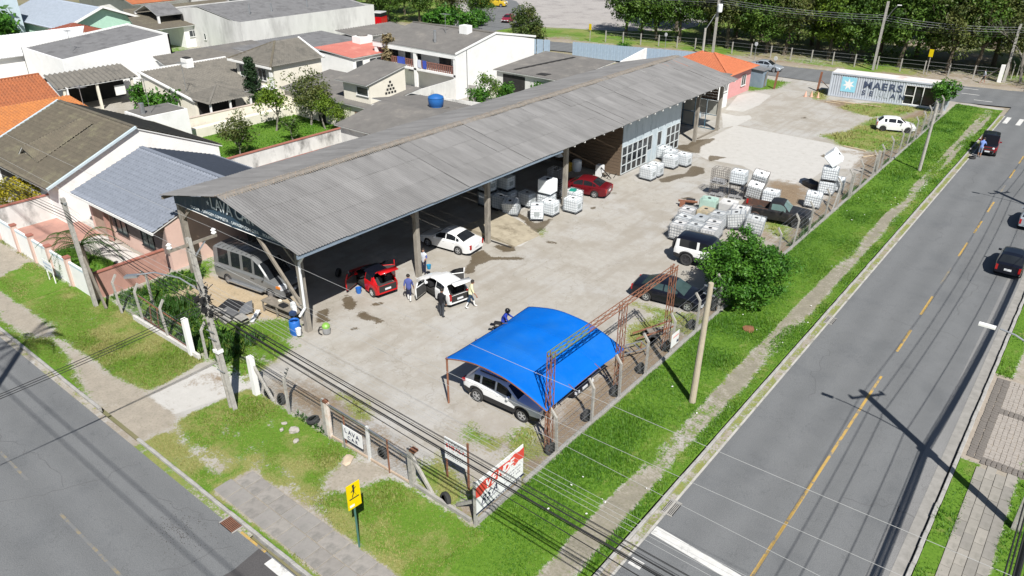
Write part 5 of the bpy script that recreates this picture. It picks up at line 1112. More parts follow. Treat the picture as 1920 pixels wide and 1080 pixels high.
def tree(name, label, loc, crown, trunk, rz=0.0, sc=1.0, group=None, cat='tree'):
    t = thing(name, label, cat, loc, rz, group); t.scale = (sc, sc, sc*random.uniform(0.95, 1.05)) if not isinstance(sc, tuple) else sc
    if trunk: link('trunk', trunk, t)
    link('crown', crown, t); return t
# park trees: five crown shapes, two trunks
PC = [crown_mesh('crown', L_park, 150, 66, 0.20, ell((0, 0, 7.4), (4.3, 4.3, 5.4), 0.4, 0.92), 1.15, 1), crown_mesh('crown', L_park, 130, 66, 0.21, ell((0.5, 0, 7.8), (3.8, 4.6, 5.2), 0.4, 0.9), 1.15, 2),
      crown_mesh('crown', L_park2, 140, 60, 0.20, ell((0, 0.3, 7.3), (4.2, 4.0, 5.5), 0.4, 0.92), 1.05, 3), crown_mesh('crown', L_lime, 95, 58, 0.21, ell((0, 0, 7.2), (3.4, 3.4, 5.4), 0.4, 0.95), 1.1, 4), crown_mesh('crown', L_park, 150, 64, 0.20, ell((0, 0, 6.2), (4.5, 4.3, 5.4), 0.45, 0.95), 1.1, 5)]
PT = [trunk_mesh('trunk', 4.2, 0.32, 5, 3.4, 10.0, s, M_bark, ln) for s, ln in ((1, 0.2), (2, -0.5), (3, 0.9))]
front = [(-70.5, 119.8, 0, 1.0), (-67.6, 120.4, 1, 0.95), (-64.0, 119.2, 4, 1.0), (-60.1, 119.6, 1, 1.02), (-56.0, 122.5, 2, 1.0), (-51.6, 120.0, 2, 1.05), (-48.4, 121.6, 0, 1.02), (-45.0, 119.8, 4, 1.0), (-42.3, 120.2, 2, 1.05), (-39.5, 127.0, 3, 1.0), (-36.0, 121.4, 3, 0.97), (-32.6, 121.8, 0, 1.03), (-29.4, 123.0, 4, 1.0), (-26.0, 121.8, 1, 1.02), (-22.6, 123.6, 0, 1.05), (-19.6, 121.5, 2, 1.0), (-16.4, 123.6, 1, 1.0), (-12.6, 125.5, 2, 1.02), (-8.0, 128.0, 2, 1.0)]
k = 0
for x, y, v, s in front:
    tree('park_tree', ('%s park tree from the left in the front row beyond the far street' % ORD[k]).capitalize(), (x, y, 0), PC[v], PT[k % 3], rz=k*1.7, sc=s*1.03, group='park trees beyond the far street'); k += 1
back = [(-72, 134, 0), (-66, 130, 1), (-61, 134, 2), (-55, 131, 4), (-50, 130, 1), (-46, 136, 0), (-42, 131.5, 2), (-36.5, 132, 0), (-31, 131, 1), (-26, 132, 4), (-21, 131, 0), (-15.5, 132, 1), (-10, 136, 2), (-4, 134, 0)]
for i, (x, y, v) in enumerate(back):
    tree('park_tree', ('%s park tree from the left in the dark row behind the front trees' % ORD[i]).capitalize(), (x, y, 0), PC[v], PT[i % 3], rz=i*2.1+0.4, sc=1.12, group='park trees in the back row')
for i, (x, y, v) in enumerate([(-62, 146, 0), (-54, 145, 1), (-47, 148, 2), (-40, 146, 4), (-33, 146, 0), (-26, 148, 1), (-18, 147, 2), (-10, 150, 0), (-2, 148, 4)]):
    tree('park_tree', ('%s tall tree from the left in the deepest row of the park' % ORD[i]).capitalize(), (x, y, 0), PC[v], PT[(i+1) % 3], rz=i*1.3+0.9, sc=1.25, group='park trees in the deepest row')
# grove behind warehouse, top centre left
for i, (x, y, v, s) in enumerate([(-133, 101, 0, 0.95), (-127.5, 103, 4, 0.9), (-122, 102, 1, 0.85), (-117.5, 105, 2, 0.85), (-113.5, 103.5, 4, 0.8), (-109.5, 108, 0, 0.85), (-105.0, 112, 2, 0.8), (-101.5, 116.5, 4, 0.75), (-119, 113, 0, 0.95), (-112, 118, 1, 0.95), (-126, 114, 4, 1.0), (-135, 113, 0, 1.1)]):
    tree('grove_tree', ('%s dark tree from the left in the grove behind the warehouse' % ORD[i]).capitalize(), (x, y, 0), PC[v], PT[i % 3], rz=i*2.3, sc=s, group='grove behind the warehouse')
# bare branched tree at the right end of the park
m = MB(); g = random.Random(5)
def branch(m, p, d, L_, r, dep):
    e = p+d*L_; m.tube(p, e, r, r*0.6, 5, cap=False)
    if dep == 0: return
    for k in range(3 if dep > 1 else 2):
        nd = (d+Vector((g.uniform(-.8, .8), g.uniform(-.8, .8), g.uniform(-.15, .5)))).normalized(); branch(m, e if k else p.lerp(e, 0.6), nd, L_*g.uniform(0.6, 0.8), r*0.55, dep-1)
branch(m, Vector((0, 0, -0.1)), Vector((-.15, -.1, 1)).normalized(), 3.4, 0.2, 5)
bt = thing('bare_tree', 'pale leafless tree spreading twigs at the upper right corner', 'tree', (-10.6, 121.0, 0)); m.build('trunk', M_barkg, bt)
link('crown', crown_mesh('crown', L_park2, 40, 26, 0.16, ell((-.5, 0, 6.5), (3.2, 3.2, 3.2), 0.4), 0.9, 77), bt)
bt2 = dup(bt, (-4.5, 117.5, 0), 2.0, 'second leafless tree leaning at the right picture edge', scale=1.05); bt['group'] = bt2['group'] = 'leafless trees by the park corner'
# big round bush at yard fence
bush = crown_mesh('crown', L_bush, 280, 110, 0.095, ell((0.15, 0.1, 2.15), (2.5, 2.5, 2.1), 0.42, 0.98), 0.5, 21, 0.2)
tree('leafy_bush', 'big bright green leafy bush growing through the yard fence', (-14.55, 40.2, 0), bush, trunk_mesh('trunk', 1.0, 0.12, 7, 1.3, 3.4, 9, M_bark), cat='bush')
# street corner tree by container
t = tree('young_tree', 'small bright green tree on cut stumps by the container door', (-15.25, 97.4, 0), crown_mesh('crown', L_bush, 46, 60, 0.14, ell((0, 0, 2.5), (1.2, 1.2, 1.1), 0.4), 0.5, 31), trunk_mesh('trunk', 1.3, 0.2, 4, 0.9, 2.9, 12, M_barkg))
# tall shrub beside far street gate
tree('dense_tree', 'dense conical green tree beside the blue grey panel fence', (-75.4, 97.6, 0), crown_mesh('crown', leaf_mat('olive_green_leaf', (0.03, 0.06, 0.012), (0.06, 0.095, 0.018), (0.12, 0.13, 0.03)), 120, 70, 0.17, ell((0, 0, 3.3), (2.6, 2.6, 3.5), 0.5), 0.8, 41), trunk_mesh('trunk', 1.0, 0.2, 4, 1, 4, 5, M_bark))
GB = [crown_mesh('crown', L_lime, 34, 55, 0.12, ell((0, 0, 3.0), (1.5, 1.5, 1.2), 0.4), 0.6, 51), crown_mesh('crown', L_park2, 52, 55, 0.12, ell((0, 0, 2.9), (1.9, 1.9, 1.9), 0.45), 0.7, 52), crown_mesh('crown', L_park, 30, 40, 0.11, ell((0, 0, 1.7), (1.3, 1.3, 1.2), 0.4), 0.5, 53), crown_mesh('crown', L_bush, 26, 46, 0.12, ell((0, 0, 0.8), (1.0, 1.0, 0.8), 0.4), 0.45, 54)]
GT = trunk_mesh('trunk', 1.7, 0.11, 5, 1.1, 3.2, 15, M_barkg)
for lab, x, y, v, s, tr in (('lime green garden tree with thin trunk left on the lawn', -67.6, 44.9, 0, 1.15, GT), ('olive garden tree with broad crown in the lawn middle', -66.6, 48.6, 1, 1.2, GT), ('small bushy garden tree right of the olive tree', -64.2, 48.6, 0, 0.9, GT), ('slender garden tree at the right end of the lawn', -62.2, 48.8, 0, 0.72, GT), ('sparse grey green shrub at the left end of the lawn', -62.4, 37.2, 1, 0.9, GT), ('low round shrub in the middle of the lawn', -63.0, 43.6, 2, 0.9, GT)):
    tree('garden_tree', lab, (x, y, 0), GB[v], tr, rz=x, sc=s)
for lab, x, y, v, s in (('round dark bush beside the cream house wall', -80.0, 39.4, 3, 2.0), ('leafy bush between carport and cream house', -88.3, 41.6, 3, 1.7), ('second leafy bush by the carport corner', -87.6, 43.4, 2, 1.3), ('light green shrub at foot of the white balcony house', -58.4, 66.4, 3, 1.25), ('taller thin shrub beside the white balcony house', -57.8, 67.9, 2, 1.2), ('bush by the dark opening of the grey shed', -57.0, 69.9, 3, 1.35), ('shrub growing over the patched shed roof', -53.4, 72.2, 3, 1.6), ('low green plant at the end of the lawn wall', -60.5, 49.0, 3, 0.6), ('pale plant on the white building parapet at far left', -96.4, 35.6, 3, 0.9), ('green tree crown at the far upper left corner', -138, 45.0, 3, 4.0), ('weedy bush near the blue grey fence end', -62.0, 105.0, 3, 1.1), ('small bush by the orange roofed house and street', -47.5, 97.8, 3, 0.9), ('bushes below the grove trees beside the lane', -99.0, 104.8, 3, 2.6), ('dark hedge shrub beside the white hut', -95.5, 106.5, 3, 2.2), ('bright hedge clump left of the white hut', -101.8, 103.5, 3, 2.0), ('hedge at the lane edge beside the burgundy car', -97.5, 111.8, 3, 1.8)):
    tree('shrub', lab, (x, y, 0), GB[v], None, rz=x, sc=s, cat='shrub')
tree('conifer', 'dark conical conifer in front of the two storey house', (-76.4, 48.4, 0), crown_mesh('crown', L_dark, 90, 60, 0.13, cone(5.2, 1.7), 0.45, 61), trunk_mesh('trunk', 0.9, 0.12, 3, .4, 2, 6, M_bark))
tree('yellow_bush', 'clipped yellow flowering bush at the left edge behind the stained wall', (-63.6, 18.6, 0), crown_mesh('crown', L_yel, 60, 70, 0.11, ell((0, 0, 1.5), (1.9, 2.2, 1.5), 0.5), 0.55, 71), None, cat='bush')
tree('dry_palm', 'dry brown columnar plant standing by the red roofed annex', (-73.8, 66.8, 0), crown_mesh('crown', L_dry, 40, 30, 0.22, lambda g, n: np.stack([g.normal(0, .22, n), g.normal(0, .22, n), 3.0+3.4*g.random(n)], 1), 0.4, 73), trunk_mesh('trunk', 3.2, 0.14, 2, .2, 4, 7, M_bark))
# palm in the pink yard
def frond_mesh(L_, n=15, droop=0.9, w=0.34):
    m = MB(); pts = []
    for k in range(n+1):
        t = k/n; pts.append(Vector((L_*t*(1-0.25*t), 0, L_*(0.62*t-droop*t*t))))
    for k in range(n):
        m.tube(pts[k], pts[k+1], 0.022*(1-k/n)+0.004, 0.022*(1-(k+1)/n)+0.004, 4, cap=False)
        if k > 1:
            ll = w*math.sin(math.pi*min(1, (k+0.5)/n)*0.9+0.15)
            for sgn in (-1, 1):
                for q in (0, 0.5):
                    p = pts[k].lerp(pts[k+1], q); tip = p+Vector((ll*0.45, sgn*ll, -ll*0.35)); m.add([p, p+Vector((0.05, 0, 0)), tip], [(0, 1, 2)])
    return m.mesh('frond', L_palm)
L_palm = leaf_mat('palm_leaf', (0.04, 0.09, 0.012), (0.07, 0.13, 0.02), (0.12, 0.17, 0.04))
def palm(label, loc, nf, L_, th):
    p = thing('palm', label, 'palm', loc); MB().tube((0, 0, -0.1), (0, 0, th), 0.2, 0.15, 8).build('trunk', M_bark, p)
    fm = [frond_mesh(L_, droop=d_) for d_ in (0.75, 0.95, 1.15)]
    for k in range(nf):
        o = link('frond', fm[k % 3], p, (0, 0, th), rot=(0, random.uniform(-.35, .35), 6.283*k/nf+random.uniform(-.2, .2)))
palm('feathery green palm on the small lawn of the pink yard', (-50.2, 17.4, 0), 26, 3.4, 1.5)
palm('tall palm beyond the left picture edge shading the front road kerb', (-32.6, 2.4, 0), 16, 3.0, 15.0)

# ============================================================ GRASS TUFTS (uncountable)
def tuft_field(name, label, area, n, hmin, hmax, seed, mat, mfun, thr=0.5, wide=0.016, blades=3):
    g = np.random.default_rng(seed); x0, x1, y0, y1 = area
    X, Y = x0+(x1-x0)*g.random(n), y0+(y1-y0)*g.random(n)
    gm = mfun(X, Y)
    k = gm*(0.75+0.5*g.random(n)) > thr; X, Y = X[k], Y[k]; n = len(X)
    hn = vnoise(X, Y, 0.55, 31); H_ = (hmin+(hmax-hmin)*g.random(n)**1.6)*(0.45+1.2*hn*hn*1.3)
    B = blades; a = g.random((n, B))*6.283; ln = (0.25+0.8*g.random((n, B)))*H_[:, None]; w = wide*(0.7+0.7*g.random((n, B)))
    ox, oy = g.normal(0, 0.03, (n, B)), g.normal(0, 0.03, (n, B))
    bx, by = X[:, None]+ox, Y[:, None]+oy
    z0 = np.full((n, B), -0.01)+block_h(bx, by)
    px_, py_ = -np.sin(a)*w, np.cos(a)*w
    V = np.stack([np.stack([bx-px_, by-py_, z0], -1), np.stack([bx+px_, by+py_, z0], -1), np.stack([bx+np.cos(a)*ln, by+np.sin(a)*ln, z0+H_[:, None]*(0.75+0.4*g.random((n, B)))], -1)], 2).reshape(-1, 3)
    F = np.arange(len(V)).reshape(-1, 3)
    me = np_mesh(name, V, F, mat)
    tone = np.repeat(np.clip(-0.05+0.35*vnoise(X, Y, 0.8, 33)+0.3*vnoise(X, Y, 0.22, 34)+0.95*dryf(X, Y)+g.normal(0, .18, n), 0, 1), B)
    at = me.attributes.new('tone', 'FLOAT', 'FACE'); at.data.foreach_set('value', tone.astype(np.float32))
    o = stuff(link(name, me)); o['label'] = label; o['category'] = 'grass'; return o
L_grass = leaf_mat('grass_blade', (0.048, 0.145, 0.008), (0.095, 0.22, 0.014), (0.18, 0.30, 0.03))
L_grassd = leaf_mat('dry_grass_blade', (0.10, 0.165, 0.016), (0.175, 0.225, 0.035), (0.31, 0.29, 0.10))
L_weed = leaf_mat('weed_leaf', (0.02, 0.07, 0.008), (0.04, 0.11, 0.012), (0.07, 0.15, 0.02))
gm0 = lambda X, Y: masks(X, Y)[0]
def dryf(X, Y): return masks(X, Y)[5]
tuft_field('verge_grass', 'bright green grass on the verge along the right hand fence', (-14.7, -9.9, 14, 62), 68000, 0.05, 0.14, 1, L_grass, gm0)
tuft_field('far_verge_grass', 'bright green grass on the far end of the right verge', (-14.7, -9.9, 62, 103), 17000, 0.07, 0.17, 2, L_grass, gm0, wide=0.03)
tuft_field('front_grass', 'patchy yellow green grass on the front verge', (-47.5, -14.0, 10.7, 16.1), 70000, 0.03, 0.10, 3, L_grassd, gm0, wide=0.014)
tuft_field('yard_grass', 'rough grass growing inside the fence', (-44, -14.9, 16.3, 38), 52000, 0.04, 0.20, 4, L_grassd, gm0, 0.55, wide=0.018)
tuft_field('rear_grass', 'rough grass around the wrecked white car', (-41, -15, 50, 103), 26000, 0.06, 0.26, 5, L_grassd, gm0, 0.55, wide=0.03)
tuft_field('offside_grass', 'grass strips along the right hand pavement', (-0.7, 3.2, 16, 60), 15000, 0.05, 0.14, 7, L_grass, lambda X, Y: offside(X, Y)[0])
tuft_field('garden_grass', 'lawn grass in the walled garden and pink yard', (-73, -45, 15.8, 52), 60000, 0.05, 0.12, 8, L_grass, lambda X, Y: yards(X, Y)[0]*(Y > 15.8), 0.6, wide=0.04)
tuft_field('left_verge_grass', 'patchy grass on the front verge before the white wall', (-75, -47.6, 10.7, 15.5), 26000, 0.03, 0.1, 9, L_grassd, lambda X, Y: yards(X, Y)[0])
# leafy weeds left of the shed and along the fence feet
def weeds_mask(X, Y):
    a = soft([(-44.6, 16.1), (-32.5, 16.2), (-33.0, 19.6), (-37.0, 18.0), (-41.0, 20.0), (-44.6, 23.2)], X, Y, 0.5)*(0.35+0.9*vnoise(X, Y, 0.9, 44))
    f = np.exp(-((X+14.95)/0.22)**2)*(vnoise(X, Y, 0.5, 45) > 0.5)*((Y > 43) & (Y < 96)); f2 = np.exp(-((Y-16.15)/0.25)**2)*(vnoise(X, Y, 0.6, 46) > 0.55)*(X < -15)*((X > -29) | (X < -34))
    return np.maximum(a, np.maximum(f, f2))
tuft_field('weeds', 'dark green weeds left of the shed and along the fence', (-45, -14.6, 16, 97), 150000, 0.12, 0.42, 6, L_weed, weeds_mask, 0.55, wide=0.04, blades=4)
# litter of pale stones by the front fence
M_rock = pm('pale_rubble', (0.38, 0.35, 0.31), (0.30, 0.27, 0.24), scale=5, rough=0.95, bump=0.4)
def rock(label, loc, s, seed, mat=M_rock):
    bm = bmesh.new(); bmesh.ops.create_icosphere(bm, subdivisions=2, radius=1.0); g = random.Random(seed)
    for v in bm.verts: v.co *= g.uniform(0.75, 1.15)
    for v in bm.verts: v.co = Vector((v.co.x*s[0], v.co.y*s[1], v.co.z*s[2]))
    me = bpy.data.meshes.new('rock'); bm.to_mesh(me); bm.free(); me.materials.append(mat); o = link('rock', me, None, loc, g.random()*6); return tag(o, label, 'rock')
rock('largest pale rubble stone below the leaning fence post', (-25.1, 15.3, 0.08), (0.26, 0.2, 0.15), 1); rock('flat sand coloured slab beside the small white sign', (-21.6, 15.5, 0.05), (0.42, 0.25, 0.07), 2, pm('sand_slab', (0.5, 0.4, 0.29), (0.42, 0.34, 0.25), scale=4, rough=.95)); rock('small grey stone left of the rubble stone', (-25.9, 15.35, 0.05), (0.14, 0.1, 0.08), 3); rock('white stone in the grass under the tyre', (-24.4, 14.9, 0.05), (0.13, 0.16, 0.1), 4); rock('stone beside the gatepost weeds', (-25.6, 15.0, 0.05), (0.12, 0.1, 0.08), 5)
# ant mound of red soil on the right verge
rock('round mound of red brown soil on the verge below the leafy bush', (-12.55, 37.3, 0.0), (0.42, 0.36, 0.24), 9, pm('red_soil', (0.22, 0.10, 0.05), (0.17, 0.08, 0.04), scale=8, rough=1.0, bump=0.5))
g = random.Random(3)
lit = MB()
for k in range(26):
    x, y = (g.uniform(-14.3, -10), g.uniform(17, 70)) if k < 34 else (g.uniform(-40, -16), g.uniform(11, 15.5)); s = g.uniform(0.025, 0.06); lit.box((x, y, 0.09), (s*1.6, s, 0.02), rz=g.uniform(0, 3))
stuff(lit.build('litter', M_white))['label'] = 'scraps of white litter scattered in the grass'

# ============================================================ VEHICLES
M_light = pm('headlight', (0.70, 0.72, 0.74), (0.6, 0.62, 0.64), rough=0.1, spec=0.7)
M_tail = pm('tail_light', (0.38, 0.012, 0.012), (0.3, 0.01, 0.01), rough=0.15, spec=0.7)
M_amber = pm('amber_light', (0.62, 0.2, 0.03), (0.55, 0.17, 0.03), rough=0.2)
M_plate = pm('number_plate', (0.62, 0.63, 0.64), (0.55, 0.56, 0.57), rough=0.5)
M_seat = pm('seat_cloth', (0.05, 0.048, 0.047), (0.035, 0.034, 0.034), rough=0.9)
WHEELS = {}
def wheel_mesh(r, w, style):
    key = (r, w, style)
    if key in WHEELS: return WHEELS[key]
    ri = r*0.64
    t = MB().lathe([(ri, -w/2), (r*0.93, -w/2), (r, -w*0.36), (r, w*0.36), (r*0.93, w/2), (ri, w/2), (ri*0.98, w*0.3), (ri*0.98, -w*0.3)], 22, 'Y').mesh('tyre', M_rubber, True)
    m = MB(); mi = 0
    rimc = {'alloy': M_rim, 'dark': pm('dark_rim', (0.07, 0.07, 0.075), (0.05, 0.05, 0.055), rough=0.35, metal=0.5), 'steel': pm('steel_rim', (0.35, 0.35, 0.36), (0.28, 0.28, 0.29), rough=0.45, metal=0.5), 'white': pm('white_rim', (0.72, 0.72, 0.7), (0.6, 0.6, 0.58), rough=0.4)}[style]
    m.lathe([(ri, w*0.40), (ri*0.9, w*0.44), (ri*0.88, w*0.2), (0.02, w*0.18)], 22, 'Y', mi=1)
    m.lathe([(ri, w*0.38), (ri*1.01, w*0.46), (ri*0.86, w*0.46), (ri*0.86, w*0.30)], 22, 'Y', mi=0)
    m.lathe([(ri*0.22, w*0.15), (ri*0.22, w*0.44), (0.01, w*0.46)], 12, 'Y', mi=0)
    ns = 5 if style != 'steel' else 8
    for k in range(ns):
        a = 6.283*k/ns; d = Vector((math.cos(a), 0, math.sin(a))); m.beam(d*ri*0.15+Vector((0, w*0.40, 0)), d*ri*0.9+Vector((0, w*0.40, 0)), ri*0.26, w*0.10, up=(0, 1, 0))
    me = m.mesh('rim', [rimc, M_black]); WHEELS[key] = (t, me); return WHEELS[key]
def lerp_tab(tab, x):
    return float(np.interp(x, [t[0] for t in tab], [t[1] for t in tab]))
def car(name, label, cat, loc, heading, spec, body, rim='alloy', roof=None, group=None, open_doors=(), hatch=None, interior=False, rot=None, trim=None, skip=(), tint=None, hood_mat=None):
    """lofted car. x forward from rear: spec tables run front (x=0) to rear (x=L). heading: world angle of the nose"""
    S_ = spec; L_, Wd = S_['L'], S_['W']; hw0 = Wd/2
    wr, ww = S_.get('wr', 0.31), S_.get('ww', 0.2)
    ax0, ax1 = S_['axles']
    top, belt = S_['top'], S_['belt']
    plan = S_.get('plan', [(0, 0.80), (0.12, 0.92), (0.5, 0.985), (L_*0.35, 1.0), (L_*0.75, 1.0), (L_-0.45, 0.975), (L_-0.1, 0.92), (L_, 0.86)])
    sill = S_.get('sill', 0.22); ends = S_.get('ends', (0.32, 0.34))
    ra = wr*1.16
    def low(x):
        z = sill
        if x < 0.35: z = ends[0]+(sill-ends[0])*x/0.35
        if x > L_-0.35: z = ends[1]+(sill-ends[1])*(L_-x)/0.35
        for a in (ax0, ax1):
            d = abs(x-a)
            if d < ra: z = max(z, wr*0.98+math.sqrt(ra*ra-d*d))
        return z
    xs = set([0, L_])
    for t in (top, belt, plan): xs |= {round(q[0], 3) for q in t}
    for a in (ax0, ax1):
        for k in range(-5, 6): xs.add(round(a+ra*math.sin(k*math.pi/10)*0.999, 3))
        xs.add(round(a-ra-0.012, 3)); xs.add(round(a+ra+0.012, 3))
    for k in S_.get('doors', []): xs |= {k[0], k[1]}
    for k in S_['side_win']: xs |= {k[0], k[1]}
    for k in ('ws', 'rw'):
        if S_.get(k): xs |= set(S_[k])
    xs |= {round(x, 3) for x in np.linspace(0, L_, 26)}
    xs = sorted(x for x in xs if 0 <= x <= L_)
    keep = [xs[0]]
    for x in xs[1:]:
        if x-keep[-1] > 0.008: keep.append(x)
    xs = keep
    tum = S_.get('tumble', 0.26)
    rings = []
    for x in xs:
        zt, zb = lerp_tab(top, x), lerp_tab(belt, x); zb = min(zb, zt-0.015); zl = min(low(x), zb-0.06); hw = hw0*lerp_tab(plan, x); c = max(0.0, zt-zb)
        wt = max(hw*0.955-tum*c, 0.25)
        R = [(hw*0.965, zl), (hw*0.995, zl+0.4*(zb-zl)), (hw, zb-0.3*(zb-zl)*0.5), (hw*0.985, zb-0.035), (hw*0.955, zb)]
        e = min(1, c/0.35)
        p5 = (wt, zt-0.085*e-0.004); R.append((R[4][0]+(p5[0]-R[4][0])*0.10, zb+(p5[1]-zb)*0.10)); R.append(p5)
        R.append((wt-0.07-0.03*e, zt-0.018*e-0.001)); R.append((wt*0.5, zt+0.012)); R.append((0.0, zt+0.02))
        rings.append([(y, z) for y, z in R])
    nr = 10; X = lambda x: L_/2-x
    def side_of(j): return j
    groups = {}
    def add(key, quad):
        groups.setdefault(key, []).append(quad)
    for i in range(len(xs)-1):
        xm = (xs[i]+xs[i+1])/2; A, B = rings[i], rings[i+1]
        cm = (lerp_tab(top, xm)-lerp_tab(belt, xm))
        for sgn in (1, -1):
            dk = None
            for di, dd in enumerate(S_.get('doors', [])):
                if dd[0] <= xm <= dd[1]: dk = ('door', di, sgn)
            for j in range(9):
                q = [(X(xs[i]), sgn*A[j][0], A[j][1]), (X(xs[i]), sgn*A[j+1][0], A[j+1][1]), (X(xs[i+1]), sgn*B[j+1][0], B[j+1][1]), (X(xs[i+1]), sgn*B[j][0], B[j][1])]
                if sgn > 0: q.reverse()
                key = ('body',)
                if j <= 4:
                    key = dk or ('body',)
                    if dk and j == 0 and S_.get('cladding'): key = ('cladding',)
                    if not dk and j == 0 and S_.get('cladding'): key = ('cladding',)
                elif j == 5:
                    key = ('pillar', dk) if dk else ('body',)
                    if dk is None: key = ('body',)
                    for wi, wd in enumerate(S_['side_win']):
                        if wd[0] <= xm <= wd[1] and cm > 0.12: key = ('side', wi, sgn, dk)
                else:
                    key = ('roof',)
                    if S_.get('ws') and S_['ws'][0] <= xm <= S_['ws'][1]: key = ('windshield',) if j >= 7 else ('body',)
                    elif S_.get('rw') and S_['rw'][0] <= xm <= S_['rw'][1]: key = ('rear_window',) if j >= 7 else ('body',)
                    elif xm < (S_['ws'][0] if S_.get('ws') else 0): key = ('hood',)
                    elif xm > (S_['rw'][1] if S_.get('rw') else 99): key = ('boot_lid',)
                    if S_.get('bed') and S_['bed'][0] < xm < S_['bed'][1]: key = ('none',)
                add(key, q)
    for i, rev_ in ((0, False), (len(xs)-1, True)):
        R = rings[i]; P_ = [(X(xs[i]), y, z) for y, z in R]+[(X(xs[i]), -y, z) for y, z in reversed(R[:-1])]
        if not rev_: P_ = P_[::-1]
        groups.setdefault(('body',), []).append(P_)
    root = thing(name, label, cat, loc, heading, group, rot)
    def mk(nm, quads, mat, parent, xf=None):
        m = MB()
        for q in quads: m.add(q, [tuple(range(len(q)))])
        me = m.mesh(nm, mat)
        bm = bmesh.new(); bm.from_mesh(me); bmesh.ops.remove_doubles(bm, verts=bm.verts, dist=0.0015)
        for f in bm.faces: f.smooth = True
        bm.to_mesh(me); bm.free()
        o = link(nm, me, parent)
        if xf is not None: o.matrix_local = xf
        try: 
            me.set_sharp_from_angle(angle=rad(38))
        except Exception: pass
        return o
    glass = tint or M_glass
    skipdoors = set(open_doors.keys()) if isinstance(open_doors, dict) else set()
    bodyq = list(groups.pop(('body',)))
    mk('body', bodyq, body, root)
    groups.pop(('none',), None)
    hatch_q = []
    doors = {}
    for key, quads in groups.items():
        if key[0] == 'door': doors.setdefault((key[1], key[2]), {})['panel'] = quads
        elif key[0] == 'side' and key[3]: doors.setdefault((key[3][1], key[3][2]), {}).setdefault('glass', []).extend(quads)
        elif key[0] == 'pillar': doors.setdefault((key[1][1], key[1][2]), {}).setdefault('frame', []).extend(quads)
    for key, quads in groups.items():
        if key[0] == 'cladding': mk('sill_cladding', quads, M_black, root)
        elif key[0] == 'roof': mk('roof', quads, roof or body, root)
        elif key[0] == 'hood': mk('hood', quads, hood_mat or body, root)
        elif key[0] == 'boot_lid' and not hatch: mk('boot_lid', quads, body, root)
        elif key[0] == 'boot_lid' and hatch: hatch_q += [(q, body) for q in quads]
        elif key[0] == 'windshield' and 'windshield' not in skip: mk('windshield', quads, glass, root)
        elif key[0] == 'rear_window':
            if hatch: hatch_q += [(q, glass) for q in quads]
            else: mk('rear_window', quads, glass, root)
        elif key[0] == 'side' and not key[3]: mk('side_window', quads, glass, root)
    M_inner = pm('door_inner', (0.06, 0.058, 0.056), (0.045, 0.044, 0.043), rough=.8)
    for (di, sgn), d in doors.items():
        o = mk('door', d.get('panel', [])+d.get('frame', []), body, root)
        if d.get('glass'): mk('door_window', d['glass'], glass, o)
        dd = S_['doors'][di]; zb = lerp_tab(belt, (dd[0]+dd[1])/2)
        MB().box((X(dd[1]-0.16), sgn*(hw0+0.008), zb-0.12), (0.14, 0.035, 0.035)).build('handle', body if not trim else trim, o)
        ang_ = open_doors.get((di, sgn)) if isinstance(open_doors, dict) else None
        if ang_:
            so2 = o.modifiers.new('t', 'SOLIDIFY'); so2.thickness = 0.07; so2.offset = 0
            lin = MB(); hx = X(dd[0]); lx = X(dd[1]); lin.box(((hx+lx)/2, sgn*(hw0-0.07), (sill+zb)/2+0.04), (abs(hx-lx)-0.06, 0.03, zb-sill-0.06)); lin.build('lining', M_inner, o)
            piv = Vector((hx, sgn*hw0*0.99, 0)); o.matrix_local = Matrix.Translation(piv) @ Matrix.Rotation(sgn*-ang_, 4, 'Z') @ Matrix.Translation(-piv)
    if hatch:
        hx = S_['rw'][0]; hz = lerp_tab(top, hx)
        by = {}
        for q, m_ in hatch_q: by.setdefault(m_.name, (m_, []))[1].append(q)
        base = None
        # rear panel of the tailgate down to the bumper
        zr = lerp_tab(belt, L_)
        piv = Vector((X(hx), 0, hz)); xf = Matrix.Translation(piv) @ Matrix.Rotation(hatch, 4, 'Y') @ Matrix.Translation(-piv)
        pq = []
        wq = hw0*0.80
        x1_, z1_ = X(L_)-0.01, lerp_tab(top, L_)
        pq.append([(x1_, -wq, z1_), (x1_, wq, z1_), (x1_-0.02, wq*0.97, z1_-0.42), (x1_-0.02, -wq*0.97, z1_-0.42)])
        o = mk('tailgate', pq+[q for m_, qs in by.values() if m_ is body for q in qs], body, root, xf)
        so2 = o.modifiers.new('t', 'SOLIDIFY'); so2.thickness = 0.04
        for m_, qs in by.values():
            if m_ is not body: mk('tailgate_window', qs, m_, o)
        bo = MB(); bo.box((X(L_)+0.02-0.03, 0, (z1_+ends[1])/2+0.05), (0.03, wq*1.86, (z1_-ends[1])*0.72)); bo.build('boot_opening', M_dark, root)
        MB().box((X(L_)+0.45, 0, ends[1]+0.30), (0.85, wq*1.8, 0.3)).build('boot_floor', M_seat, root)
    # lower structure, wheels, lamps
    u = MB(); u.box((X((ax0+ax1)/2), 0, sill+0.17), (ax1-ax0-2*ra, Wd*0.9, 0.26)); u.box((X(ax0), 0, wr+0.12), (2.4*ra, Wd-2*ww-0.14, wr*1.2)); u.box((X(ax1), 0, wr+0.12), (2.4*ra, Wd-2*ww-0.14, wr*1.2))
    u.build('underbody', M_dark, root)
    wt_, wrim = wheel_mesh(wr, ww, rim)
    for a in (ax0, ax1):
        for sgn in (1, -1):
            if (a == ax0, sgn) in skip: continue
            w_ = link('wheel', wt_, root, (X(a), sgn*(hw0-ww/2-0.01), wr), rz=0 if sgn > 0 else math.pi); link('rim', wrim, w_)
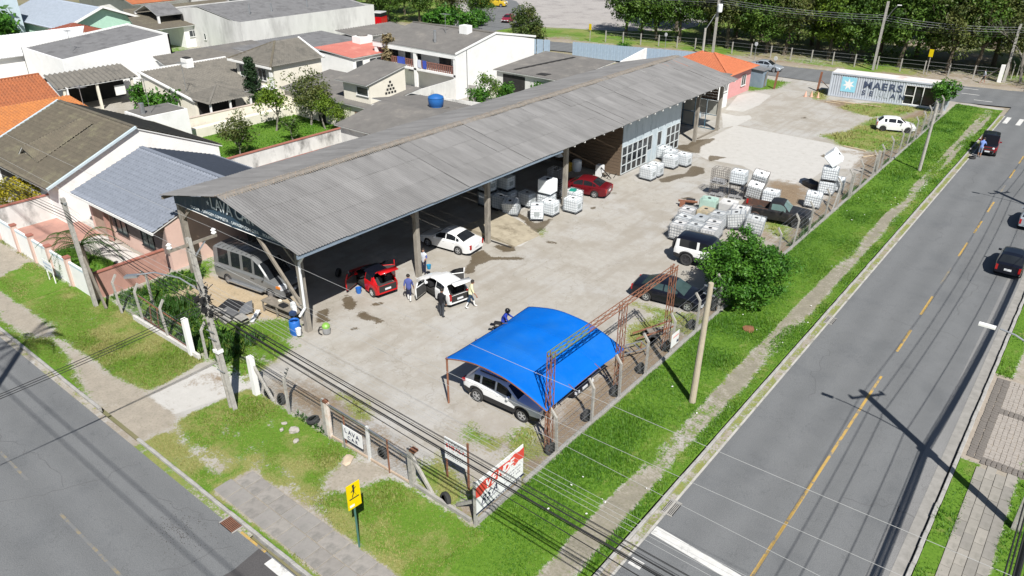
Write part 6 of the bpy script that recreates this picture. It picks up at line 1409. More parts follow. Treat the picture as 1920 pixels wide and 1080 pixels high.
    zf = lerp_tab(belt, 0.1); hl = S_.get('lamp', (0.30, 0.14)); zl_ = S_.get('lampz', (zf-0.12, lerp_tab(belt, L_-.1)-0.16))
    for sgn in (1, -1):
        if S_.get('round'):
            MB().lathe([(0.1, 0), (0.1, 0.04), (0.02, 0.06)], 14, 'X', c=(X(0)+0.0, sgn*hw0*0.55, zl_[0])).build('headlight', M_light, root)
        else:
            MB().box((X(0.10), sgn*hw0*0.70, zl_[0]), (0.26, hl[0], hl[1])).build('headlight', M_light, root)
        tl = S_.get('tail', (0.16, 0.32)); MB().box((X(L_-0.08), sgn*hw0*0.80, zl_[1]), (0.2, tl[0], tl[1])).build('tail_light', M_tail, root)
        MB().box((X(S_['ws'][0]+0.42), sgn*(hw0+0.09), lerp_tab(belt, S_['ws'][0]+0.4)+0.07), (0.1, 0.18, 0.12)).build('mirror', S_.get('mirror', body), root)
    MB().box((X(0.0)-0.01, 0, zf-0.18), (0.05, hw0*0.95, 0.16)).build('grille', M_black, root)
    MB().box((X(0)-0.0, 0, ends[0]+0.1), (0.05, hw0*1.3, 0.14)).build('lower_grille', M_black, root)
    for xx in (X(0)+0.02, X(L_)-0.02): MB().box((xx, 0, 0.52 if xx > 0 else S_.get('platez', 0.62)), (0.03, 0.42, 0.13)).build('number_plate', M_plate, root)
    if interior:
        it = MB(); wi = Wd*0.86
        it.box((X((S_['ws'][1]+S_['rw'][0])/2), 0, sill+0.1), (S_['rw'][0]-S_['ws'][0]+0.3, wi, 0.05)); it.build('cabin_floor', M_seat, root)
        for xx in (S_['ws'][1]+0.45, S_['ws'][1]+1.35):
            for sy in (-0.36, 0.36):
                st_ = MB(); st_.box((X(xx), sy, sill+0.32), (0.5, 0.5, 0.2)); st_.box((X(xx+0.27), sy, sill+0.66), (0.14, 0.48, 0.6)); st_.box((X(xx+0.3), sy, sill+1.02), (0.09, 0.26, 0.16)); st_.build('seat', M_seat, root)
        MB().box((X(S_['ws'][0]+0.35), 0, lerp_tab(belt, S_['ws'][0]+.3)-0.12), (0.4, wi, 0.28)).build('dashboard', M_black, root)
    return root
SEDAN = dict(L=4.45, W=1.75, axles=(0.85, 3.45), wr=0.31, top=[(0, 0.60), (0.12, 0.70), (0.5, 0.80), (1.15, 0.92), (1.9, 1.37), (2.3, 1.44), (2.9, 1.42), (3.2, 1.34), (3.85, 1.02), (4.3, 0.98), (4.45, 0.86)], belt=[(0, 0.56), (0.15, 0.66), (0.6, 0.76), (1.3, 0.88), (3.2, 0.95), (4.3, 0.92), (4.45, 0.82)],
    ws=(1.15, 1.9), rw=(3.2, 3.85), side_win=[(1.55, 2.38), (2.46, 3.22), (3.28, 3.5)], doors=[(1.35, 2.42), (2.42, 3.28)])
HATCH = dict(L=3.75, W=1.62, axles=(0.72, 3.12), wr=0.29, top=[(0, 0.62), (0.12, 0.74), (0.5, 0.84), (1.0, 0.94), (1.55, 1.36), (1.95, 1.44), (2.8, 1.43), (3.2, 1.37), (3.62, 0.98), (3.75, 0.9)], belt=[(0, 0.58), (0.15, 0.70), (0.6, 0.80), (1.2, 0.90), (3.2, 0.96), (3.62, 0.94), (3.75, 0.86)],
    ws=(1.0, 1.55), rw=(3.2, 3.62), side_win=[(1.3, 2.2), (2.3, 3.1)], doors=[(1.15, 2.25)], tail=(0.13, 0.36))
MINI = dict(L=3.6, W=1.63, axles=(0.68, 2.98), wr=0.30, top=[(0, 0.60), (0.1, 0.74), (0.45, 0.88), (0.95, 1.00), (1.5, 1.40), (1.9, 1.48), (2.6, 1.45), (3.0, 1.36), (3.48, 1.0), (3.6, 0.9)], belt=[(0, 0.56), (0.15, 0.72), (0.6, 0.86), (1.2, 0.95), (3.0, 1.0), (3.48, 0.97), (3.6, 0.86)],
    ws=(0.95, 1.5), rw=(3.0, 3.48), side_win=[(1.25, 2.15), (2.25, 2.9)], doors=[(1.1, 2.2)], tail=(0.1, 0.3))
SUV = dict(L=4.5, W=1.85, axles=(0.9, 3.6), wr=0.37, ww=0.24, sill=0.32, ends=(0.36, 0.40), top=[(0, 0.80), (0.12, 0.95), (0.5, 1.04), (1.2, 1.10), (1.85, 1.56), (2.3, 1.66), (3.4, 1.64), (3.85, 1.56), (4.3, 1.12), (4.5, 1.0)], belt=[(0, 0.74), (0.15, 0.90), (0.6, 0.98), (1.3, 1.04), (3.6, 1.12), (4.3, 1.09), (4.5, 0.96)],
    ws=(1.2, 1.85), rw=(3.85, 4.3), side_win=[(1.55, 2.42), (2.52, 3.3), (3.42, 3.8)], doors=[(1.4, 2.47), (2.47, 3.38)], cladding=True, tumble=0.22, lampz=(0.86, 0.98), tail=(0.3, 0.12), platez=0.8)
JEEP = dict(L=3.65, W=1.62, axles=(0.62, 2.85), wr=0.38, ww=0.25, sill=0.42, ends=(0.48, 0.5), top=[(0, 0.95), (0.1, 1.06), (0.4, 1.10), (1.15, 1.14), (1.5, 1.60), (1.75, 1.70), (3.3, 1.70), (3.55, 1.66), (3.62, 1.12), (3.65, 1.02)], belt=[(0, 0.90), (0.1, 1.0), (0.4, 1.04), (1.2, 1.08), (3.55, 1.10), (3.65, 0.98)],
    ws=(1.15, 1.5), rw=(3.55, 3.62), side_win=[(1.45, 2.15), (2.3, 3.35)], doors=[(1.3, 2.22)], plan=[(0, 0.84), (0.08, 0.94), (0.4, 0.98), (1.0, 1.0), (3.5, 1.0), (3.65, 0.95)], tumble=0.10, cladding=True, lampz=(0.86, 0.86), tail=(0.12, 0.2), round=True)
VAN = dict(L=5.9, W=2.0, axles=(0.95, 4.75), wr=0.34, ww=0.21, sill=0.32, ends=(0.30, 0.36), top=[(0, 0.86), (0.12, 1.02), (0.55, 1.16), (0.95, 1.25), (1.75, 2.12), (2.3, 2.42), (3.0, 2.48), (5.7, 2.46), (5.85, 2.38), (5.9, 1.5)], belt=[(0, 0.82), (0.15, 0.98), (0.55, 1.10), (1.0, 1.18), (1.6, 1.25), (5.8, 1.28), (5.9, 1.1)],
    ws=(0.95, 1.75), rw=(5.85, 5.9), side_win=[(1.35, 2.15), (2.35, 3.15), (3.4, 4.2), (4.45, 5.4)], doors=[(1.2, 2.22)], plan=[(0, 0.82), (0.12, 0.93), (0.5, 0.99), (1.0, 1.0), (5.6, 1.0), (5.9, 0.96)], tumble=0.07, lampz=(0.92, 1.1), lamp=(0.42, 0.3), tail=(0.1, 0.6))
PICK = dict(L=5.0, W=1.8, axles=(0.9, 3.9), wr=0.36, ww=0.24, sill=0.36, ends=(0.42, 0.46), top=[(0, 0.92), (0.1, 1.02), (0.4, 1.08), (1.5, 1.14), (1.95, 1.60), (2.2, 1.68), (2.75, 1.66), (2.95, 1.60), (3.0, 1.13), (4.9, 1.13), (5.0, 1.12)], belt=[(0, 0.88), (0.1, 0.98), (0.4, 1.02), (1.5, 1.07), (2.9, 1.1), (4.9, 1.1), (5.0, 1.08)],
    ws=(1.5, 1.95), rw=(2.95, 3.0), side_win=[(1.75, 2.8)], doors=[(1.6, 2.85)], plan=[(0, 0.86), (0.1, 0.95), (0.4, 0.98), (1.0, 1.0), (4.8, 1.0), (5.0, 0.98)], tumble=0.18, lampz=(0.86, 0.9), bed=(3.02, 4.97))
M_van = paint('silver_grey_paint', (0.20, 0.205, 0.205), 0.35, 0.25); M_red = paint('red_paint', (0.50, 0.008, 0.012)); M_wht = paint('white_car_paint', (0.74, 0.74, 0.73)); M_blk = paint('black_car_paint', (0.006, 0.007, 0.013)); M_mar = paint('maroon_paint', (0.115, 0.006, 0.010)); M_sil = paint('silver_paint', (0.42, 0.46, 0.50), 0.3, 0.4); M_bur = paint('burgundy_paint', (0.22, 0.012, 0.03))
M_wreck = pm('faded_black_paint', (0.012, 0.012, 0.014), (0.024, 0.023, 0.023), scale=2.5, rough=0.4, c3=(0.06, 0.05, 0.045), s3=1.6, t3=(0.55, 0.7))
def hd(a, b): return math.atan2(b[1]-a[1], b[0]-a[0])
van = car('passenger_van', 'silver grey passenger van parked under the left end of the shed', 'van', (-38.85, 23.05, 0), rad(7.5), VAN, M_van, rim='steel')
MB().box((-0.1, -1.06, 0.38), (3.0, 0.22, 0.08)).build('side_step', M_metal, van)
MB().box((2.72, -0.82, 0.95), (0.3, 0.34, 0.14)).build('indicator', M_amber, van)
for k in range(8): MB().box((-2.4+k*0.42, 0, 2.50), (0.05, 1.66, 0.03)).build('roof_rib', M_van, van)
MB().box((-2.2, -1.005, 1.05), (0.9, 0.02, 0.06)).build('side_rail', M_black, van); MB().box((0.6, -1.005, 1.05), (0.3, 0.03, 0.06)).build('side_rail', M_black, van)
red = car('red_hatchback', 'small red hatchback with open doors and tailgate being washed', 'car', (-33.15, 27.4, 0), rad(169), MINI, M_red, roof=M_blk, open_doors={(0, 1): rad(62), (0, -1): rad(58)}, hatch=rad(82), interior=True, rim='white')  # black roof colour stands in for shadow on the red car
uno = car('white_hatchback', 'boxy white hatchback with open doors and raised tailgate in the yard', 'car', (-28.95, 29.35, 0), hd((-27.4, 29.0), (-30.4, 29.7)), HATCH, M_wht, open_doors={(0, 1): rad(64), (0, -1): rad(64)}, hatch=rad(78), interior=True, rim='steel')
car('white_sedan', 'white sedan half in the shade of the second shed bay', 'car', (-33.5, 34.95, 0), hd((-32.3, 34.9), (-34.8, 34.6)), SEDAN, M_wht)
car('maroon_sedan', 'dark maroon sedan half under the shed beside the stacked totes', 'car', (-32.3, 49.9, 0), rad(192), SEDAN, M_mar)
suv = car('white_suv', 'white sport utility car parked under the blue canopy', 'car', (-18.75, 23.3, 0), rad(2.5), SUV, M_wht)
for sgn in (1, -1): MB().beam((0.3, sgn*0.62, 1.72), (-1.3, sgn*0.62, 1.71), 0.05, 0.05).build('roof_rail', M_black, suv)
car('dark_car', 'dark car hidden under the blue canopy behind the white one', 'car', (-18.5, 26.1, 0), rad(0), SEDAN, M_blk)
car('black_sedan', 'black sedan parked nose to the fence beside the rusty gantry', 'car', (-17.75, 37.6, 0), rad(9), SEDAN, M_blk, tint=pm('green_tinted_glass', (0.035, 0.06, 0.06), (0.05, 0.08, 0.08), rough=0.03, spec=0.6))
jp = car('small_jeep', 'white two door off-roader with black roof beside the leafy bush', 'car', (-18.2, 43.6, 0), rad(6), JEEP, M_wht, rim='dark', roof=M_blk)
jp.scale = (1.13, 1.13, 1.13)
sp_t, sp_r = wheel_mesh(0.38, 0.25, 'dark'); w_ = link('spare_wheel', sp_t, jp, (-1.95, -0.1, 1.0), rz=rad(90)); link('rim', sp_r, w_)
pk = car('wrecked_pickup', 'rusting black pickup truck with junk in its bed by the fence', 'pickup', (-17.6, 54.1, 0), rad(10), PICK, M_wreck, rim='dark', tint=pm('pale_green_glass', (0.10, 0.16, 0.15), (0.14, 0.2, 0.19), rough=0.05, spec=0.6))
bd = MB(); bd.box((-1.5, 0, 0.62), (1.95, 1.6, 0.06)); bd.box((-1.5, 0.84, 0.88), (1.95, 0.05, 0.5)); bd.box((-1.5, -0.84, 0.88), (1.95, 0.05, 0.5)); bd.box((-0.52, 0, 0.88), (0.05, 1.6, 0.5)); bd.box((-2.47, 0, 0.88), (0.05, 1.6, 0.5)); bd.build('bed_liner', pm('rusty_bed', (0.12, 0.06, 0.04), (0.06, 0.045, 0.04), scale=4, rough=.9), pk)
car('wrecked_hatchback', 'abandoned white hatchback with a missing rear corner in the grass', 'car', (-17.35, 86.3, 0), hd((-18.62, 84.86), (-16.12, 85.77)), dict(HATCH, doors=[(1.15, 1.95), (1.95, 2.75)], side_win=[(1.3, 1.9), (2.0, 2.7), (2.85, 3.1)]), M_wht, rim='dark')
car('silver_sedan', 'pale silver blue sedan driving on the far street', 'car', (-40.2, 107.9, -0.11), rad(4), SEDAN, M_sil)
rj = car('red_jeep', 'dark red boxy off-roader with black top stopped at the kerb', 'car', (-8.35, 84.5, -0.11), rad(-84), JEEP, paint('dark_red_paint', (0.20, 0.012, 0.016)), rim='dark', roof=M_blk, hood_mat=M_blk)
hb = MB(); hb.box((1.75, 0, 1.62), (0.06, 1.4, 0.95)); o = hb.build('raised_bonnet', M_blk, rj); 
car('black_compact', 'black hatchback driving away at the right picture edge', 'car', (-2.25, 56.2, -0.11), rad(90), dict(HATCH, L=3.9), M_blk)
car('silver_compact', 'silver hatchback at the right edge ahead of the black one', 'car', (-2.25, 66.0, -0.11), rad(90), dict(HATCH, L=3.85), M_sil)
car('grey_compact', 'dark grey car farthest up the road at the right edge', 'car', (-2.2, 74.3, -0.11), rad(90), HATCH, M_blk)
car('burgundy_car', 'burgundy car waiting on the lane by the grove', 'car', (-96.6, 119.2, 0), rad(-72), HATCH, M_bur)
car('yellow_van', 'yellow and white van far away at the top edge', 'van', (-113.5, 135.0, 0), rad(20), VAN, paint('yellow_paint', (0.55, 0.38, 0.03)))
tr = thing('red_truck', 'old red and white truck behind the warehouse corner', 'truck', (-110.0, 98.0, 0), rad(20))
MB().box((0, 0, 1.3), (2.2, 2.3, 1.6)).build('body', M_red, tr); c_ = MB(); c_.prism([(-1.0, -1.1), (1.05, -1.1), (1.05, 1.1), (-1.0, 1.1)], 2.12, 2.75); c_.build('cab_windows', M_glass, tr); MB().box((0, 0, 2.83), (2.1, 2.2, 0.15)).build('roof', M_wht, tr); MB().box((-2.8, 0, 1.3), (3.2, 2.3, 0.9)).build('load_bed', M_red, tr)
for xx in (0.4, -3.2):
    for sy in (-1.0, 1.0):
        w_ = link('wheel', wheel_mesh(0.45, 0.28, 'steel')[0], tr, (xx, sy, 0.45)); link('rim', wheel_mesh(0.45, 0.28, 'steel')[1], w_)

# ============================================================ TOTES (caged liquid containers)
def plastic(name, c1, c2, c3=None):
    return pm(name, c1, c2, scale=2.0, rough=0.45, c3=c3, s3=1.6, t3=(0.5, 0.68), spec=0.4)
M_ibc = plastic('white_tank_plastic', (0.80, 0.82, 0.82), (0.74, 0.77, 0.78))
M_ibcd = [plastic('grimy_tank_plastic', (0.60, 0.61, 0.60), (0.46, 0.47, 0.46), (0.25, 0.26, 0.26)), plastic('yellowed_tank_plastic', (0.52, 0.44, 0.30), (0.40, 0.33, 0.22), (0.2, 0.19, 0.17)), plastic('greenish_tank_plastic', (0.42, 0.56, 0.48), (0.34, 0.47, 0.40), (0.10, 0.16, 0.13)), plastic('dark_stained_tank_plastic', (0.40, 0.42, 0.43), (0.27, 0.29, 0.30), (0.55, 0.55, 0.54)), plastic('pale_grey_tank_plastic', (0.62, 0.61, 0.59), (0.54, 0.53, 0.51), (0.38, 0.37, 0.36))]
M_cage = pm('cage_steel', (0.42, 0.45, 0.48), (0.34, 0.37, 0.40), scale=4, rough=0.45, metal=0.4); M_caged = pm('dark_cage_steel', (0.09, 0.085, 0.08), (0.14, 0.12, 0.105), scale=4, rough=0.7)
LX, LY, LZ = 1.2, 1.0, 1.0
def cage_mesh(mat):
    m = MB(); x, y = LX/2, LY/2; z0, z1 = 0.15, 1.15
    for sx in (-1, 1):
        for k in range(6): m.box((sx*x, -y+k*LY/5, (z0+z1)/2), (0.015, 0.015, z1-z0))
        for k in range(6): m.box((sx*x*1.003, 0, z0+k*(z1-z0)/5), (0.017, LY, 0.015))
    for sy in (-1, 1):
        for k in range(1, 7): m.box((-x+k*LX/7, sy*y, (z0+z1)/2), (0.015, 0.015, z1-z0))
        for k in range(6): m.box((0, sy*y*1.003, z0+k*(z1-z0)/5), (LX, 0.017, 0.015))
    for k in (-1, 1): m.box((k*0.3, 0, z1+0.012), (0.03, LY, 0.024))
    return m.mesh('cage', mat)
def tank_mesh(mat, bulge=0.0):
    m = MB().box((0, 0, 0.64), (LX-0.05, LY-0.05, 0.96)).mesh('tank', mat)
    bm = bmesh.new(); bm.from_mesh(m); bmesh.ops.bevel(bm, geom=list(bm.edges), offset=0.045, segments=2, affect='EDGES')
    bm.to_mesh(m); bm.free(); return m
def pallet_mesh(mat):
    m = MB(); m.box((0, 0, 0.135), (LX, LY, 0.03)); m.box((0, 0, 0.012), (LX, LY, 0.024))
    for sx in (-1, 0, 1):
        for sy in (-1, 0, 1): m.box((sx*(LX/2-0.07), sy*(LY/2-0.07), 0.07), (0.13, 0.13, 0.10))
    return m.mesh('pallet', mat)
ME_cage, ME_caged, ME_pal = cage_mesh(M_cage), cage_mesh(M_caged), pallet_mesh(M_black)
ME_palw = pallet_mesh(pm('grey_pallet', (0.4, 0.4, 0.4), (0.3, 0.3, 0.3), rough=.8))
ME_tank = [tank_mesh(M_ibc)]+[tank_mesh(m_) for m_ in M_ibcd]
ME_capm = MB().lathe([(0.12, 1.11), (0.12, 1.15), (0.02, 1.16)], 14).mesh('cap', M_black); ME_plq = MB().box((LX/2+0.014, 0, 0.6), (0.012, 0.42, 0.34)).mesh('label_plate', pm('grey_label_plate', (0.33, 0.36, 0.36), (0.28, 0.3, 0.3), rough=.6))
ME_drip = {}
def tote(label, loc, rz=0.0, kind=0, cage=True, rot=None, pallet=True, dark=False, group=None, plate=True, tank=True):
    t = thing('liquid_tote', label, 'tote', loc, rz, group, rot)
    if tank: link('tank', ME_tank[kind], t)
    if cage: link('cage', ME_caged if dark else ME_cage, t)
    if pallet: link('pallet', ME_pal if not dark else ME_palw, t)
    if tank: link('cap', ME_capm, t)
    if plate and cage and tank: link('label_plate', ME_plq, t)
    return t
r9 = rad(90)
tote('white caged tote seen end on, leftmost of the sunlit row by the shed', (-31.95, 42.95, 0), rad(-55), group='totes in front of the shed')
tote('white caged tote in the sun under the plain white tank', (-31.7, 44.25, 0), rad(2)); tote('caged tote carrying a plain white tank, beside the shed column', (-32.75, 45.25, 0), rad(4))
t = tote('plain white tank without cage stacked on top of a tote', (-32.65, 45.2, 1.16), rad(6), cage=False, pallet=False); t.scale = (1.05, 1.12, 1.12)
tote('white caged tote right of the shed column in full sun', (-30.65, 45.85, 0), rad(3)); tote('caged tote with green lid between column and maroon sedan', (-31.55, 47.25, 0), rad(-3))
MB().box((-31.55, 47.15, 1.2), (0.5, 0.42, 0.12), rz=0.3).build('green_rag', pm('green_plastic', (0.02, 0.28, 0.22), (0.015, 0.22, 0.17), rough=.5)); tag(bpy.data.objects['green_rag'], 'green plastic bundle on the tote beside the maroon sedan', 'plastic')
tote('tilted caged tote half in shade at the ramp corner', (-34.0, 42.45, 0.1), rot=(rad(14), rad(-4), rad(22)))
for i, (x, y, z) in enumerate([(-35.3, 42.7, 0), (-36.6, 42.6, 0), (-35.5, 43.9, 0), (-34.2, 44.6, 0), (-36.8, 43.9, 0), (-36.7, 42.7, 1.16), (-35.9, 44.0, 1.16)]):
    tote(['shaded caged tote at front left of the stack in the bay', 'shaded tote under the upper left stacked tote', 'shaded tote in the middle of the bay stack', 'shaded tote at the right of the bay stack', 'rear shaded tote at back of the bay stack', 'upper left stacked tote under the eave', 'upper right stacked tote under the eave'][i], (x, y, z), rad(random.uniform(-5, 5)), group='totes stacked in the shade')
tote('empty wire cage at bottom of the pair behind the column', (-33.7, 47.9, 0), rad(3), tank=False); tote('empty wire cage on top of the pair behind the column', (-33.7, 47.9, 1.16), rad(5), tank=False)
for lab, x, y in (('nearest white tote below the blue office windows', -29.9, 56.25), ('second white tote below the blue office windows', -29.85, 57.45), ('large white tote in front of the office corner group', -29.9, 60.3), ('rightmost white tote of the office corner group', -29.25, 61.6), ('white tote at the back of the office corner group', -30.7, 61.75), ('leftmost white tote against the office wall', -31.6, 62.3)):
    tote(lab, (x, y, 0), rad(random.uniform(-3, 3))+r9*(x < -30.5), group='white totes at the office wall')
# weathered pile near the off-roader
for lab, x, y, z, k, rot in (('pale tote at the left end of the weathered pile', -22.55, 49.2, 0.0, 5, (0, 0, rad(95))), ('pale tote behind the off-roader roof in the weathered pile', -22.15, 47.75, 0, 1, (rad(5), 0, rad(92))), ('yellowed tote in the weathered pile', -21.5, 50.0, 0.02, 2, (0, rad(3), rad(94))), ('dark stained tote below the yellowed one', -21.1, 48.4, 0.0, 4, (0, 0, rad(92))), ('blue stained tote in the middle of the weathered pile', -20.35, 49.9, 0, 1, (rad(-4), 0, rad(90))), ('pale tote against the leafy bush', -19.95, 48.2, 0, 5, (0, 0, rad(96))), ('grimy grey tote tilted beside the pickup', -19.25, 50.9, 0.05, 1, (rad(0), rad(-10), rad(20))), ('grey tote at the right end of the pile by the bush', -18.0, 50.75, 0.0, 1, (0, rad(6), rad(14))), ('pale tote nearest the off-roader tailgate', -21.75, 46.45, 0, 5, (0, 0, rad(93))), ('white stained tote behind the off-roader cabin', -20.75, 46.85, 0.0, 1, (0, rad(2), rad(88))), ('whitish tote touching bush and off-roader', -19.65, 46.9, 0.0, 5, (0, 0, rad(97))), ('upper grimy tote lying on the pile beside the pickup', -19.6, 52.0, 0.0, 5, (rad(3), 0, rad(10))), ('greenish tote above the yellowed one', -22.3, 52.3, 0.0, 3, (0, 0, rad(8))), ('pale grey tote without cage next to the greenish one', -20.85, 52.7, 0, 5, (rad(4), 0, rad(4)))):
    t = tote(lab, (x, y, z), rot=rot, kind=k, cage=k in (1, 5) and 'without' not in lab, dark=False, plate=False); t.scale = (1.1, 1.08, 1.08)
for lab, x, y, z, tk in (('lower empty dark cage at the left of the cage row', -23.4, 56.4, 0, False), ('upper empty dark cage at the left of the cage row', -23.4, 56.4, 1.16, False), ('caged white tote on an empty cage beside the dark cages', -22.0, 56.9, 1.16, True), ('empty cage under the raised white tote', -22.0, 56.9, 0, False), ('tilted caged tote between raised tote and pickup', -20.7, 57.2, 0.35, True), ('upright white caged tote behind the pickup cab', -19.3, 57.3, 0.0, True), ('white caged tote behind the tilted one in the cage row', -20.9, 58.5, 0.9, True)):
    tote(lab, (x, y, z), rad(12 if 'raised' in lab else 5), tank=tk, dark=not tk or 'tilted' in lab, rot=(rad(12), rad(8), rad(10)) if 'tilted' in lab else None)
tote('bulging white caged tote at the fence in front of the pickup nose', (-16.45, 58.75, 0.05), rot=(rad(3), rad(4), rad(12)))
tote('caged tote under the tipped tank by the fence', (-16.6, 62.5, 0), rad(8), kind=0); tote('second caged tote at the foot of the tipped tank', (-16.2, 63.7, 0), rad(10))
tote('upper caged tote of the stack at the fence below the tipped tank', (-16.55, 62.55, 1.16), rad(10))
t = tote('translucent tank tipped on its edge on top of the fence totes', (-17.0, 62.6, 2.62), rot=(0, rad(45), rad(12)), cage=False, pallet=False); t.scale = (1.0, 1.25, 1.0)
m = MB(); tb = rock('black tarpaulin bundle beside the fence totes', (-18.0, 63.3, 0.25), (1.0, 0.55, 0.42), 21, M_black); tb['category'] = 'tarpaulin'; tb.name = 'tarpaulin_bundle'
# loose bits near the pile
def junk(name, label, cat, loc, parts, rz=0):
    t = thing(name, label, cat, loc, rz)
    for nm, c, d, mt, rot in parts: MB().box(c, d, R=Matrix.Rotation(rot, 3, 'X') if rot else None).build(nm, mt, t)
    return t
junk('scrap_metal_heap', 'rusty scrap frame beside the greenish tote', 'scrap', (-24.2, 52.6, 0), [('beam', (0, 0, 0.4), (1.5, 0.12, 0.14), M_rust, 0.3), ('plate', (0.2, 0.4, 0.3), (0.7, 0.5, 0.08), M_black, 0.5), ('block', (-0.4, -0.2, 0.2), (0.4, 0.4, 0.4), M_rust, 0)], 0.4)

# ============================================================ BLUE CANOPY AND RUSTY GANTRY
M_blue = pm('blue_tarp', (0.0, 0.17, 0.68), (0.002, 0.19, 0.72), scale=0.7, rough=0.6, bump=0.15, bscale=5, spec=0.25, c3=(0.02, 0.21, 0.66), s3=0.5, t3=(0.45, 0.75))
nt = M_blue.node_tree; p_ = nt.nodes['Principled BSDF']; trn = nt.nodes.new('ShaderNodeBsdfTranslucent'); trn.inputs['Color'].default_value = (0.0, 0.16, 0.7, 1); mxs = nt.nodes.new('ShaderNodeMixShader'); mxs.inputs[0].default_value = 0.35
nt.links.new(p_.outputs[0], mxs.inputs[1]); nt.links.new(trn.outputs[0], mxs.inputs[2]); nt.links.new(mxs.outputs[0], nt.nodes['Material Output'].inputs['Surface'])
can = thing('canopy', 'bright blue arched fabric canopy over the parked cars', 'canopy')
x0, x1, y0, y1 = -21.1, -15.15, 21.35, 27.75
def cz(u, v): return 2.62-0.30*u + 0.64*4*u*(1-u) - 0.07*abs(math.sin(math.pi*3*v))*math.sin(math.pi*u) - 0.012*math.sin(23*u+5*math.sin(4*v))*math.sin(math.pi*v)**.5 - 0.010*math.sin(17*(u+0.7*v))
nu, nv = 48, 48; V = []; F = []
for j in range(nv+1):
    for i in range(nu+1):
        u, v = i/nu, j/nv; sx = 0.10*4*v*(1-v)*(1 if u < 0.05 else 0)+(-0.10*4*v*(1-v) if u > 0.95 else 0)
        V.append((x0+(x1-x0)*u+sx, y0+(y1-y0)*v, cz(u, v)))
for j in range(nv):
    for i in range(nu): a = j*(nu+1)+i; F.append((a, a+1, a+nu+2, a+nu+1))
o = link('fabric', np_mesh('fabric', V, F, M_blue, True), can); sd = o.modifiers.new('t', 'SOLIDIFY'); sd.thickness = 0.012
for v in (1/3, 2/3):
    m = MB(); m.path([(x0+(x1-x0)*i/24, y0+(y1-y0)*v, cz(i/24, v)+0.008) for i in range(25)], 0.012, 4); m.build('seam', M_blue, can)
for (px_, py_) in ((x0+.05, y0+.05), (x0+.05, y1-.05)): MB().tube((px_, py_, -.05), (px_, py_, 2.64), 0.05, n=8).build('post', M_rust, can)
for (px_, py_) in ((x1-.12, y0+.25), (x1-.12, y1-.2)): MB().tube((px_, py_, -.05), (px_, py_, 2.32), 0.04, n=8).build('post', M_rust, can)
for v in (0.0, 1/3, 2/3, 1.0):
    m = MB(); m.path([(x0+(x1-x0)*i/12, y0+(y1-y0)*v, cz(i/12, v)-0.05) for i in range(13)], 0.028, 6); m.build('rib', M_rust, can)
for u in (0.02, 0.5, 0.98):
    m = MB(); m.path([(x0+(x1-x0)*u, y0+(y1-y0)*j/8, cz(u, j/8)-0.07) for j in range(9)], 0.024, 6); m.build('purlin', M_rust, can)
# lattice gantry along the fence
gan = thing('rusty_gantry', 'tall rusty lattice gantry frame standing along the fence by the canopy', 'gantry')
M_gpaint = pm('green_paint_over_rust', (0.10, 0.24, 0.05), (0.20, 0.14, 0.06), scale=4, rough=.8)
def lattice(name, a, b_, w, mat, n, up=(1, 0, 0), rr=0.016):
    a, b_ = Vector(a), Vector(b_); d = (b_-a).normalized(); u_ = Vector(up); s_ = d.cross(u_).normalized()
    m = MB(); cs = [(u_*i+s_*j)*w/2 for i, j in ((1, 1), (1, -1), (-1, -1), (-1, 1))]
    for c in cs: m.beam(a+c, b_+c, rr*2, rr*2)
    o = m.build(name, mat, gan)
    br = MB()
    for k in range(n):
        p0, p1 = a.lerp(b_, k/n), a.lerp(b_, (k+1)/n)
        for q in range(4): br.beam(p0+cs[(q+k) % 4], p1+cs[(q+1+k) % 4], rr*1.1, rr*1.1)
    br.build('lacing', mat, o); return o
GX = -15.15
lattice('leg', (GX, 21.55, -0.05), (GX, 21.55, 5.2), 0.24, M_rust, 8); lattice('leg', (GX, 27.3, -0.05), (GX, 27.3, 5.05), 0.26, M_rust, 7); lattice('leg', (GX-.05, 32.35, -0.05), (GX-.05, 32.35, 5.15), 0.26, M_rust, 8)
lattice('top_beam', (GX, 21.4, 5.12), (GX, 24.2, 5.1), 0.22, M_gpaint, 5); lattice('top_beam', (GX, 24.2, 5.1), (GX, 32.5, 5.02), 0.22, M_rust, 14)
# canopy to gantry ties and scrap trolley
tro = thing('scrap_trolley', 'low scrap metal trolley frame lying behind the fence', 'trolley', (-16.3, 30.7, 0), rad(62))
m = MB()
for yy in (-0.35, 0.35): m.beam((-0.8, yy, 0.5), (0.8, yy, 0.55), 0.05)
for xx in (-0.8, -0.25, 0.3, 0.8): m.beam((xx, -0.35, 0.5), (xx, 0.35, 0.5), 0.05)
m.build('frame', M_metal, tro)
for xx, yy in ((-0.7, -0.3), (-0.7, 0.3), (0.7, -0.3), (0.7, 0.3)): MB().beam((xx, yy, 0), (xx*1.1, yy, 0.5), 0.05).build('leg', M_rust, tro)
tro2 = thing('scrap_cart', 'rusty two shaft cart leaning behind the small fence sign', 'cart', (-16.25, 32.9, 0), rad(50))
for yy in (-0.3, 0.3): MB().beam((-1.1, yy, 0.35), (1.1, yy, 0.95), 0.07).build('shaft', M_rust, tro2)
MB().box((0.1, 0, 0.55), (0.9, 0.6, 0.08)).build('bed', M_wood, tro2)
for yy in (-0.42, 0.42): link('wheel', wheel_mesh(0.28, 0.12, 'dark')[0], tro2, (-0.2, yy, 0.28))
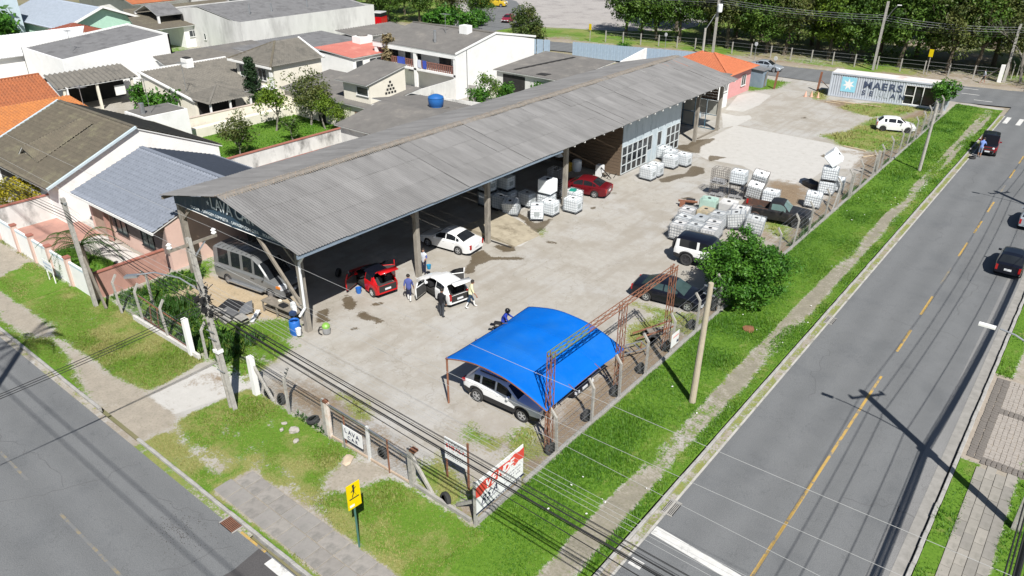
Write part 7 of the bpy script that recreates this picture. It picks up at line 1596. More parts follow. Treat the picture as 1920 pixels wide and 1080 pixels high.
# planted tyres along the fences
ty = MB().lathe([(0.19, -0.09), (0.27, -0.10), (0.31, -0.06), (0.31, 0.06), (0.27, 0.10), (0.19, 0.09), (0.21, 0.0)], 24, 'X').mesh('tyre', M_rubber, True)
for i, (x, y, lab) in enumerate([(-15.0, 21.55, 'old tyre standing at the fence post beside the gantry foot'), (-15.1, 24.55, 'old tyre at the fence post under the canopy edge'), (-15.1, 27.1, 'old tyre at the fence post next to the middle gantry leg'), (-15.15, 29.65, 'old tyre at the fence post beside the scrap trolley'), (-15.15, 32.4, 'old tyre at the fence post with the small sign'), (-15.15, 35.4, 'old tyre at the fence post nearest the tall pole'), (-15.1, 38.2, 'old tyre at the fence post touching the leafy bush')]):
    o = link('old_tyre', ty, None, (x, y, 0.24), rot=(0, random.uniform(-.25, .1), random.uniform(-.3, .3))); tag(o, lab, 'tyre', 'tyres planted along the right fence')
for x, y, lab, rot in ((-16.5, 16.35, 'old tyre behind the corner sign strut', (0, .2, 1.3)), (-20.6, 16.7, 'old tyre behind the small white sign', (0, 0.1, 1.5)), (-24.9, 16.25, 'old tyre lying in the gravel below the paired posts', (0, 1.3, 0.2)), (-27.4, 16.3, 'half sunk tyre at the gatepost strut', (0, 0.3, 1.4)), (-28.3, 16.2, 'tyre propped inside the white gatepost', (0, .1, 1.5))):
    o = link('old_tyre', ty, None, (x, y, 0.2), rot=rot); tag(o, lab, 'tyre', 'tyres planted along the front fence')
o = link('old_tyre', ty, None, (-9.05, 81.2, -0.01), rot=(0, rad(90), 0)); tag(o, 'spare tyre lying flat on the road behind the red off-roader', 'tyre')

# ============================================================ FENCES
def bent_post(h=2.05, w=0.11, arm=0.5):
    m = MB(); m.prism([(-w/2, -w/2), (w/2, -w/2), (w/2*.9, w/2), (-w/2*.9, w/2)], -0.1, h); m.beam((0, 0, h-0.03), (-arm*0.62, 0, h+arm*0.78), w*0.9, w*0.95); return m.mesh('post', M_post)
ME_post = bent_post()
fr = thing('boundary_fence', 'wire fence on bent concrete posts along the right side of the yard', 'fence')
MB().box((-14.75, 58.0, 0.02), (0.16, 77.4, 0.24)).build('base', M_conc, fr)
PY_ = [21.66, 24.43, 26.91, 29.46, 32.17, 35.19, 38.06, 41.0, 44.0, 47.1, 50.17, 53.27, 56.69, 59.6, 62.47, 65.4, 68.98, 71.5, 74.71, 77.6, 80.5, 83.4, 86.3, 89.2, 92.1, 95.0]
for y in PY_: link('post', ME_post, fr, (-14.76, y, 0), rot=(random.uniform(-.05, .05), random.uniform(-.04, .04), random.uniform(-.12, .12)))
for y0_, y1_ in ((58.4, 59.5), (63.2, 62.4), (70.1, 69.2), (71.9, 71.2)): MB().beam((-14.76, y0_, 0), (-14.76, y1_, 1.9), 0.1, 0.1).build('strut', M_post, fr)
for y in (62.75, 70.0): MB().box((-14.76, y, 1.05), (0.22, 0.2, 2.3)).build('pillar', M_post, fr)
for zz in (0.35, 0.8, 1.25, 1.65, 1.98):
    m = MB()
    for i in range(len(PY_)-1): m.tube((-14.7, PY_[i], zz), (-14.7, PY_[i+1], zz+random.uniform(-.02, .02)), 0.007, n=4, cap=False)
    m.build('wire', M_metal, fr)
for zz, dx in ((2.2, -0.14), (2.4, -0.28)):
    m = MB()
    for i in range(len(PY_)-1): m.tube((-14.75+dx, PY_[i], zz), (-14.75+dx, PY_[i+1], zz), 0.006, n=4, cap=False)
    m.build('barbed_wire', M_metal, fr)
M_link = pm('chain_link', (0.30, 0.31, 0.31), (0.24, 0.25, 0.25), rough=.6, metal=.3)
def chain(name, a, b_, h, parent, cell=0.14, r=0.0035, z0=0.12):
    """diamond netting as thin ribbons"""
    a, b_ = Vector(a), Vector(b_); L_ = (b_-a).length; d = (b_-a)/L_; n = int((L_+h)/cell); V = []; F = []; up = Vector((0, 0, 1)); nn = d.cross(up)
    for k in range(n):
        for sg in (1, -1):
            s0 = k*cell-(h if sg > 0 else 0); 
            p, q = s0, s0+h
            za, zb_ = (0, h) if sg > 0 else (0, h)
            if sg < 0: p, q = k*cell, k*cell-h
            t0, t1 = 0.0, 1.0
            def cl(p, q):
                lo, hi = 0.0, 1.0
                if abs(q-p) < 1e-9: return lo, hi
                ta, tb = (0-p)/(q-p), (L_-p)/(q-p)
                if ta > tb: ta, tb = tb, ta
                return max(lo, ta), min(hi, tb)
            t0, t1 = cl(p, q)
            if t1-t0 < 0.02: continue
            A = a+d*(p+(q-p)*t0)+up*(z0+h*t0); B = a+d*(p+(q-p)*t1)+up*(z0+h*t1); e = (B-A).normalized(); s_ = e.cross(nn).normalized()*r
            i = len(V); V += [A-s_, A+s_, B+s_, B-s_]; F.append((i, i+1, i+2, i+3))
    return stuff(link(name, np_mesh(name, [tuple(v) for v in V], F, M_link), parent))
chain('chain_link_mesh', (-14.7, 17.0, 0), (-14.7, 96, 0), 1.7, fr, cell=0.17)
# front fence, west of the gate
fwst = thing('front_fence', 'low walled wire fence left of the drive on the front verge', 'fence')
MB().beam((-40.8, 15.85, 0.12), (-34.0, 15.9, 0.12), 0.16, 0.34).build('base', pm('whitewashed_kerb', (0.60, 0.58, 0.54), (0.45, 0.43, 0.4), scale=3, rough=.9), fwst)
for x, y in ((-42.1, 15.75), (-40.0, 15.98), (-37.1, 15.9)): link('post', ME_post, fwst, (x, y, 0), rot=(0.04, 0.03, rad(-90)))
link('post', ME_post, fwst, (-41.6, 17.4, 0), rot=(0, 0, 2.0)); link('post', ME_post, fwst, (-33.8, 16.2, -0.3), rot=(0, 0, rad(-90)))
MB().box((-34.7, 15.88, 1.1), (0.28, 0.26, 2.3)).build('gatepost', M_white, fwst)
for zz in (0.5, 1.0, 1.5, 1.9): MB().path([(-42.1, 15.75, zz), (-40.0, 15.98, zz), (-37.1, 15.9, zz), (-34.8, 15.88, zz)], 0.008, 4).build('wire', M_metal, fwst)
MB().beam((-40.0, 16.05, 1.75), (-34.8, 15.95, 1.55), 0.05).build('rail', M_rust, fwst); MB().beam((-40.0, 16.05, 0.32), (-34.8, 15.95, 0.3), 0.05).build('rail', M_rust, fwst)
for x in (-39.0, -38.2): MB().beam((x, 15.98, 0.3), (x+0.3, 15.98, 1.6), 0.05).build('picket', M_rust, fwst)
chain('chain_link_mesh', (-42.1, 15.9, 0), (-34.8, 15.9, 0), 1.6, fwst, cell=0.16)
# front fence, east of the gate up to the corner
fe = thing('front_fence', 'wire fence with leaning posts and grey rail right of the drive', 'fence')
MB().box((-28.95, 15.95, 1.05), (0.30, 0.26, 2.3)).build('gatepost', M_white, fe); MB().beam((-27.8, 16.12, 0), (-28.9, 16.0, 1.75), 0.12, 0.12).build('strut', M_post, fe)
link('post', ME_post, fe, (-26.37, 16.0, 0), rot=(0, 0, rad(-80)))
MB().box((-23.7, 16.1, 1.0), (0.16, 0.14, 2.1)).build('post', M_post, fe); MB().box((-23.45, 16.1, 0.95), (0.2, 0.16, 2.0)).build('post', pm('rusty_white_post', (0.55, 0.42, 0.33), (0.66, 0.63, 0.58), scale=3, rough=.9), fe); MB().box((-23.5, 16.1, 2.0), (0.22, 0.18, 0.12)).build('post_cap', M_rust, fe)
MB().box((-20.84, 16.16, 0.9), (0.12, 0.12, 1.95)).build('post', pm('pale_post', (0.6, 0.6, 0.58), (0.48, 0.48, 0.46), scale=4, rough=.9), fe)
MB().box((-18.3, 16.25, 0.95), (0.24, 0.2, 2.0)).build('post', M_post, fe); MB().box((-18.1, 16.25, 1.97), (0.3, 0.26, 0.1)).build('post_cap', M_rust, fe); MB().beam((-17.2, 16.35, 0), (-18.2, 16.25, 1.5), 0.12, 0.12).build('strut', M_post, fe)
MB().beam((-23.4, 16.12, 1.85), (-20.9, 16.16, 1.8), 0.07).build('rail', M_metal, fe); MB().beam((-20.8, 16.16, 1.75), (-18.4, 16.22, 1.45), 0.07).build('rail', M_metal, fe)
MB().beam((-23.4, 16.1, 0.12), (-18.3, 16.2, 0.12), 0.06, 0.1).build('base_rail', pm('rust_white', (0.5, 0.4, 0.3), (0.4, 0.3, 0.22), rough=.9), fe)
for x in (-22.4, -19.6): MB().beam((x, 16.15, 0), (x, 16.15, 1.8), 0.05).build('thin_post', M_rust, fe)
MB().beam((-15.0, 16.2, 0.1), (-18.2, 16.25, 0.1), 0.12, 0.16).build('base', M_conc, fe); MB().beam((-14.75, 16.3, 0.1), (-14.75, 19.0, 0.1), 0.14, 0.2).build('base', M_conc, fe)
chain('chain_link_mesh', (-28.8, 16.05, 0), (-18.3, 16.2, 0), 1.6, fe, cell=0.16)

# ============================================================ SIGNS
M_board = pm('sign_white', (0.74, 0.74, 0.73), (0.68, 0.68, 0.67), scale=2, rough=.5); M_sred = pm('sign_red', (0.62, 0.07, 0.05), (0.55, 0.06, 0.045), scale=2, rough=.5); M_snavy = pm('sign_navy', (0.02, 0.025, 0.06), (0.025, 0.03, 0.07), rough=.5)
vs = thing('sale_sign', 'large red and white for sale board reading VENDE at the fence corner', 'sign')
SXp = -14.62; ya, yb_, za, zb_ = 16.15, 19.05, 0.62, 2.28
MB().box((SXp-0.02, (ya+yb_)/2, (za+zb_)/2), (0.03, yb_-ya, zb_-za)).build('board', M_board, vs)
V0 = set(C.objects)
rb = [(16.45, 1.25), (16.75, 1.18), (17.0, 1.32), (17.3, 1.24), (17.8, 1.36), (18.3, 1.28), (18.6, 1.40), (18.85, 1.27), (19.1, 1.38), (19.43, 1.30), (19.43, 1.86), (19.1, 1.82), (18.8, 1.9), (18.5, 1.80), (17.6, 1.86), (17.3, 1.76), (17.0, 1.84), (16.45, 1.74)]
MB().add([(SXp+0.001, y, z) for y, z in rb], [tuple(range(len(rb)))]).build('red_band', M_sred, vs)
MB().add([(SXp+0.001, 16.45, 0.37), (SXp+0.001, 19.43, 0.37), (SXp+0.001, 19.43, 0.5), (SXp+0.001, 16.45, 0.46)], [(0, 1, 2, 3)]).build('navy_strip', M_snavy, vs)
for k, ch in enumerate('VENDE'): text_obj('letter', ch, 0.52, M_board, vs, frame_mat((SXp+0.006, 16.98+k*0.37, 1.36), (0, 1, 0.0), (0, 0, 1)), shear=0.25, bold=0.02, sx=1.0)
for k, ch in enumerate('RSA'): text_obj('letter', ch, 0.5, M_snavy, vs, frame_mat((SXp+0.004, 16.72+k*0.33, 0.72+0.05*k), (0, 1, 0.12), (0, 0, 1)), shear=0.35, bold=0.004, sx=1.05)
MB().beam((SXp+0.004, 16.75, 0.66), (SXp+0.004, 17.8, 0.78), 0.03, 0.006).build('underline', M_snavy, vs)
nm = MB(); g = random.Random(4)
for r_ in range(3):
    y = 18.2
    while y < 19.2:
        w_ = g.choice((0.05, 0.07, 0.09)); 
        if g.random() > 0.15: nm.box((SXp+0.002, y, 1.1-r_*0.16), (0.004, w_*0.8, 0.075))
        y += w_+0.035
stuff(nm.build('small_print', pm('grey_print', (0.30, 0.3, 0.32), (0.25, .25, .27), rough=.6), vs))
nm = MB(); y = 17.6
while y < 19.2: nm.box((SXp+0.003, y, 0.42), (0.004, 0.09, 0.04)); y += 0.14
stuff(nm.build('strip_print', M_board, vs))
for y in (16.2, 18.95): MB().box((SXp-0.12, y, 1.05), (0.12, 0.12, 2.3 if y < 17 else 2.1)).build('post', M_post, vs)
MB().beam((-16.0, 16.5, 0.1), (-15.05, 16.42, 0.9), 0.12, 0.12).build('strut', M_post, vs)
for o_ in [q for q in C.objects if q not in V0 and q.parent == vs and not q.name.startswith(('post', 'strut'))]: o_.location = (0, -0.34, 0.27)
cs = thing('club_sign', 'white board with red and grey lettering on a rusty post near the corner', 'sign')
a0 = Vector((-17.55, 17.5, 0)); ux = Vector((1, 0, 0.0))
MB().box((-16.93, 17.5, 1.62), (1.24, 0.03, 1.12)).build('board', M_board, cs); MB().box((-16.28, 17.52, 1.2), (0.08, 0.06, 2.45)).build('post', M_rust, cs); MB().box((-17.5, 17.53, 0.6), (0.06, 0.06, 1.3)).build('post', M_rust, cs)
for k, ch in enumerate('COGUL'): text_obj('letter', ch, 0.26, pm('sign_grey', (0.22, 0.23, 0.25), (0.18, .19, .2)), cs, frame_mat((-17.35+k*0.19, 17.482, 1.93), (1, 0, 0), (0, 0, 1)), bold=0.002)
for k, ch in enumerate('EMBALA'): text_obj('letter', ch, 0.22, M_sred, cs, frame_mat((-17.47+k*0.18, 17.482, 1.71), (1, 0, 0), (0, 0, 1)), bold=0.008)
nm = MB(); g = random.Random(8)
for r_ in range(4):
    x = -17.4
    while x < -16.5:
        w_ = g.choice((0.04, 0.06, 0.08))
        if g.random() > 0.2: nm.box((x, 17.483, 1.6-r_*0.12), (w_*0.8, 0.004, 0.045))
        x += w_+0.03
stuff(nm.build('small_print', MAT['grey_print'], cs))
ls = thing('lava_sign', 'small white hand painted LAVA CAR sign hung on the front fence', 'sign')
MB().box((-21.75, 16.05, 0.92), (1.25, 0.03, 0.72)).build('board', M_board, ls); MB().box((-22.35, 16.0, 0.7), (0.05, 0.05, 1.4)).build('post', M_metal, ls)
for k, ch in enumerate('LAVA'): text_obj('letter', ch, 0.33, M_snavy, ls, frame_mat((-22.27+k*0.25, 16.03, 0.95-0.01*k), (1, 0, 0), (0, 0, 1)), bold=0.004)
for k, ch in enumerate('CAR'): text_obj('letter', ch, 0.27, M_snavy, ls, frame_mat((-22.1+k*0.26, 16.03, 0.64), (1, 0, 0), (0, 0, 1)), bold=0.004)
fs = thing('fence_sign', 'small white placard tied to the right fence beside the gantry', 'sign'); MB().box((-14.66, 32.3, 0.95), (0.02, 0.85, 0.8)).build('board', M_board, fs); MB().box((-14.645, 32.35, 1.12), (0.006, 0.6, 0.1)).build('red_line', pm('pale_red', (0.66, 0.35, 0.33), (0.6, .3, .28)), fs); MB().box((-14.645, 32.6, 0.72), (0.006, 0.2, 0.16)).build('navy_mark', M_snavy, fs)
ws_ = thing('wall_sign', 'small white sign on two legs in front of the white wall', 'sign'); MB().box((-49.5, 14.95, 1.1), (1.3, 0.03, 0.75)).build('board', M_board, ws_)
for x in (-50.0, -49.1): MB().box((x, 14.98, 0.45), (0.06, 0.05, 0.95)).build('leg', M_white, ws_)
nm = MB()
for k in range(5): nm.box((-49.95+k*0.22, 14.93, 1.25), (0.15, 0.005, 0.14))
for k in range(4): nm.box((-49.9+k*0.28, 14.93, 0.98), (0.2, 0.005, 0.12))
stuff(nm.build('faded_letters', pm('faded_blue', (0.30, 0.36, 0.48), (0.36, .42, .52)), ws_))
ysn = thing('crossing_sign', 'yellow pedestrian warning sign on a green post beside the footpath', 'sign', (-17.45, 12.58, 0), rad(86))
M_sy = pm('sign_yellow', (0.72, 0.55, 0.0), (0.68, 0.50, 0.0), rough=.45)
MB().tube((0, 0, -0.05), (0, 0, 2.0), 0.04, n=10).build('post', pm('green_steel', (0.05, 0.13, 0.10), (0.06, .15, .12), rough=.5), ysn)
MB().box((0, -0.05, 2.62), (0.58, 0.03, 1.12)).build('plate', M_sy, ysn)
fig = MB(); fig.box((0.0, -0.072, 2.92), (0.07, 0.006, 0.24)); fig.box((0, -0.072, 3.08), (0.09, 0.006, 0.09)); fig.beam((0, -0.072, 2.82), (0.1, -0.072, 2.6), 0.006, 0.055, up=(0, 1, 0)); fig.beam((0, -0.072, 2.82), (-0.09, -0.072, 2.6), 0.006, 0.055, up=(0, 1, 0)); fig.beam((-0.12, -0.072, 2.84), (0.1, -0.072, 3.0), 0.006, 0.04, up=(0, 1, 0)); stuff(fig.build('walker_symbol', M_black, ysn))
MB().box((0, -0.068, 2.52), (0.42, 0.004, 0.05)).build('text_line', M_black, ysn); MB().box((-0.12, -0.068, 2.2), (0.2, 0.004, 0.1)).build('white_patch', M_board, ysn)
for lab, x, y, hh in (('yellow road sign on the grass strip beyond the far street', -72.4, 111.3, 2.0), ('yellow road sign at the park edge behind the container', -21.6, 118.8, 2.6)):
    s_ = thing('road_sign', lab, 'sign', (x, y, 0), rad(-10)); MB().tube((0, 0, 0), (0, 0, hh), 0.05, n=8).build('post', M_post, s_); MB().box((0, -0.06, hh+0.3), (0.55, 0.03, 1.0)).build('plate', M_sy, s_)
for lab, x, y in (('white backed road sign on a post before the silver sedan', -37.8, 104.6), ('small white post sign at the far kerb left of the orange roof', -58.8, 112.5), ('grey back of a sign by the orange roofed house', -44.3, 113.6)):
    s_ = thing('road_sign', lab, 'sign', (x, y, 0), rad(-20)); MB().tube((0, 0, 0), (0, 0, 2.3), 0.04, n=8).build('post', M_metal, s_); MB().lathe([(0.3, -0.015), (0.3, 0.015)], 16, 'Y', c=(0, -0.05, 2.3)).build('plate', M_board, s_)

# ============================================================ SHIPPING CONTAINER
co = thing('shipping_container', 'white 40 foot shipping container with faded lettering and a window front', 'container', (-28.0, 97.6, 0), rad(4.5))
M_ctn = pm('white_container_paint', (0.43, 0.46, 0.50), (0.36, 0.39, 0.43), scale=1.0, rough=.6, c3=(0.36, 0.27, 0.21), s3=0.7, t3=(0.62, 0.8))
CL, CW, CH = 13.0, 2.44, 2.9
def corr_wall(L_, H_, n, d=0.05):
    m = MB(); p = L_/n
    for k in range(n):
        x = k*p; pr = [(x, 0), (x+0.35*p, 0), (x+0.5*p, d), (x+0.85*p, d), (x+p, 0)]
        for (xa, ya_), (xb, yb2) in zip(pr[:-1], pr[1:]): m.quad((xa, ya_, 0.15), (xb, yb2, 0.15), (xb, yb2, H_-0.1), (xa, ya_, H_-0.1))
    return m
w1 = corr_wall(8.35, CH, 30); w1.build('side_wall', M_ctn, co)
w2_ = MB()
for k in range(13):
    x = 8.35+k*0.273
    w2_.quad((x, 0, 2.4), (x+0.1, 0, 2.4), (x+0.1, 0, CH-.1), (x, 0, CH-.1)); w2_.quad((x+.1, 0, 2.4), (x+.283, 0.04, 2.4), (x+.283, 0.04, CH-.1), (x+.1, 0, CH-.1))
w2_.build('side_wall', M_ctn, co); wr_ = corr_wall(1.1, CH, 4); o = wr_.build('side_wall', M_ctn, co, loc=(11.9, 0, 0))
MB().box((CL/2, CW, 1.5), (CL, 0.06, 2.7)).build('back_wall', M_ctn, co); MB().box((0, CW/2, 1.5), (0.06, CW, 2.7)).build('end_wall', M_ctn, co); MB().box((CL, CW/2, 1.5), (0.06, CW, 2.7)).build('end_wall', M_ctn, co)
MB().box((CL/2, CW/2, CH-0.04), (CL, CW, 0.08)).build('roof', pm('rust_stained_roof', (0.66, 0.63, 0.60), (0.58, 0.54, 0.51), scale=0.8, rough=.7, c3=(0.40, 0.20, 0.12), s3=0.45, t3=(0.58, 0.72)), co)
for zz in (0.1, CH-0.12): MB().box((CL/2, -0.02, zz), (CL, 0.09, 0.16)).build('rail', M_ctn, co)
for xx in (0, CL): MB().box((xx, 0.0, 1.45), (0.14, 0.14, 2.9)).build('corner_post', M_ctn, co)
MB().box((10.1, 0.25, 1.3), (3.5, 0.02, 2.2)).build('glass_front', M_glass, co)
gf2 = MB()
for xx in (8.4, 9.45, 10.35, 11.85): gf2.box((xx, 0.05, 1.3), (0.08, 0.08, 2.2))
for zz in (0.22, 2.38): gf2.box((10.1, 0.05, zz), (3.5, 0.08, 0.08))
gf2.box((8.9, 0.05, 1.2), (1.0, 0.06, 0.06)); gf2.build('window_frame', M_white, co)
M_navy = pm('faded_navy_letter', (0.03, 0.045, 0.09), (0.07, 0.09, 0.14), scale=5, rough=.7); M_sky = pm('faded_sky_blue', (0.20, 0.50, 0.62), (0.28, .56, .66), scale=4, rough=.7)
for k, (ch, dx) in enumerate(zip('MAERS', (0, 1.12, 2.05, 2.85, 3.75))): text_obj('letter', ch, 1.15, M_navy, co, frame_mat((3.75+dx, -0.012, 1.45), (1, 0, 0), (0, 0, 1)), bold=0.028, sx=1.15)
for k, (ch, dx) in enumerate(zip('SEALAN', (0, 0.85, 1.7, 2.5, 3.2, 4.1))): text_obj('letter', ch, 0.8, M_navy if k in (0, 1, 4, 5) else pm('faint_letter', (0.33, 0.37, 0.42), (0.4, .43, .46)), co, frame_mat((3.75+dx, -0.012, 0.62), (1, 0, 0), (0, 0, 1)), bold=0.018, sx=1.1)
MB().box((2.1, -0.012, 1.62), (1.7, 0.006, 1.75)).build('logo_square', M_sky, co)
st_ = [(2.1+0.72*(1 if k % 2 == 0 else 0.45)*math.sin(k*math.pi/7), -0.018, 1.62+0.72*(1 if k % 2 == 0 else 0.45)*math.cos(k*math.pi/7)) for k in range(14)]
MB().add(st_, [tuple(range(14))]).build('logo_star', M_board, co)
for xx in (1, 6, 11): MB().box((xx, 1.2, 0.0), (0.3, 2.4, 0.12)).build('sleeper', M_wood, co)
for i, (lab, x, y, L_, rz) in enumerate((('long pale plank below the container lettering', -23.4, 95.6, 4.2, 0.1), ('short plank left of the container logo', -25.4, 95.2, 2.6, 0.05), ('thin plank nearest the orange soil', -26.3, 94.2, 1.6, 0.1), ('loose plank by the wrecked white car', -18.6, 76.9, 2.2, -0.15), ('plank leaning on the fence soil heap', -16.6, 75.6, 2.4, 1.1))):
    o = MB().box((0, 0, 0), (L_, 0.18, 0.05)).build('plank', pm('new_timber', (0.5, 0.40, 0.27), (0.42, .33, .22), rough=.9), None, (x, y, 0.05), rz); tag(o, lab, 'plank')
for i, (lab, x, y) in enumerate((('leftmost faded orange cone near the entrance', -30.0, 95.2), ('middle faded orange cone near the entrance', -29.4, 95.6), ('rightmost faded orange cone near the entrance', -28.6, 95.6))):
    t = thing('traffic_cone', lab, 'cone', (x, y, 0)); MB().lathe([(0.16, 0.03), (0.13, 0.2), (0.08, 0.45), (0.03, 0.7)], 12).build('cone', pm('faded_orange', (0.62, 0.28, 0.17), (0.66, .45, .36), scale=6, rough=.8), t); MB().box((0, 0, 0.015), (0.4, 0.4, 0.04)).build('base', pm('cone_base', (0.5, .3, .2), (.4, .25, .2)), t)
egate = thing('gate_post', 'rusty leaning gate post left of the container', 'post', (-29.9, 99.2, 0)); MB().beam((0, 0, 0), (0.15, 0, 2.4), 0.22).build('post', M_rust, egate); MB().beam((0.1, 0, 1.5), (1.6, 0.2, 0.3), 0.06).build('brace', M_rust, egate)
egate = thing('gate_post', 'wooden gate post beside the sheet metal hut', 'post', (-34.6, 96.8, 0)); MB().beam((0, 0, 0), (0.2, 0, 2.2), 0.2).build('post', M_rust, egate); MB().beam((-1.4, 0.1, 0), (-1.2, 0.1, 2.0), 0.12).build('post', M_wood, egate)

# ============================================================ ODDS AND ENDS AROUND THE SHED
t = thing('blue_barrel', 'blue plastic barrel under the downpipe at the shed corner', 'barrel', (-32.2, 20.75, 0)); MB().lathe([(0.27, 0), (0.3, 0.08), (0.31, 0.45), (0.3, 0.84), (0.26, 0.9), (0.25, 0.86), (0.2, 0.8)], 20).build('drum', pm('barrel_blue', (0.02, 0.13, 0.45), (0.02, .11, .38), rough=.4), t, smooth=True); MB().lathe([(0.315, 0.3), (0.325, 0.33), (0.315, 0.36)], 20).build('hoop', MAT['barrel_blue'], t)
t = thing('white_bucket', 'white bucket in front of the blue barrel', 'bucket', (-31.75, 20.65, 0.15)); MB().lathe([(0.13, 0), (0.16, 0.38), (0.17, 0.4), (0.15, 0.38), (0.12, 0.05)], 16).build('pail', M_pvc, t)
t = thing('vacuum_cleaner', 'shop vacuum with green top and hose at the shed corner', 'vacuum cleaner', (-30.85, 21.85, 0)); MB().lathe([(0.2, 0.05), (0.22, 0.1), (0.22, 0.42)], 16).build('drum', M_metal, t); MB().lathe([(0.22, 0.42), (0.23, 0.55), (0.15, 0.66), (0.05, 0.68)], 16).build('motor_head', pm('lime_green_plastic', (0.22, 0.42, 0.08), (0.18, .36, .07), rough=.4), t); MB().path([(-0.2, -0.05, 0.4), (-0.45, -0.1, 0.3), (-0.55, -0.15, 0.08), (-0.3, -0.3, 0.05), (-0.05, -0.3, 0.06)], 0.035, 6).build('hose', M_black, t)
t = thing('workbench', 'wooden workbench with white containers beside the van nose', 'bench', (-34.4, 21.55, 0), rad(4)); MB().box((0, 0, 0.72), (3.0, 0.7, 0.06)).build('top', M_wood, t)
for x in (-1.4, -0.2, 1.3):
    for y in (-0.28, 0.28): MB().box((x, y, 0.35), (0.08, 0.08, 0.72)).build('leg', M_wood, t)
MB().box((0, -0.3, 0.35), (2.9, 0.05, 0.1)).build('rail', M_wood, t)
for lab, x, y, d, m_ in (('white jerrycan at the right end of the workbench', -33.5, 21.7, (0.3, 0.25, 0.42), M_pvc), ('second white jerrycan on the workbench', -33.15, 21.5, (0.26, 0.24, 0.36), M_pvc), ('dark blue battery box on the workbench end', -32.9, 21.2, (0.35, 0.28, 0.25), pm('dark_blue_box', (0.03, .06, .14), (.03, .05, .12), rough=.5)), ('black tray on the workbench', -34.2, 21.5, (0.5, 0.4, 0.12), M_black), ('small cream tub on the workbench', -34.8, 21.7, (0.2, 0.2, 0.14), M_cream)):
    c_ = MB().box((0, 0, d[2]/2), d); me = c_.mesh('canister', m_); bm = bmesh.new(); bm.from_mesh(me); bmesh.ops.bevel(bm, geom=list(bm.edges), offset=0.03, segments=2, affect='EDGES'); bm.to_mesh(me); bm.free(); tag(link('canister', me, None, (x, y, 0.75), rad(random.uniform(-20, 20))), lab, 'canister')
g = random.Random(12)
for lab, x, y, d, m_, tilt in (('black scrap panel lying in the rubble beside the van', -37.6, 20.2, (1.3, 0.9, 0.08), M_black, 0.15), ('grey window frame on the rubble heap', -36.6, 20.5, (1.2, 0.8, 0.06), M_metal, 0.3), ('pale broken slab on the rubble heap', -35.9, 19.7, (0.9, 0.5, 0.1), M_conc, 0.2), ('white board on the right of the rubble heap', -35.4, 20.3, (0.25, 1.0, 0.06), M_pvc, 0.25), ('dark metal tray in the rubble heap', -36.9, 19.6, (1.0, 0.6, 0.12), pm('dark_grey_scrap', (.08, .08, .085), (.13, .13, .13)), 0.1), ('light concrete beam along the rubble heap', -37.9, 19.3, (1.6, 0.25, 0.2), M_conc, 0.05), ('grey bucket shaped scrap at the rubble edge', -36.4, 19.0, (0.5, 0.45, 0.3), M_conc, 0.2)):
    o = MB().box((0, 0, 0), d).build('scrap_piece', m_, None, (x, y, 0.2)); o.rotation_euler = (tilt, g.uniform(-.2, .2), g.uniform(-.8, .8)); tag(o, lab, 'scrap', 'rubble beside the van')
t = thing('blue_bucket', 'blue bucket beside the red hatchback door', 'bucket', (-33.2, 26.25, 0)); MB().lathe([(0.14, 0), (0.19, 0.34), (0.2, 0.36), (0.17, 0.34), (0.13, 0.04)], 16).build('pail', MAT['barrel_blue'], t)
for lab, x, y, z in (('motorbike wheel standing in the dark bay left of the red car', -35.9, 26.9, 0.3), ('second wheel in the dark bay left of the red car', -35.0, 27.6, 0.3)):
    o = link('loose_wheel', ty, None, (x, y, z), rot=(0, 0, 0.4)); tag(o, lab, 'wheel')
t = thing('wash_machine', 'blue machine and white drums beside the brown timber wall', 'machine', (-33.6, 54.3, 0)); MB().box((0, 0, 0.5), (0.6, 0.5, 1.0)).build('drum', M_pvc, t); MB().beam((0.3, -0.3, 0.9), (1.5, -0.5, 0.2), 0.06).build('lance', M_black, t); MB().box((0.5, 0.1, 0.3), (0.5, 0.5, 0.1)).build('base', M_wood, t)
for k, (x, y) in enumerate(((0.4, -0.4), (0.9, -0.2), (1.3, 0.2))): MB().beam((x, y, 0), (x+0.4, y-0.2, 0.6), 0.04).build('tube', M_black, t)
t = thing('yellow_crate', 'yellow crate in the dark bay behind the maroon sedan', 'crate', (-36.5, 53.6, 0)); MB().box((0, 0, 0.4), (0.5, 0.5, 0.8)).build('box', pm('crate_yellow', (.5, .3, .03), (.4, .25, .03)), t)
for lab, x, y in (('white drum in the dark bay behind the maroon sedan', -36.0, 54.2), ('second pale drum on the shelf in the dark bay', -37.5, 53.5)):
    o = MB().lathe([(0.4, 0), (0.45, 0.3), (0.45, 0.9), (0.3, 1.0)], 16).build('drum', M_ibc, None, (x, y, 1.2 if 'shelf' in lab else 0.0)); tag(o, lab, 'drum')
t = thing('blue_car_part', 'blue bundle in the far bay under the shed roof', 'bundle', (-35.6, 69.6, 2.2)); MB().lathe([(0.3, 0), (0.8, 0.3), (0.9, 0.8), (0.5, 1.2)], 14).build('bundle', M_blucl, t); MB().box((0, 0, -1.1), (1.6, 1.4, 2.2)).build('shelf', M_wood, t)
g = random.Random(44); sp = MB()
for k in range(300):
    r_ = g.choice((0.007, 0.01, 0.016)); sp.box((-23.7+g.gauss(0, 0.75), 9.55-1.2+g.gauss(0, 0.42)+0.4, ZR+0.002), (r_*2, r_*1.6, 0.006), rz=g.uniform(0, 3))
stuff(sp.build('fallen_seeds', pm('dark_seed', (0.03, 0.022, 0.02), (0.05, 0.035, 0.03)), None))['label'] = 'dark speckle of fallen seeds on the front road'
ck = MB(); g = random.Random(77)
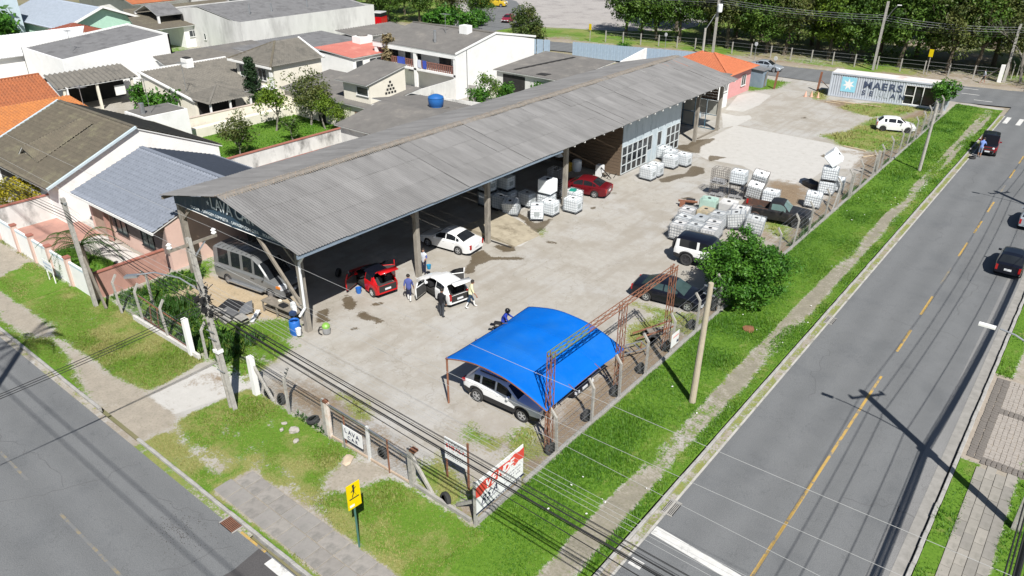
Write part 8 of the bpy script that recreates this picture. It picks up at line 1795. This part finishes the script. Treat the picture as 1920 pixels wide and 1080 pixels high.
for x, y, L_, ang_ in ((-7.6, 33, 6, 1.5), (-3.6, 47, 9, 1.6), (-7.2, 58, 8, 1.45), (-4.0, 27, 4, 0.3), (-6.6, 44, 4, 0.1), (-2.7, 62, 10, 1.57), (-27, 8.9, 5, 0.1), (-36, 6.9, 7, 0.05), (-31, 4.6, 6, 1.2), (-22.4, 7.2, 3, 1.0), (-7.9, 71, 7, 1.6)):
    p = Vector((x, y, ZR+0.002)); n_ = int(L_/0.35)
    for k in range(n_):
        a2 = ang_+g.gauss(0, 0.45); q = p+Vector((math.cos(a2), math.sin(a2), 0))*0.35; ck.beam(p, q, g.uniform(0.012, 0.035), 0.004); p = q
stuff(ck.build('road_cracks', pm('crack_tar', (0.095, 0.096, 0.097), (0.115, 0.115, 0.115), rough=.8), None))['label'] = 'dark sealed cracks wandering over the asphalt roads'
# drains
for lab, x, y, rz in (('iron grate drain in the right road gutter', -9.25, 22.0, 0), ('rusty grate drain at the left road kerb', -22.35, 10.22, r9), ('grate drain in the right road gutter farther up', -9.3, 41.5, 0)):
    t = thing('drain_grate', lab, 'drain', (x, y, ZR+0.012), rz); MB().box((0, 0, -0.02), (0.5, 0.95, 0.03)).build('pit', M_dark, t)
    for k in range(7): MB().box((-0.2+k*0.066, 0, 0.004), (0.03, 0.9, 0.02)).build('bar', M_rust if 'rusty' in lab else M_conc, t)
    for k in (-1, 1): MB().box((0, k*0.44, 0.006), (0.5, 0.06, 0.024)).build('rim', M_conc, t)

for lab, x, y, z, h_ in (('television aerial on the white box room behind the brown roof', -70.6, 33.6, 3.6, 3.2), ('television aerial above the cream house wall', -79.0, 42.0, 3.0, 3.0), ('aerial on the flat roofed building', -100.5, 40.0, 5.0, 2.4), ('aerial on the roof of the balcony house', -68.5, 72.0, 6.4, 2.4), ('aerial on the orange lean-to roof', -76.0, 30.0, 3.4, 2.6)):
    t = thing('aerial', lab, 'aerial', (x, y, z)); MB().tube((0, 0, -0.3), (0, 0, h_), 0.03, n=6).build('mast', M_metal, t); MB().beam((-0.7, 0, h_-0.1), (0.7, 0.1, h_-0.1), 0.03).build('boom', M_metal, t)
    for k in range(6): MB().beam((-0.6+k*0.24, -0.4, h_-0.1), (-0.6+k*0.24, 0.45, h_-0.1), 0.02).build('element', M_metal, t)
# ============================================================ POLES AND CABLES
def cable(label, a, b_, sag, r, mat, n=14, cat='cable', group=None):
    a, b_ = Vector(a), Vector(b_); pts = []
    for k in range(n+1):
        t = k/n; p = a.lerp(b_, t); p.z -= sag*4*t*(1-t); pts.append(p)
    V = []; F = []; q = 4
    for i, p in enumerate(pts):
        d = (pts[min(i+1, n)]-pts[max(i-1, 0)]).normalized(); s_ = d.cross(Vector((0, 0, 1))).normalized(); u_ = s_.cross(d)
        for k in range(q): ang2 = 6.283*k/q; V.append(tuple(p+(s_*math.cos(ang2)+u_*math.sin(ang2))*r))
    for i in range(n):
        for k in range(q): F.append((i*q+k, i*q+(k+1) % q, (i+1)*q+(k+1) % q, (i+1)*q+k))
    o = link('overhead_cable', np_mesh('overhead_cable', V, F, mat), None); return tag(o, label, cat, group)
mp = thing('utility_pole', 'slotted concrete utility pole with crossarm and cable tangle by the drive', 'utility pole', (-28.8, 14.55, 0), rot=(rad(0.3), rad(-5.2), 0))
pole = MB()
for sx in (-1, 1): pole.add([(sx*0.16-0.035, -0.11, -0.2), (sx*0.16+0.035, -0.11, -0.2), (sx*0.16+0.035, 0.11, -0.2), (sx*0.16-0.035, 0.11, -0.2), (sx*0.09-0.03, -0.08, 8.8), (sx*0.09+0.03, -0.08, 8.8), (sx*0.09+0.03, 0.08, 8.8), (sx*0.09-0.03, 0.08, 8.8)], [(3, 2, 1, 0), (4, 5, 6, 7), (0, 1, 5, 4), (1, 2, 6, 5), (2, 3, 7, 6), (3, 0, 4, 7)])
pole.add([(-0.13, -0.03, -0.2), (0.13, -0.03, -0.2), (0.13, 0.03, -0.2), (-0.13, 0.03, -0.2), (-0.07, -0.03, 8.8), (0.07, -0.03, 8.8), (0.07, 0.03, 8.8), (-0.07, 0.03, 8.8)], [(0, 1, 5, 4), (2, 3, 7, 6), (4, 5, 6, 7)])
pole.build('shaft', M_post, mp)
MB().box((0, 0.15, 8.5), (0.1, 2.3, 0.12)).build('crossarm', M_wood, mp); MB().beam((0, 0.0, 7.8), (0, 0.75, 8.45), 0.05).build('arm_brace', M_metal, mp)
for y in (-0.9, 1.2): MB().lathe([(0.06, 8.56), (0.12, 8.64), (0.08, 8.72), (0.12, 8.78), (0.03, 8.86)], 10, c=(0, y, 0)).build('insulator', M_white, mp)
MB().path([(0, 0, 6.2), (-1.2, -0.3, 6.75), (-2.4, -0.8, 6.95), (-3.0, -1.3, 6.9)], 0.035, 8).build('lamp_arm', M_metal, mp); MB().box((-3.2, -1.5, 6.86), (0.6, 0.3, 0.1), rz=rad(40)).build('lamp_head', M_metal, mp)
g = random.Random(2); tg = MB()
for k in range(70):
    p = Vector((g.gauss(0, 0.16), g.gauss(0, 0.14), g.uniform(4.6, 6.6))); q = p+Vector((g.gauss(0, 0.22), g.gauss(0, 0.2), g.gauss(0, 0.3))); tg.tube(p, q, 0.022, n=4)
for k in range(8): tg.box((g.gauss(0, .15), g.gauss(0, .12), g.uniform(4.8, 6.3)), (0.22, 0.16, 0.26), rz=g.uniform(0, 2))
stuff(tg.build('cable_tangle', M_wire, mp))
MB().box((0, 0, 3.2), (0.42, 0.3, 0.16)).build('band', M_white, mp)
for z in (2.2, 3.9, 4.3): MB().tube((-0.25, -0.15, z), (0.3, -0.15, z), 0.03, n=6).build('bolt', M_metal, mp)
lp = thing('utility_pole', 'plain concrete pole against the pink pillar of the white wall', 'utility pole', (-44.2, 15.2, 0), rot=(0, rad(-3), 0)); MB().prism([(-.12, -.1), (.12, -.1), (.12, .1), (-.12, .1)], -0.1, 6.8).build('shaft', M_post, lp); MB().beam((0.9, 0.2, 0), (0.1, 0.1, 3.2), 0.12).build('strut', M_wood, lp); MB().box((0, 0, 6.5), (0.4, 0.2, 0.1)).build('bracket', M_metal, lp)
rp = thing('utility_pole', 'bare pale concrete pole on the right verge by the walkway', 'utility pole', (-11.85, 28.95, 0), rot=(0, rad(1.0), 0)); MB().tube((0, 0, -0.2), (0, 0, 6.6), 0.17, 0.12, 12).build('shaft', pm('tan_concrete', (0.44, 0.38, 0.28), (0.36, .31, .23), scale=4, rough=.9), rp)
for z in (6.4, 6.0): MB().beam((-0.3, 0, z), (0.25, 0, z), 0.05).build('bracket', M_metal, rp)
fp_ = thing('utility_pole', 'thin pale pole on the right verge before the wrecked car', 'utility pole', (-12.0, 73.8, 0), rot=(0, rad(0.5), 0)); MB().tube((0, 0, -0.1), (0, 0, 6.0), 0.15, 0.11, 10).build('shaft', M_post, fp_)
def street_pole(label, x, y, h, lampx=-3.2, arm=8.0):
    t = thing('street_lamp_pole', label, 'lamp post', (x, y, 0)); MB().prism([(-.15, -.12), (.15, -.12), (.15, .12), (-.15, .12)], -0.1, h).build('shaft', M_post, t)
    MB().path([(0, 0, arm-1.2), (-1.0, 0, arm-0.45), (-2.2, 0, arm+0.05), (lampx+0.5, 0, arm+0.12)], 0.035, 8).build('lamp_arm', M_metal, t); MB().box((lampx+0.1, 0, arm+0.1), (0.55, 0.2, 0.08)).build('lamp_head', M_white, t)
    MB().box((0, 0, h-0.5), (1.9, 0.1, 0.12), rz=rad(50)).build('crossarm', M_wood, t)
    for k in (-1, 1): MB().lathe([(0.06, 0), (0.1, 0.1), (0.03, 0.25)], 8, c=(k*0.55, k*0.65, h-0.42)).build('insulator', M_white, t)
    MB().box((0.1, -0.15, 5.6), (0.5, 0.4, 0.6)).build('junction_box', M_black, t)
    return t
street_pole('lamp post at the right edge whose arm reaches over the road', 1.85, 29.35, 10.8); street_pole('second lamp post beyond the right picture edge', 1.85, 66.5, 10.8); street_pole('nearest lamp post below the right picture corner', 1.85, -8.0, 10.8)
g = random.Random(6)
for i in range(10):
    z = 5.2+0.12*i if i < 6 else 7.0+0.95*(i-6); r_ = 0.06 if i in (1, 3) else 0.02
    for y0_, y1_ in ((-8.0, 29.35), (29.35, 66.5), (66.5, 104)): cable('%s cable from below strung along the right hand lamp posts, %s span' % (ORD[i].capitalize(), {-8.0: 'nearest', 29.35: 'middle', 66.5: 'farthest'}[y0_]), (1.75+0.05*g.uniform(-1, 1)-(0.5 if i > 6 else 0), y0_, z), (1.75-(0.5 if i > 6 else 0), y1_, z), 0.55+0.1*g.random(), r_, M_wire, group='cables on the right hand lamp posts')
# cables of the main pole
XE_ = 14.0
TOPX = -29.55
for i, (ya_, za_, yb2, zb2, sg, r_, mt, lab) in enumerate([
    (13.75, 8.75, 13.9, 10.0, 0.25, 0.007, M_alu, 'Topmost thin bare wire from the crossarm crossing the sale sign'), (15.8, 8.75, 15.9, 9.3, 0.3, 0.008, M_alu, 'Thin bare wire from the far crossarm end over the yard'), (14.3, 8.4, 14.0, 8.1, 0.2, 0.007, M_alu, 'Bare wire from the pole head crossing the yellow centre line'),
    (14.5, 6.9, 14.2, 6.95, 0.3, 0.007, M_alu, 'Uppermost pale wire of the four over the sale sign'), (14.5, 6.65, 14.3, 6.65, 0.3, 0.007, M_alu, 'Second pale wire of the four over the sale sign'), (14.55, 6.4, 14.4, 6.35, 0.3, 0.007, M_alu, 'Third pale wire of the four over the sale sign'), (14.55, 6.15, 14.5, 5.95, 0.25, 0.007, M_alu, 'Lowest pale wire of the four over the sale sign'),
    (14.55, 5.75, 14.6, 5.4, 0.25, 0.016, M_wire, 'Uppermost black cable from the tangle over the sale sign'), (14.6, 5.5, 14.6, 4.9, 0.2, 0.03, M_wire, 'Thick black cable from the tangle across the corner'), (14.5, 5.35, 14.5, 4.7, 0.2, 0.035, M_wire, 'Thickest black cable bundle sagging across the corner'), (14.55, 5.25, 14.7, 4.55, 0.3, 0.018, M_wire, 'Lower black cable beside the thickest bundle'), (14.45, 5.15, 14.4, 4.35, 0.3, 0.014, M_wire, 'Slim black cable under the thickest bundle'), (14.6, 5.05, 14.5, 4.2, 0.35, 0.014, M_wire, 'Lowest slim black cable across the corner grass'), (14.65, 5.62, 14.8, 5.2, 0.3, 0.011, M_wire, 'Slim black cable just above the thick pair'), (14.4, 5.9, 14.2, 5.6, 0.3, 0.011, M_wire, 'Slim dark cable just below the pale wires'), (14.5, 5.45, 14.9, 4.75, 0.45, 0.012, M_wire, 'Slack slim cable hanging between the thick pair')]):
    cable(lab, (TOPX+(0.1 if za_ > 8 else 0.25), ya_, za_), (XE_, yb2, zb2), sg, r_, mt, 20)
for i, (za_, zb2, r_, mt) in enumerate([(6.6, 6.6, 0.008, M_alu), (6.3, 6.3, 0.008, M_alu), (5.9, 6.1, 0.016, M_wire), (5.6, 5.9, 0.022, M_wire), (5.3, 5.7, 0.028, M_wire), (5.1, 5.5, 0.014, M_wire)]):
    cable('%s cable from the top running left to the pole at the white wall' % ORD[i].capitalize(), (-29.2, 14.55, za_), (-44.4, 15.1, zb2), 0.35, r_, mt, group='cables left of the drive pole'); cable('%s cable from the top running past the white wall pole to the left edge' % ORD[i].capitalize(), (-44.4, 15.1, zb2), (-80, 15.4, zb2+0.1), 0.5, r_, mt, group='cables along the white wall')
for i, (yy, xe, zz) in enumerate(((13.75, -80, 9.8), (15.8, -80, 9.6))): cable('%s bare crossarm wire running left over the pink house' % ('Near', 'Far')[i], (-29.6, yy, 8.75), (xe, yy+0.6, zz), 0.5, 0.008, M_alu)
for i in range(3): cable('%s service cable crossing the front road from the drive pole' % ORD[i].capitalize(), (-29.25, 14.4, 5.7-0.15*i), (-29.9-0.25*i, -14, 6.6-0.1*i), 0.8, 0.016, M_wire, group='service cables over the front road')
for i, (yy, zz, r_) in enumerate(((-2.1, 20.0, 0.038), (-2.75, 20.0, 0.034))): cable('%s cable of the line along the far side of the front road, outside the view' % ORD[i].capitalize(), (-90, yy, zz), (20, yy, zz), 0.0, r_, M_wire)
# far street poles
fpo = thing('utility_pole', 'concrete utility pole with lamp arm behind the container', 'utility pole', (-28.2, 117.2, 0), rot=(0, rad(0.4), 0)); MB().prism([(-.16, -.13), (.16, -.13), (.13, .13), (-.13, .13)], -0.1, 9.2).build('shaft', M_post, fpo); MB().path([(0, 0, 6.5), (0.9, -0.4, 8.2), (1.5, -0.8, 8.9)], 0.05, 6).build('lamp_arm', M_metal, fpo); MB().box((1.7, -0.9, 8.95), (0.5, 0.25, 0.1)).build('lamp_head', M_white, fpo)
fpo = thing('utility_pole', 'utility pole with transformer and crossarm behind the orange roof', 'utility pole', (-51.1, 113.7, 0)); MB().prism([(-.18, -.15), (.18, -.15), (.14, .14), (-.14, .14)], -0.1, 9.6).build('shaft', M_post, fpo); MB().box((0, 0, 9.2), (2.2, 0.12, 0.14)).build('crossarm', M_wood, fpo); MB().lathe([(0.35, 6.3), (0.38, 6.5), (0.38, 7.3), (0.3, 7.45)], 14, c=(0.4, -0.3, 0)).build('transformer', M_pvc, fpo); MB().path([(0, -0.1, 7.6), (0.8, -0.5, 8.6), (1.4, -0.9, 8.8)], 0.05, 6).build('lamp_arm', M_metal, fpo)
for k in (-1, 1): MB().lathe([(0.1, 9.28), (0.14, 9.4), (0.05, 9.6)], 8, c=(k*0.95, 0, 0)).build('insulator', M_white, fpo)
fpo = thing('utility_pole', 'short stout pole left of the transformer pole', 'utility pole', (-52.3, 112.6, 0)); MB().tube((0, 0, -.1), (0, 0, 3.9), 0.2, 0.17, 10).build('shaft', M_post, fpo); MB().tube((0, 0, 3.6), (1.0, 0.9, 6.0), 0.05, n=6).build('conduit', M_metal, fpo)
fpo = thing('utility_pole', 'pole at the park corner beside the walking person', 'utility pole', (-12.4, 120.2, 0)); MB().prism([(-.15, -.13), (.15, -.13), (.12, .12), (-.12, .12)], -0.1, 7.4).build('shaft', M_post, fpo); MB().beam((-2.6, 0.4, 0), (-0.1, 0, 2.4), 0.16).build('strut', M_wood, fpo)
PTS = [(-110, 106, 8.2), (-51.1, 113.7, 8.2), (-28.2, 117.2, 7.4), (-12.4, 120.2, 7.0), (25, 126, 7.2)]
for i in range(5):
    for a_, b2 in zip(PTS[:-1], PTS[1:]): cable('%s wire from the top along the far street, %s' % (ORD[i].capitalize(), {-51.1: 'left of the transformer pole', -28.2: 'between transformer and container poles', -12.4: 'right of the container pole', 25: 'at the park corner'}[b2[0]]), (a_[0], a_[1]-.1, a_[2]-0.3*i), (b2[0], b2[1]-.1, b2[2]-0.3*i), 0.4, 0.02, M_metal if i < 3 else M_wire, 10, group='wires along the far street')
# park fence with whitewashed posts
pfn = thing('park_fence', 'row of pale concrete posts with wire along the park edge', 'fence')
ppts = [(x, np.interp(x, [-75, -57, -36, -16, -13], [111.4, 115.2, 117.2, 119.8, 120.2])) for x in np.arange(-70, -12.5, 3.0)]
for x, y in ppts: MB().box((x, y, 0.85), (0.14, 0.14, 1.9)).build('post', M_post, pfn)
for zz in (0.6, 1.2, 1.7): MB().path([(x, y, zz) for x, y in ppts], 0.012, 4).build('wire', M_metal, pfn)
pf2 = thing('park_fence', 'fence of bent posts running up the side of the park at far right', 'fence')
for k in range(7): link('post', ME_post, pf2, (-12.3+0.35*k, 120.6+k*2.4, 0), rot=(0, 0, 0.2))
MB().box((-12.9, 119.9, 1.1), (0.45, 0.45, 2.3)).build('gate_pillar', M_white, pf2)

# ============================================================ PEOPLE
M_skin = pm('skin', (0.34, 0.19, 0.125), (0.30, 0.165, 0.11), rough=0.6); M_hair = pm('dark_hair', (0.015, 0.011, 0.009), (0.02, 0.015, 0.012), rough=0.6)
def person(label, loc, rz, J, cloth, hair=M_hair, hairlen=0, extra=None, z=0.0, scale=1.0, rot=None):
    """J: joints (metres, facing +x, z up from the feet); cloth: segment -> material"""
    names = ['pelvis', 'chest', 'neck', 'head', 'crown', 'l_sh', 'l_el', 'l_wr', 'l_hand', 'r_sh', 'r_el', 'r_wr', 'r_hand', 'l_hip', 'l_kn', 'l_an', 'l_toe', 'r_hip', 'r_kn', 'r_an', 'r_toe']
    R = dict(pelvis=.155, chest=.165, neck=.058, head=.098, crown=.085, l_sh=.078, r_sh=.078, l_el=.05, r_el=.05, l_wr=.036, r_wr=.036, l_hand=.045, r_hand=.045, l_hip=.098, r_hip=.098, l_kn=.066, r_kn=.066, l_an=.05, r_an=.05, l_toe=.042, r_toe=.042)
    E_ = [('pelvis', 'chest', 'shirt'), ('chest', 'neck', 'shirt'), ('neck', 'head', 'skin'), ('head', 'crown', 'skin')]
    for s in 'lr': E_ += [('chest', s+'_sh', 'shirt'), (s+'_sh', s+'_el', 'sleeve'), (s+'_el', s+'_wr', 'forearm'), (s+'_wr', s+'_hand', 'skin'), ('pelvis', s+'_hip', 'trousers'), (s+'_hip', s+'_kn', 'trousers'), (s+'_kn', s+'_an', 'shin'), (s+'_an', s+'_toe', 'shoe')]
    V = [Vector(J[n]) for n in names]; idx = {n: i for i, n in enumerate(names)}
    edges = [(idx[a], idx[b_]) for a, b_, _ in E_]; seg = [(a, b_, c) for a, b_, c in E_]
    rads = [R[n] for n in names]
    for s, sg in (('l', 1), ('r', -1)):            # four fingers and a thumb on each hand
        h_ = Vector(J[s+'_hand']); d = (h_-Vector(J[s+'_wr'])).normalized(); side = d.cross(Vector((0, 1, 0.2))).normalized(); cu = side.cross(d).normalized()
        for k, (off, ln) in enumerate(((-0.034, 0.058), (-0.012, 0.07), (0.011, 0.067), (0.032, 0.052))):
            p = h_+side*off+d*0.045; q = p+d*ln*0.7+cu*0.015; i = len(V); V += [p, q]; edges += [(idx[s+'_hand'], i), (i, i+1)]; rads += [0.011, 0.009]
        p = h_-side*0.05+d*0.0; q = p-side*0.02+d*0.045; i = len(V); V += [p, q]; edges += [(idx[s+'_hand'], i), (i, i+1)]; rads += [0.012, 0.010]
    me = bpy.data.meshes.new('person'); me.from_pydata([tuple(v) for v in V], edges, [])
    tmp = bpy.data.objects.new('tmp', me)
    sk = tmp.modifiers.new('skin', 'SKIN'); sk.use_smooth_shade = True
    for i, sv in enumerate(me.skin_vertices[0].data): sv.radius = (rads[i], rads[i]); sv.use_root = (i == 0)
    me.skin_vertices[0].data[idx['chest']].radius = (0.13, 0.185); me.skin_vertices[0].data[idx['pelvis']].radius = (0.13, 0.155)
    sb = tmp.modifiers.new('sub', 'SUBSURF'); sb.levels = 1; sb.render_levels = 1
    nm = bake(tmp); bpy.data.objects.remove(tmp)
    mats = ['skin', 'shirt', 'sleeve', 'forearm', 'trousers', 'shin', 'shoe']; nm.materials.clear()
    for k in mats: nm.materials.append(cloth.get(k, M_skin))
    A = np.array([tuple(J[a]) for a, b_, c in seg]); B = np.array([tuple(J[b_]) for a, b_, c in seg]); rr = np.array([0.5*(R[a]+R[b_]) for a, b_, c in seg])
    for p in nm.polygons:
        c = np.array(p.center); t = np.clip(((c-A)*(B-A)).sum(1)/np.maximum(((B-A)**2).sum(1), 1e-9), 0, 1); d = np.linalg.norm(c-(A+(B-A)*t[:, None]), axis=1)/rr
        p.material_index = mats.index(seg[int(np.argmin(d))][2]); p.use_smooth = True
    # face: nose and brow pulled out, eyes and mouth as small children
    t = thing('person', label, 'person', (loc[0], loc[1], z), rz); t.scale = (scale,)*3
    if rot: t.rotation_euler = rot
    link('body', nm, t)
    hc = Vector(J['head']).lerp(Vector(J['crown']), 0.5); f = Vector(J.get('face', (1, 0, 0))).normalized(); up = (Vector(J['crown'])-Vector(J['neck'])).normalized(); s_ = up.cross(f).normalized()
    hm = MB(); n = 12
    bm = bmesh.new(); bmesh.ops.create_uvsphere(bm, u_segments=14, v_segments=9, radius=0.118)
    bmesh.ops.delete(bm, geom=[v for v in bm.verts if v.co.z < -0.03 and v.co.x > -0.02 or v.co.z < -0.075-hairlen or (v.co.x > 0.085 and v.co.z < 0.05)], context='VERTS')
    hme = bpy.data.meshes.new('hair'); bm.to_mesh(hme); bm.free(); hme.materials.append(hair)
    Rm = Matrix((f, s_, up)).transposed().to_4x4(); hme.transform(Matrix.Translation(hc+up*0.02-f*0.008) @ Rm); link('hair', hme, t)
    nz = MB(); nz.box((0, 0, 0), (0.03, 0.022, 0.045)); m_ = nz.mesh('nose', M_skin); m_.transform(Matrix.Translation(hc+f*0.10-up*0.02) @ Rm); link('nose', m_, t)
    for sg in (-1, 1):
        e = MB().box((0, 0, 0), (0.012, 0.022, 0.012)).mesh('eye', M_black); e.transform(Matrix.Translation(hc+f*0.092+s_*0.034*sg+up*0.005) @ Rm); link('eye', e, t)
        e = MB().box((0, 0, 0), (0.03, 0.02, 0.05)).mesh('ear', M_skin); e.transform(Matrix.Translation(hc+s_*0.1*sg-up*0.005) @ Rm); link('ear', e, t)
    e = MB().box((0, 0, 0), (0.01, 0.045, 0.01)).mesh('mouth', M_sred); e.transform(Matrix.Translation(hc+f*0.09-up*0.062) @ Rm); link('mouth', e, t)
    return t
def stand(lean=0.0, stride=0.0, arm=0.0, bend=0.0, reach=0.0):
    """upright figure facing +x; stride metres between feet, bend = torso forward"""
    ph = 0.93; cx = math.sin(bend)*0.45; cz_ = ph+0.45*math.cos(bend)
    nx, nz = cx+math.sin(bend)*0.17, cz_+0.17*math.cos(bend)
    J = dict(pelvis=(0, 0, ph), chest=(cx, 0, cz_-0.04), neck=(nx, 0, nz-0.02), head=(nx+0.03+math.sin(bend)*.1, 0, nz+0.10), crown=(nx+0.02+math.sin(bend)*.16, 0, nz+0.20), face=(1, 0, -0.25-bend*.4))
    for s, sg in (('l', 1), ('r', -1)):
        st = stride*sg/2; ar = arm*sg
        sh = (cx*1.02, sg*0.19, cz_+0.03); J[s+'_sh'] = sh
        if reach:
            J[s+'_el'] = (sh[0]+0.16*reach, sg*0.27, sh[2]-0.22); J[s+'_wr'] = (sh[0]+0.42*reach, sg*0.22, sh[2]-0.25); J[s+'_hand'] = (sh[0]+0.50*reach, sg*0.21, sh[2]-0.26)
        else:
            J[s+'_el'] = (sh[0]-ar*0.5-0.02, sg*0.245, sh[2]-0.27); J[s+'_wr'] = (sh[0]-ar+0.06, sg*0.25, sh[2]-0.50); J[s+'_hand'] = (sh[0]-ar+0.09, sg*0.245, sh[2]-0.58)
        J[s+'_hip'] = (0, sg*0.095, ph-0.06); J[s+'_kn'] = (st*0.55+0.03, sg*0.10, 0.50); J[s+'_an'] = (st-0.02*(st < 0), sg*0.10, 0.09+(0.06 if st < -0.1 else 0)); J[s+'_toe'] = (st+0.15, sg*0.11, 0.045)
    return J
def col(name, c, r=0.85): return pm(name, c, tuple(.85*v for v in c), scale=8, rough=r)
boots = col('white_rubber_boot', (0.72, 0.71, 0.68), .5); navy = col('navy_cloth', (0.018, 0.022, 0.05)); black = col('black_cloth', (0.008, 0.008, 0.011)); grey = col('dark_grey_cloth', (0.045, 0.05, 0.06)); blue = col('blue_shirt', (0.07, 0.09, 0.27)); yellow = col('pale_yellow_shirt', (0.66, 0.63, 0.40)); teal = col('teal_shorts', (0.02, 0.045, 0.08)); royal = col('royal_blue_jersey', (0.012, 0.035, 0.30)); pale = col('pale_shirt', (0.5, 0.52, 0.56)); lblue = col('light_blue_shirt', (0.16, 0.24, 0.52)); jeans = col('jeans', (0.22, 0.27, 0.36)); pink = col('pink_top', (0.6, 0.36, 0.36))
person('person in blue shirt, navy shorts and white boots walking towards the washed cars', (-29.95, 27.45), rad(120), stand(stride=0.28, arm=0.12), dict(shirt=blue, sleeve=blue, forearm=M_skin, trousers=navy, shin=boots, shoe=boots), scale=1.02)
person('person all in black standing behind the white hatchback', (-27.1, 27.3), rad(100), stand(stride=0.06, arm=0.0, bend=0.1), dict(shirt=black, sleeve=black, forearm=black, trousers=grey, shin=grey, shoe=black), scale=1.03)
person('person in pale yellow shirt and white boots walking behind the white hatchback', (-26.55, 29.2), rad(50), stand(stride=0.55, arm=0.18, bend=0.18), dict(shirt=yellow, sleeve=yellow, forearm=M_skin, trousers=teal, shin=boots, shoe=boots), scale=1.03)
person('person half hidden behind the shed column near the red hatchback', (-31.95, 30.75), rad(-70), stand(stride=0.1, reach=0.6), dict(shirt=pale, sleeve=blue, forearm=M_skin, trousers=navy, shin=navy, shoe=black))
t = thing('blue_pail', 'turquoise bucket held by the person behind the column', 'bucket', (-31.3, 30.55, 0.62)); MB().lathe([(0.11, 0), (0.15, 0.26), (0.16, 0.28), (0.13, 0.26), (0.1, 0.04)], 14).build('pail', pm('turquoise_plastic', (.02, .25, .42), (.02, .2, .36), rough=.4), t)
person('person in light blue shirt bending over the open bonnet of the red off-roader', (-8.65, 82.1), rad(88), stand(stride=0.1, reach=1.0, bend=0.35), dict(shirt=lblue, sleeve=lblue, forearm=M_skin, trousers=jeans, shin=M_skin, shoe=M_skin), z=-0.11, scale=1.05)
person('person in pale top walking along the park corner', (-14.5, 117.8), rad(200), stand(stride=0.5, arm=0.15), dict(shirt=pale, sleeve=pale, forearm=M_skin, trousers=black, shin=M_skin, shoe=pink), scale=1.0)
# rider and motorcycle
mo = thing('motorcycle', 'dark motorcycle behind the left corner of the blue canopy', 'motorcycle', (-22.75, 28.05, 0), rad(25))
wt_ = MB().lathe([(0.22, -0.05), (0.28, -0.055), (0.305, 0), (0.28, 0.055), (0.22, 0.05)], 18, 'Y').mesh('wheel', M_rubber, True)
for x in (-0.62, 0.64): w_ = link('wheel', wt_, mo, (x, 0, 0.3)); MB().lathe([(0.23, -.02), (0.23, .02)], 14, 'Y').build('rim', M_metal, w_)
MB().box((0, 0, 0.42), (0.55, 0.26, 0.34)).build('engine', M_black, mo); MB().lathe([(0.06, -0.28), (0.15, -0.18), (0.17, 0.1), (0.07, 0.26)], 12, 'X', c=(0.18, 0, 0.82)).build('fuel_tank', M_blk, mo, smooth=True); MB().box((-0.4, 0, 0.80), (0.75, 0.26, 0.09)).build('saddle', M_black, mo); MB().box((-0.85, 0, 0.66), (0.3, 0.2, 0.06)).build('mudguard', M_blk, mo)
for sy in (-0.08, 0.08): MB().tube((0.64, sy, 0.3), (0.42, sy, 0.98), 0.03, n=8).build('fork', M_metal, mo)
MB().tube((0.4, -0.36, 1.02), (0.4, 0.36, 1.02), 0.018, n=8).build('handlebar', M_black, mo); MB().lathe([(0.1, 0), (0.1, .1), (0.03, .14)], 12, 'X', c=(0.5, 0, 0.9)).build('headlight', M_light, mo); MB().tube((-0.2, -0.16, 0.3), (-0.8, -0.18, 0.42), 0.045, n=8).build('exhaust', M_metal, mo)
J = dict(pelvis=(-0.3, 0, 0.93), chest=(-0.12, 0, 1.33), neck=(-0.05, 0, 1.50), head=(0.0, 0, 1.60), crown=(-0.01, 0, 1.70), face=(1, 0, -.1), l_sh=(-0.1, 0.19, 1.40), l_el=(0.08, 0.30, 1.18), l_wr=(0.32, 0.30, 1.06), l_hand=(0.40, 0.29, 1.04), r_sh=(-0.1, -0.19, 1.40), r_el=(0.08, -0.30, 1.18), r_wr=(0.32, -0.30, 1.06), r_hand=(0.40, -0.29, 1.04), l_hip=(-0.26, 0.11, 0.88), l_kn=(0.12, 0.2, 0.72), l_an=(-0.02, 0.2, 0.34), l_toe=(0.14, 0.2, 0.28), r_hip=(-0.26, -0.11, 0.88), r_kn=(0.12, -0.2, 0.72), r_an=(-0.02, -0.2, 0.34), r_toe=(0.14, -0.2, 0.28))
rd = person('rider in blue jersey and helmet sitting on the motorcycle', (-22.75, 28.05), rad(25), J, dict(shirt=royal, sleeve=royal, forearm=royal, trousers=black, shin=black, shoe=black))
hl = MB().lathe([(0.09, -0.13), (0.135, -0.06), (0.145, 0.02), (0.11, 0.11), (0.02, 0.15)], 16).mesh('helmet', M_blk, True); link('helmet', hl, rd, (-0.01, 0, 1.66)); MB().box((0.12, 0, 1.65), (0.05, 0.2, 0.09)).build('visor', M_glass, rd)

bpy.data.scenes.remove(S2)
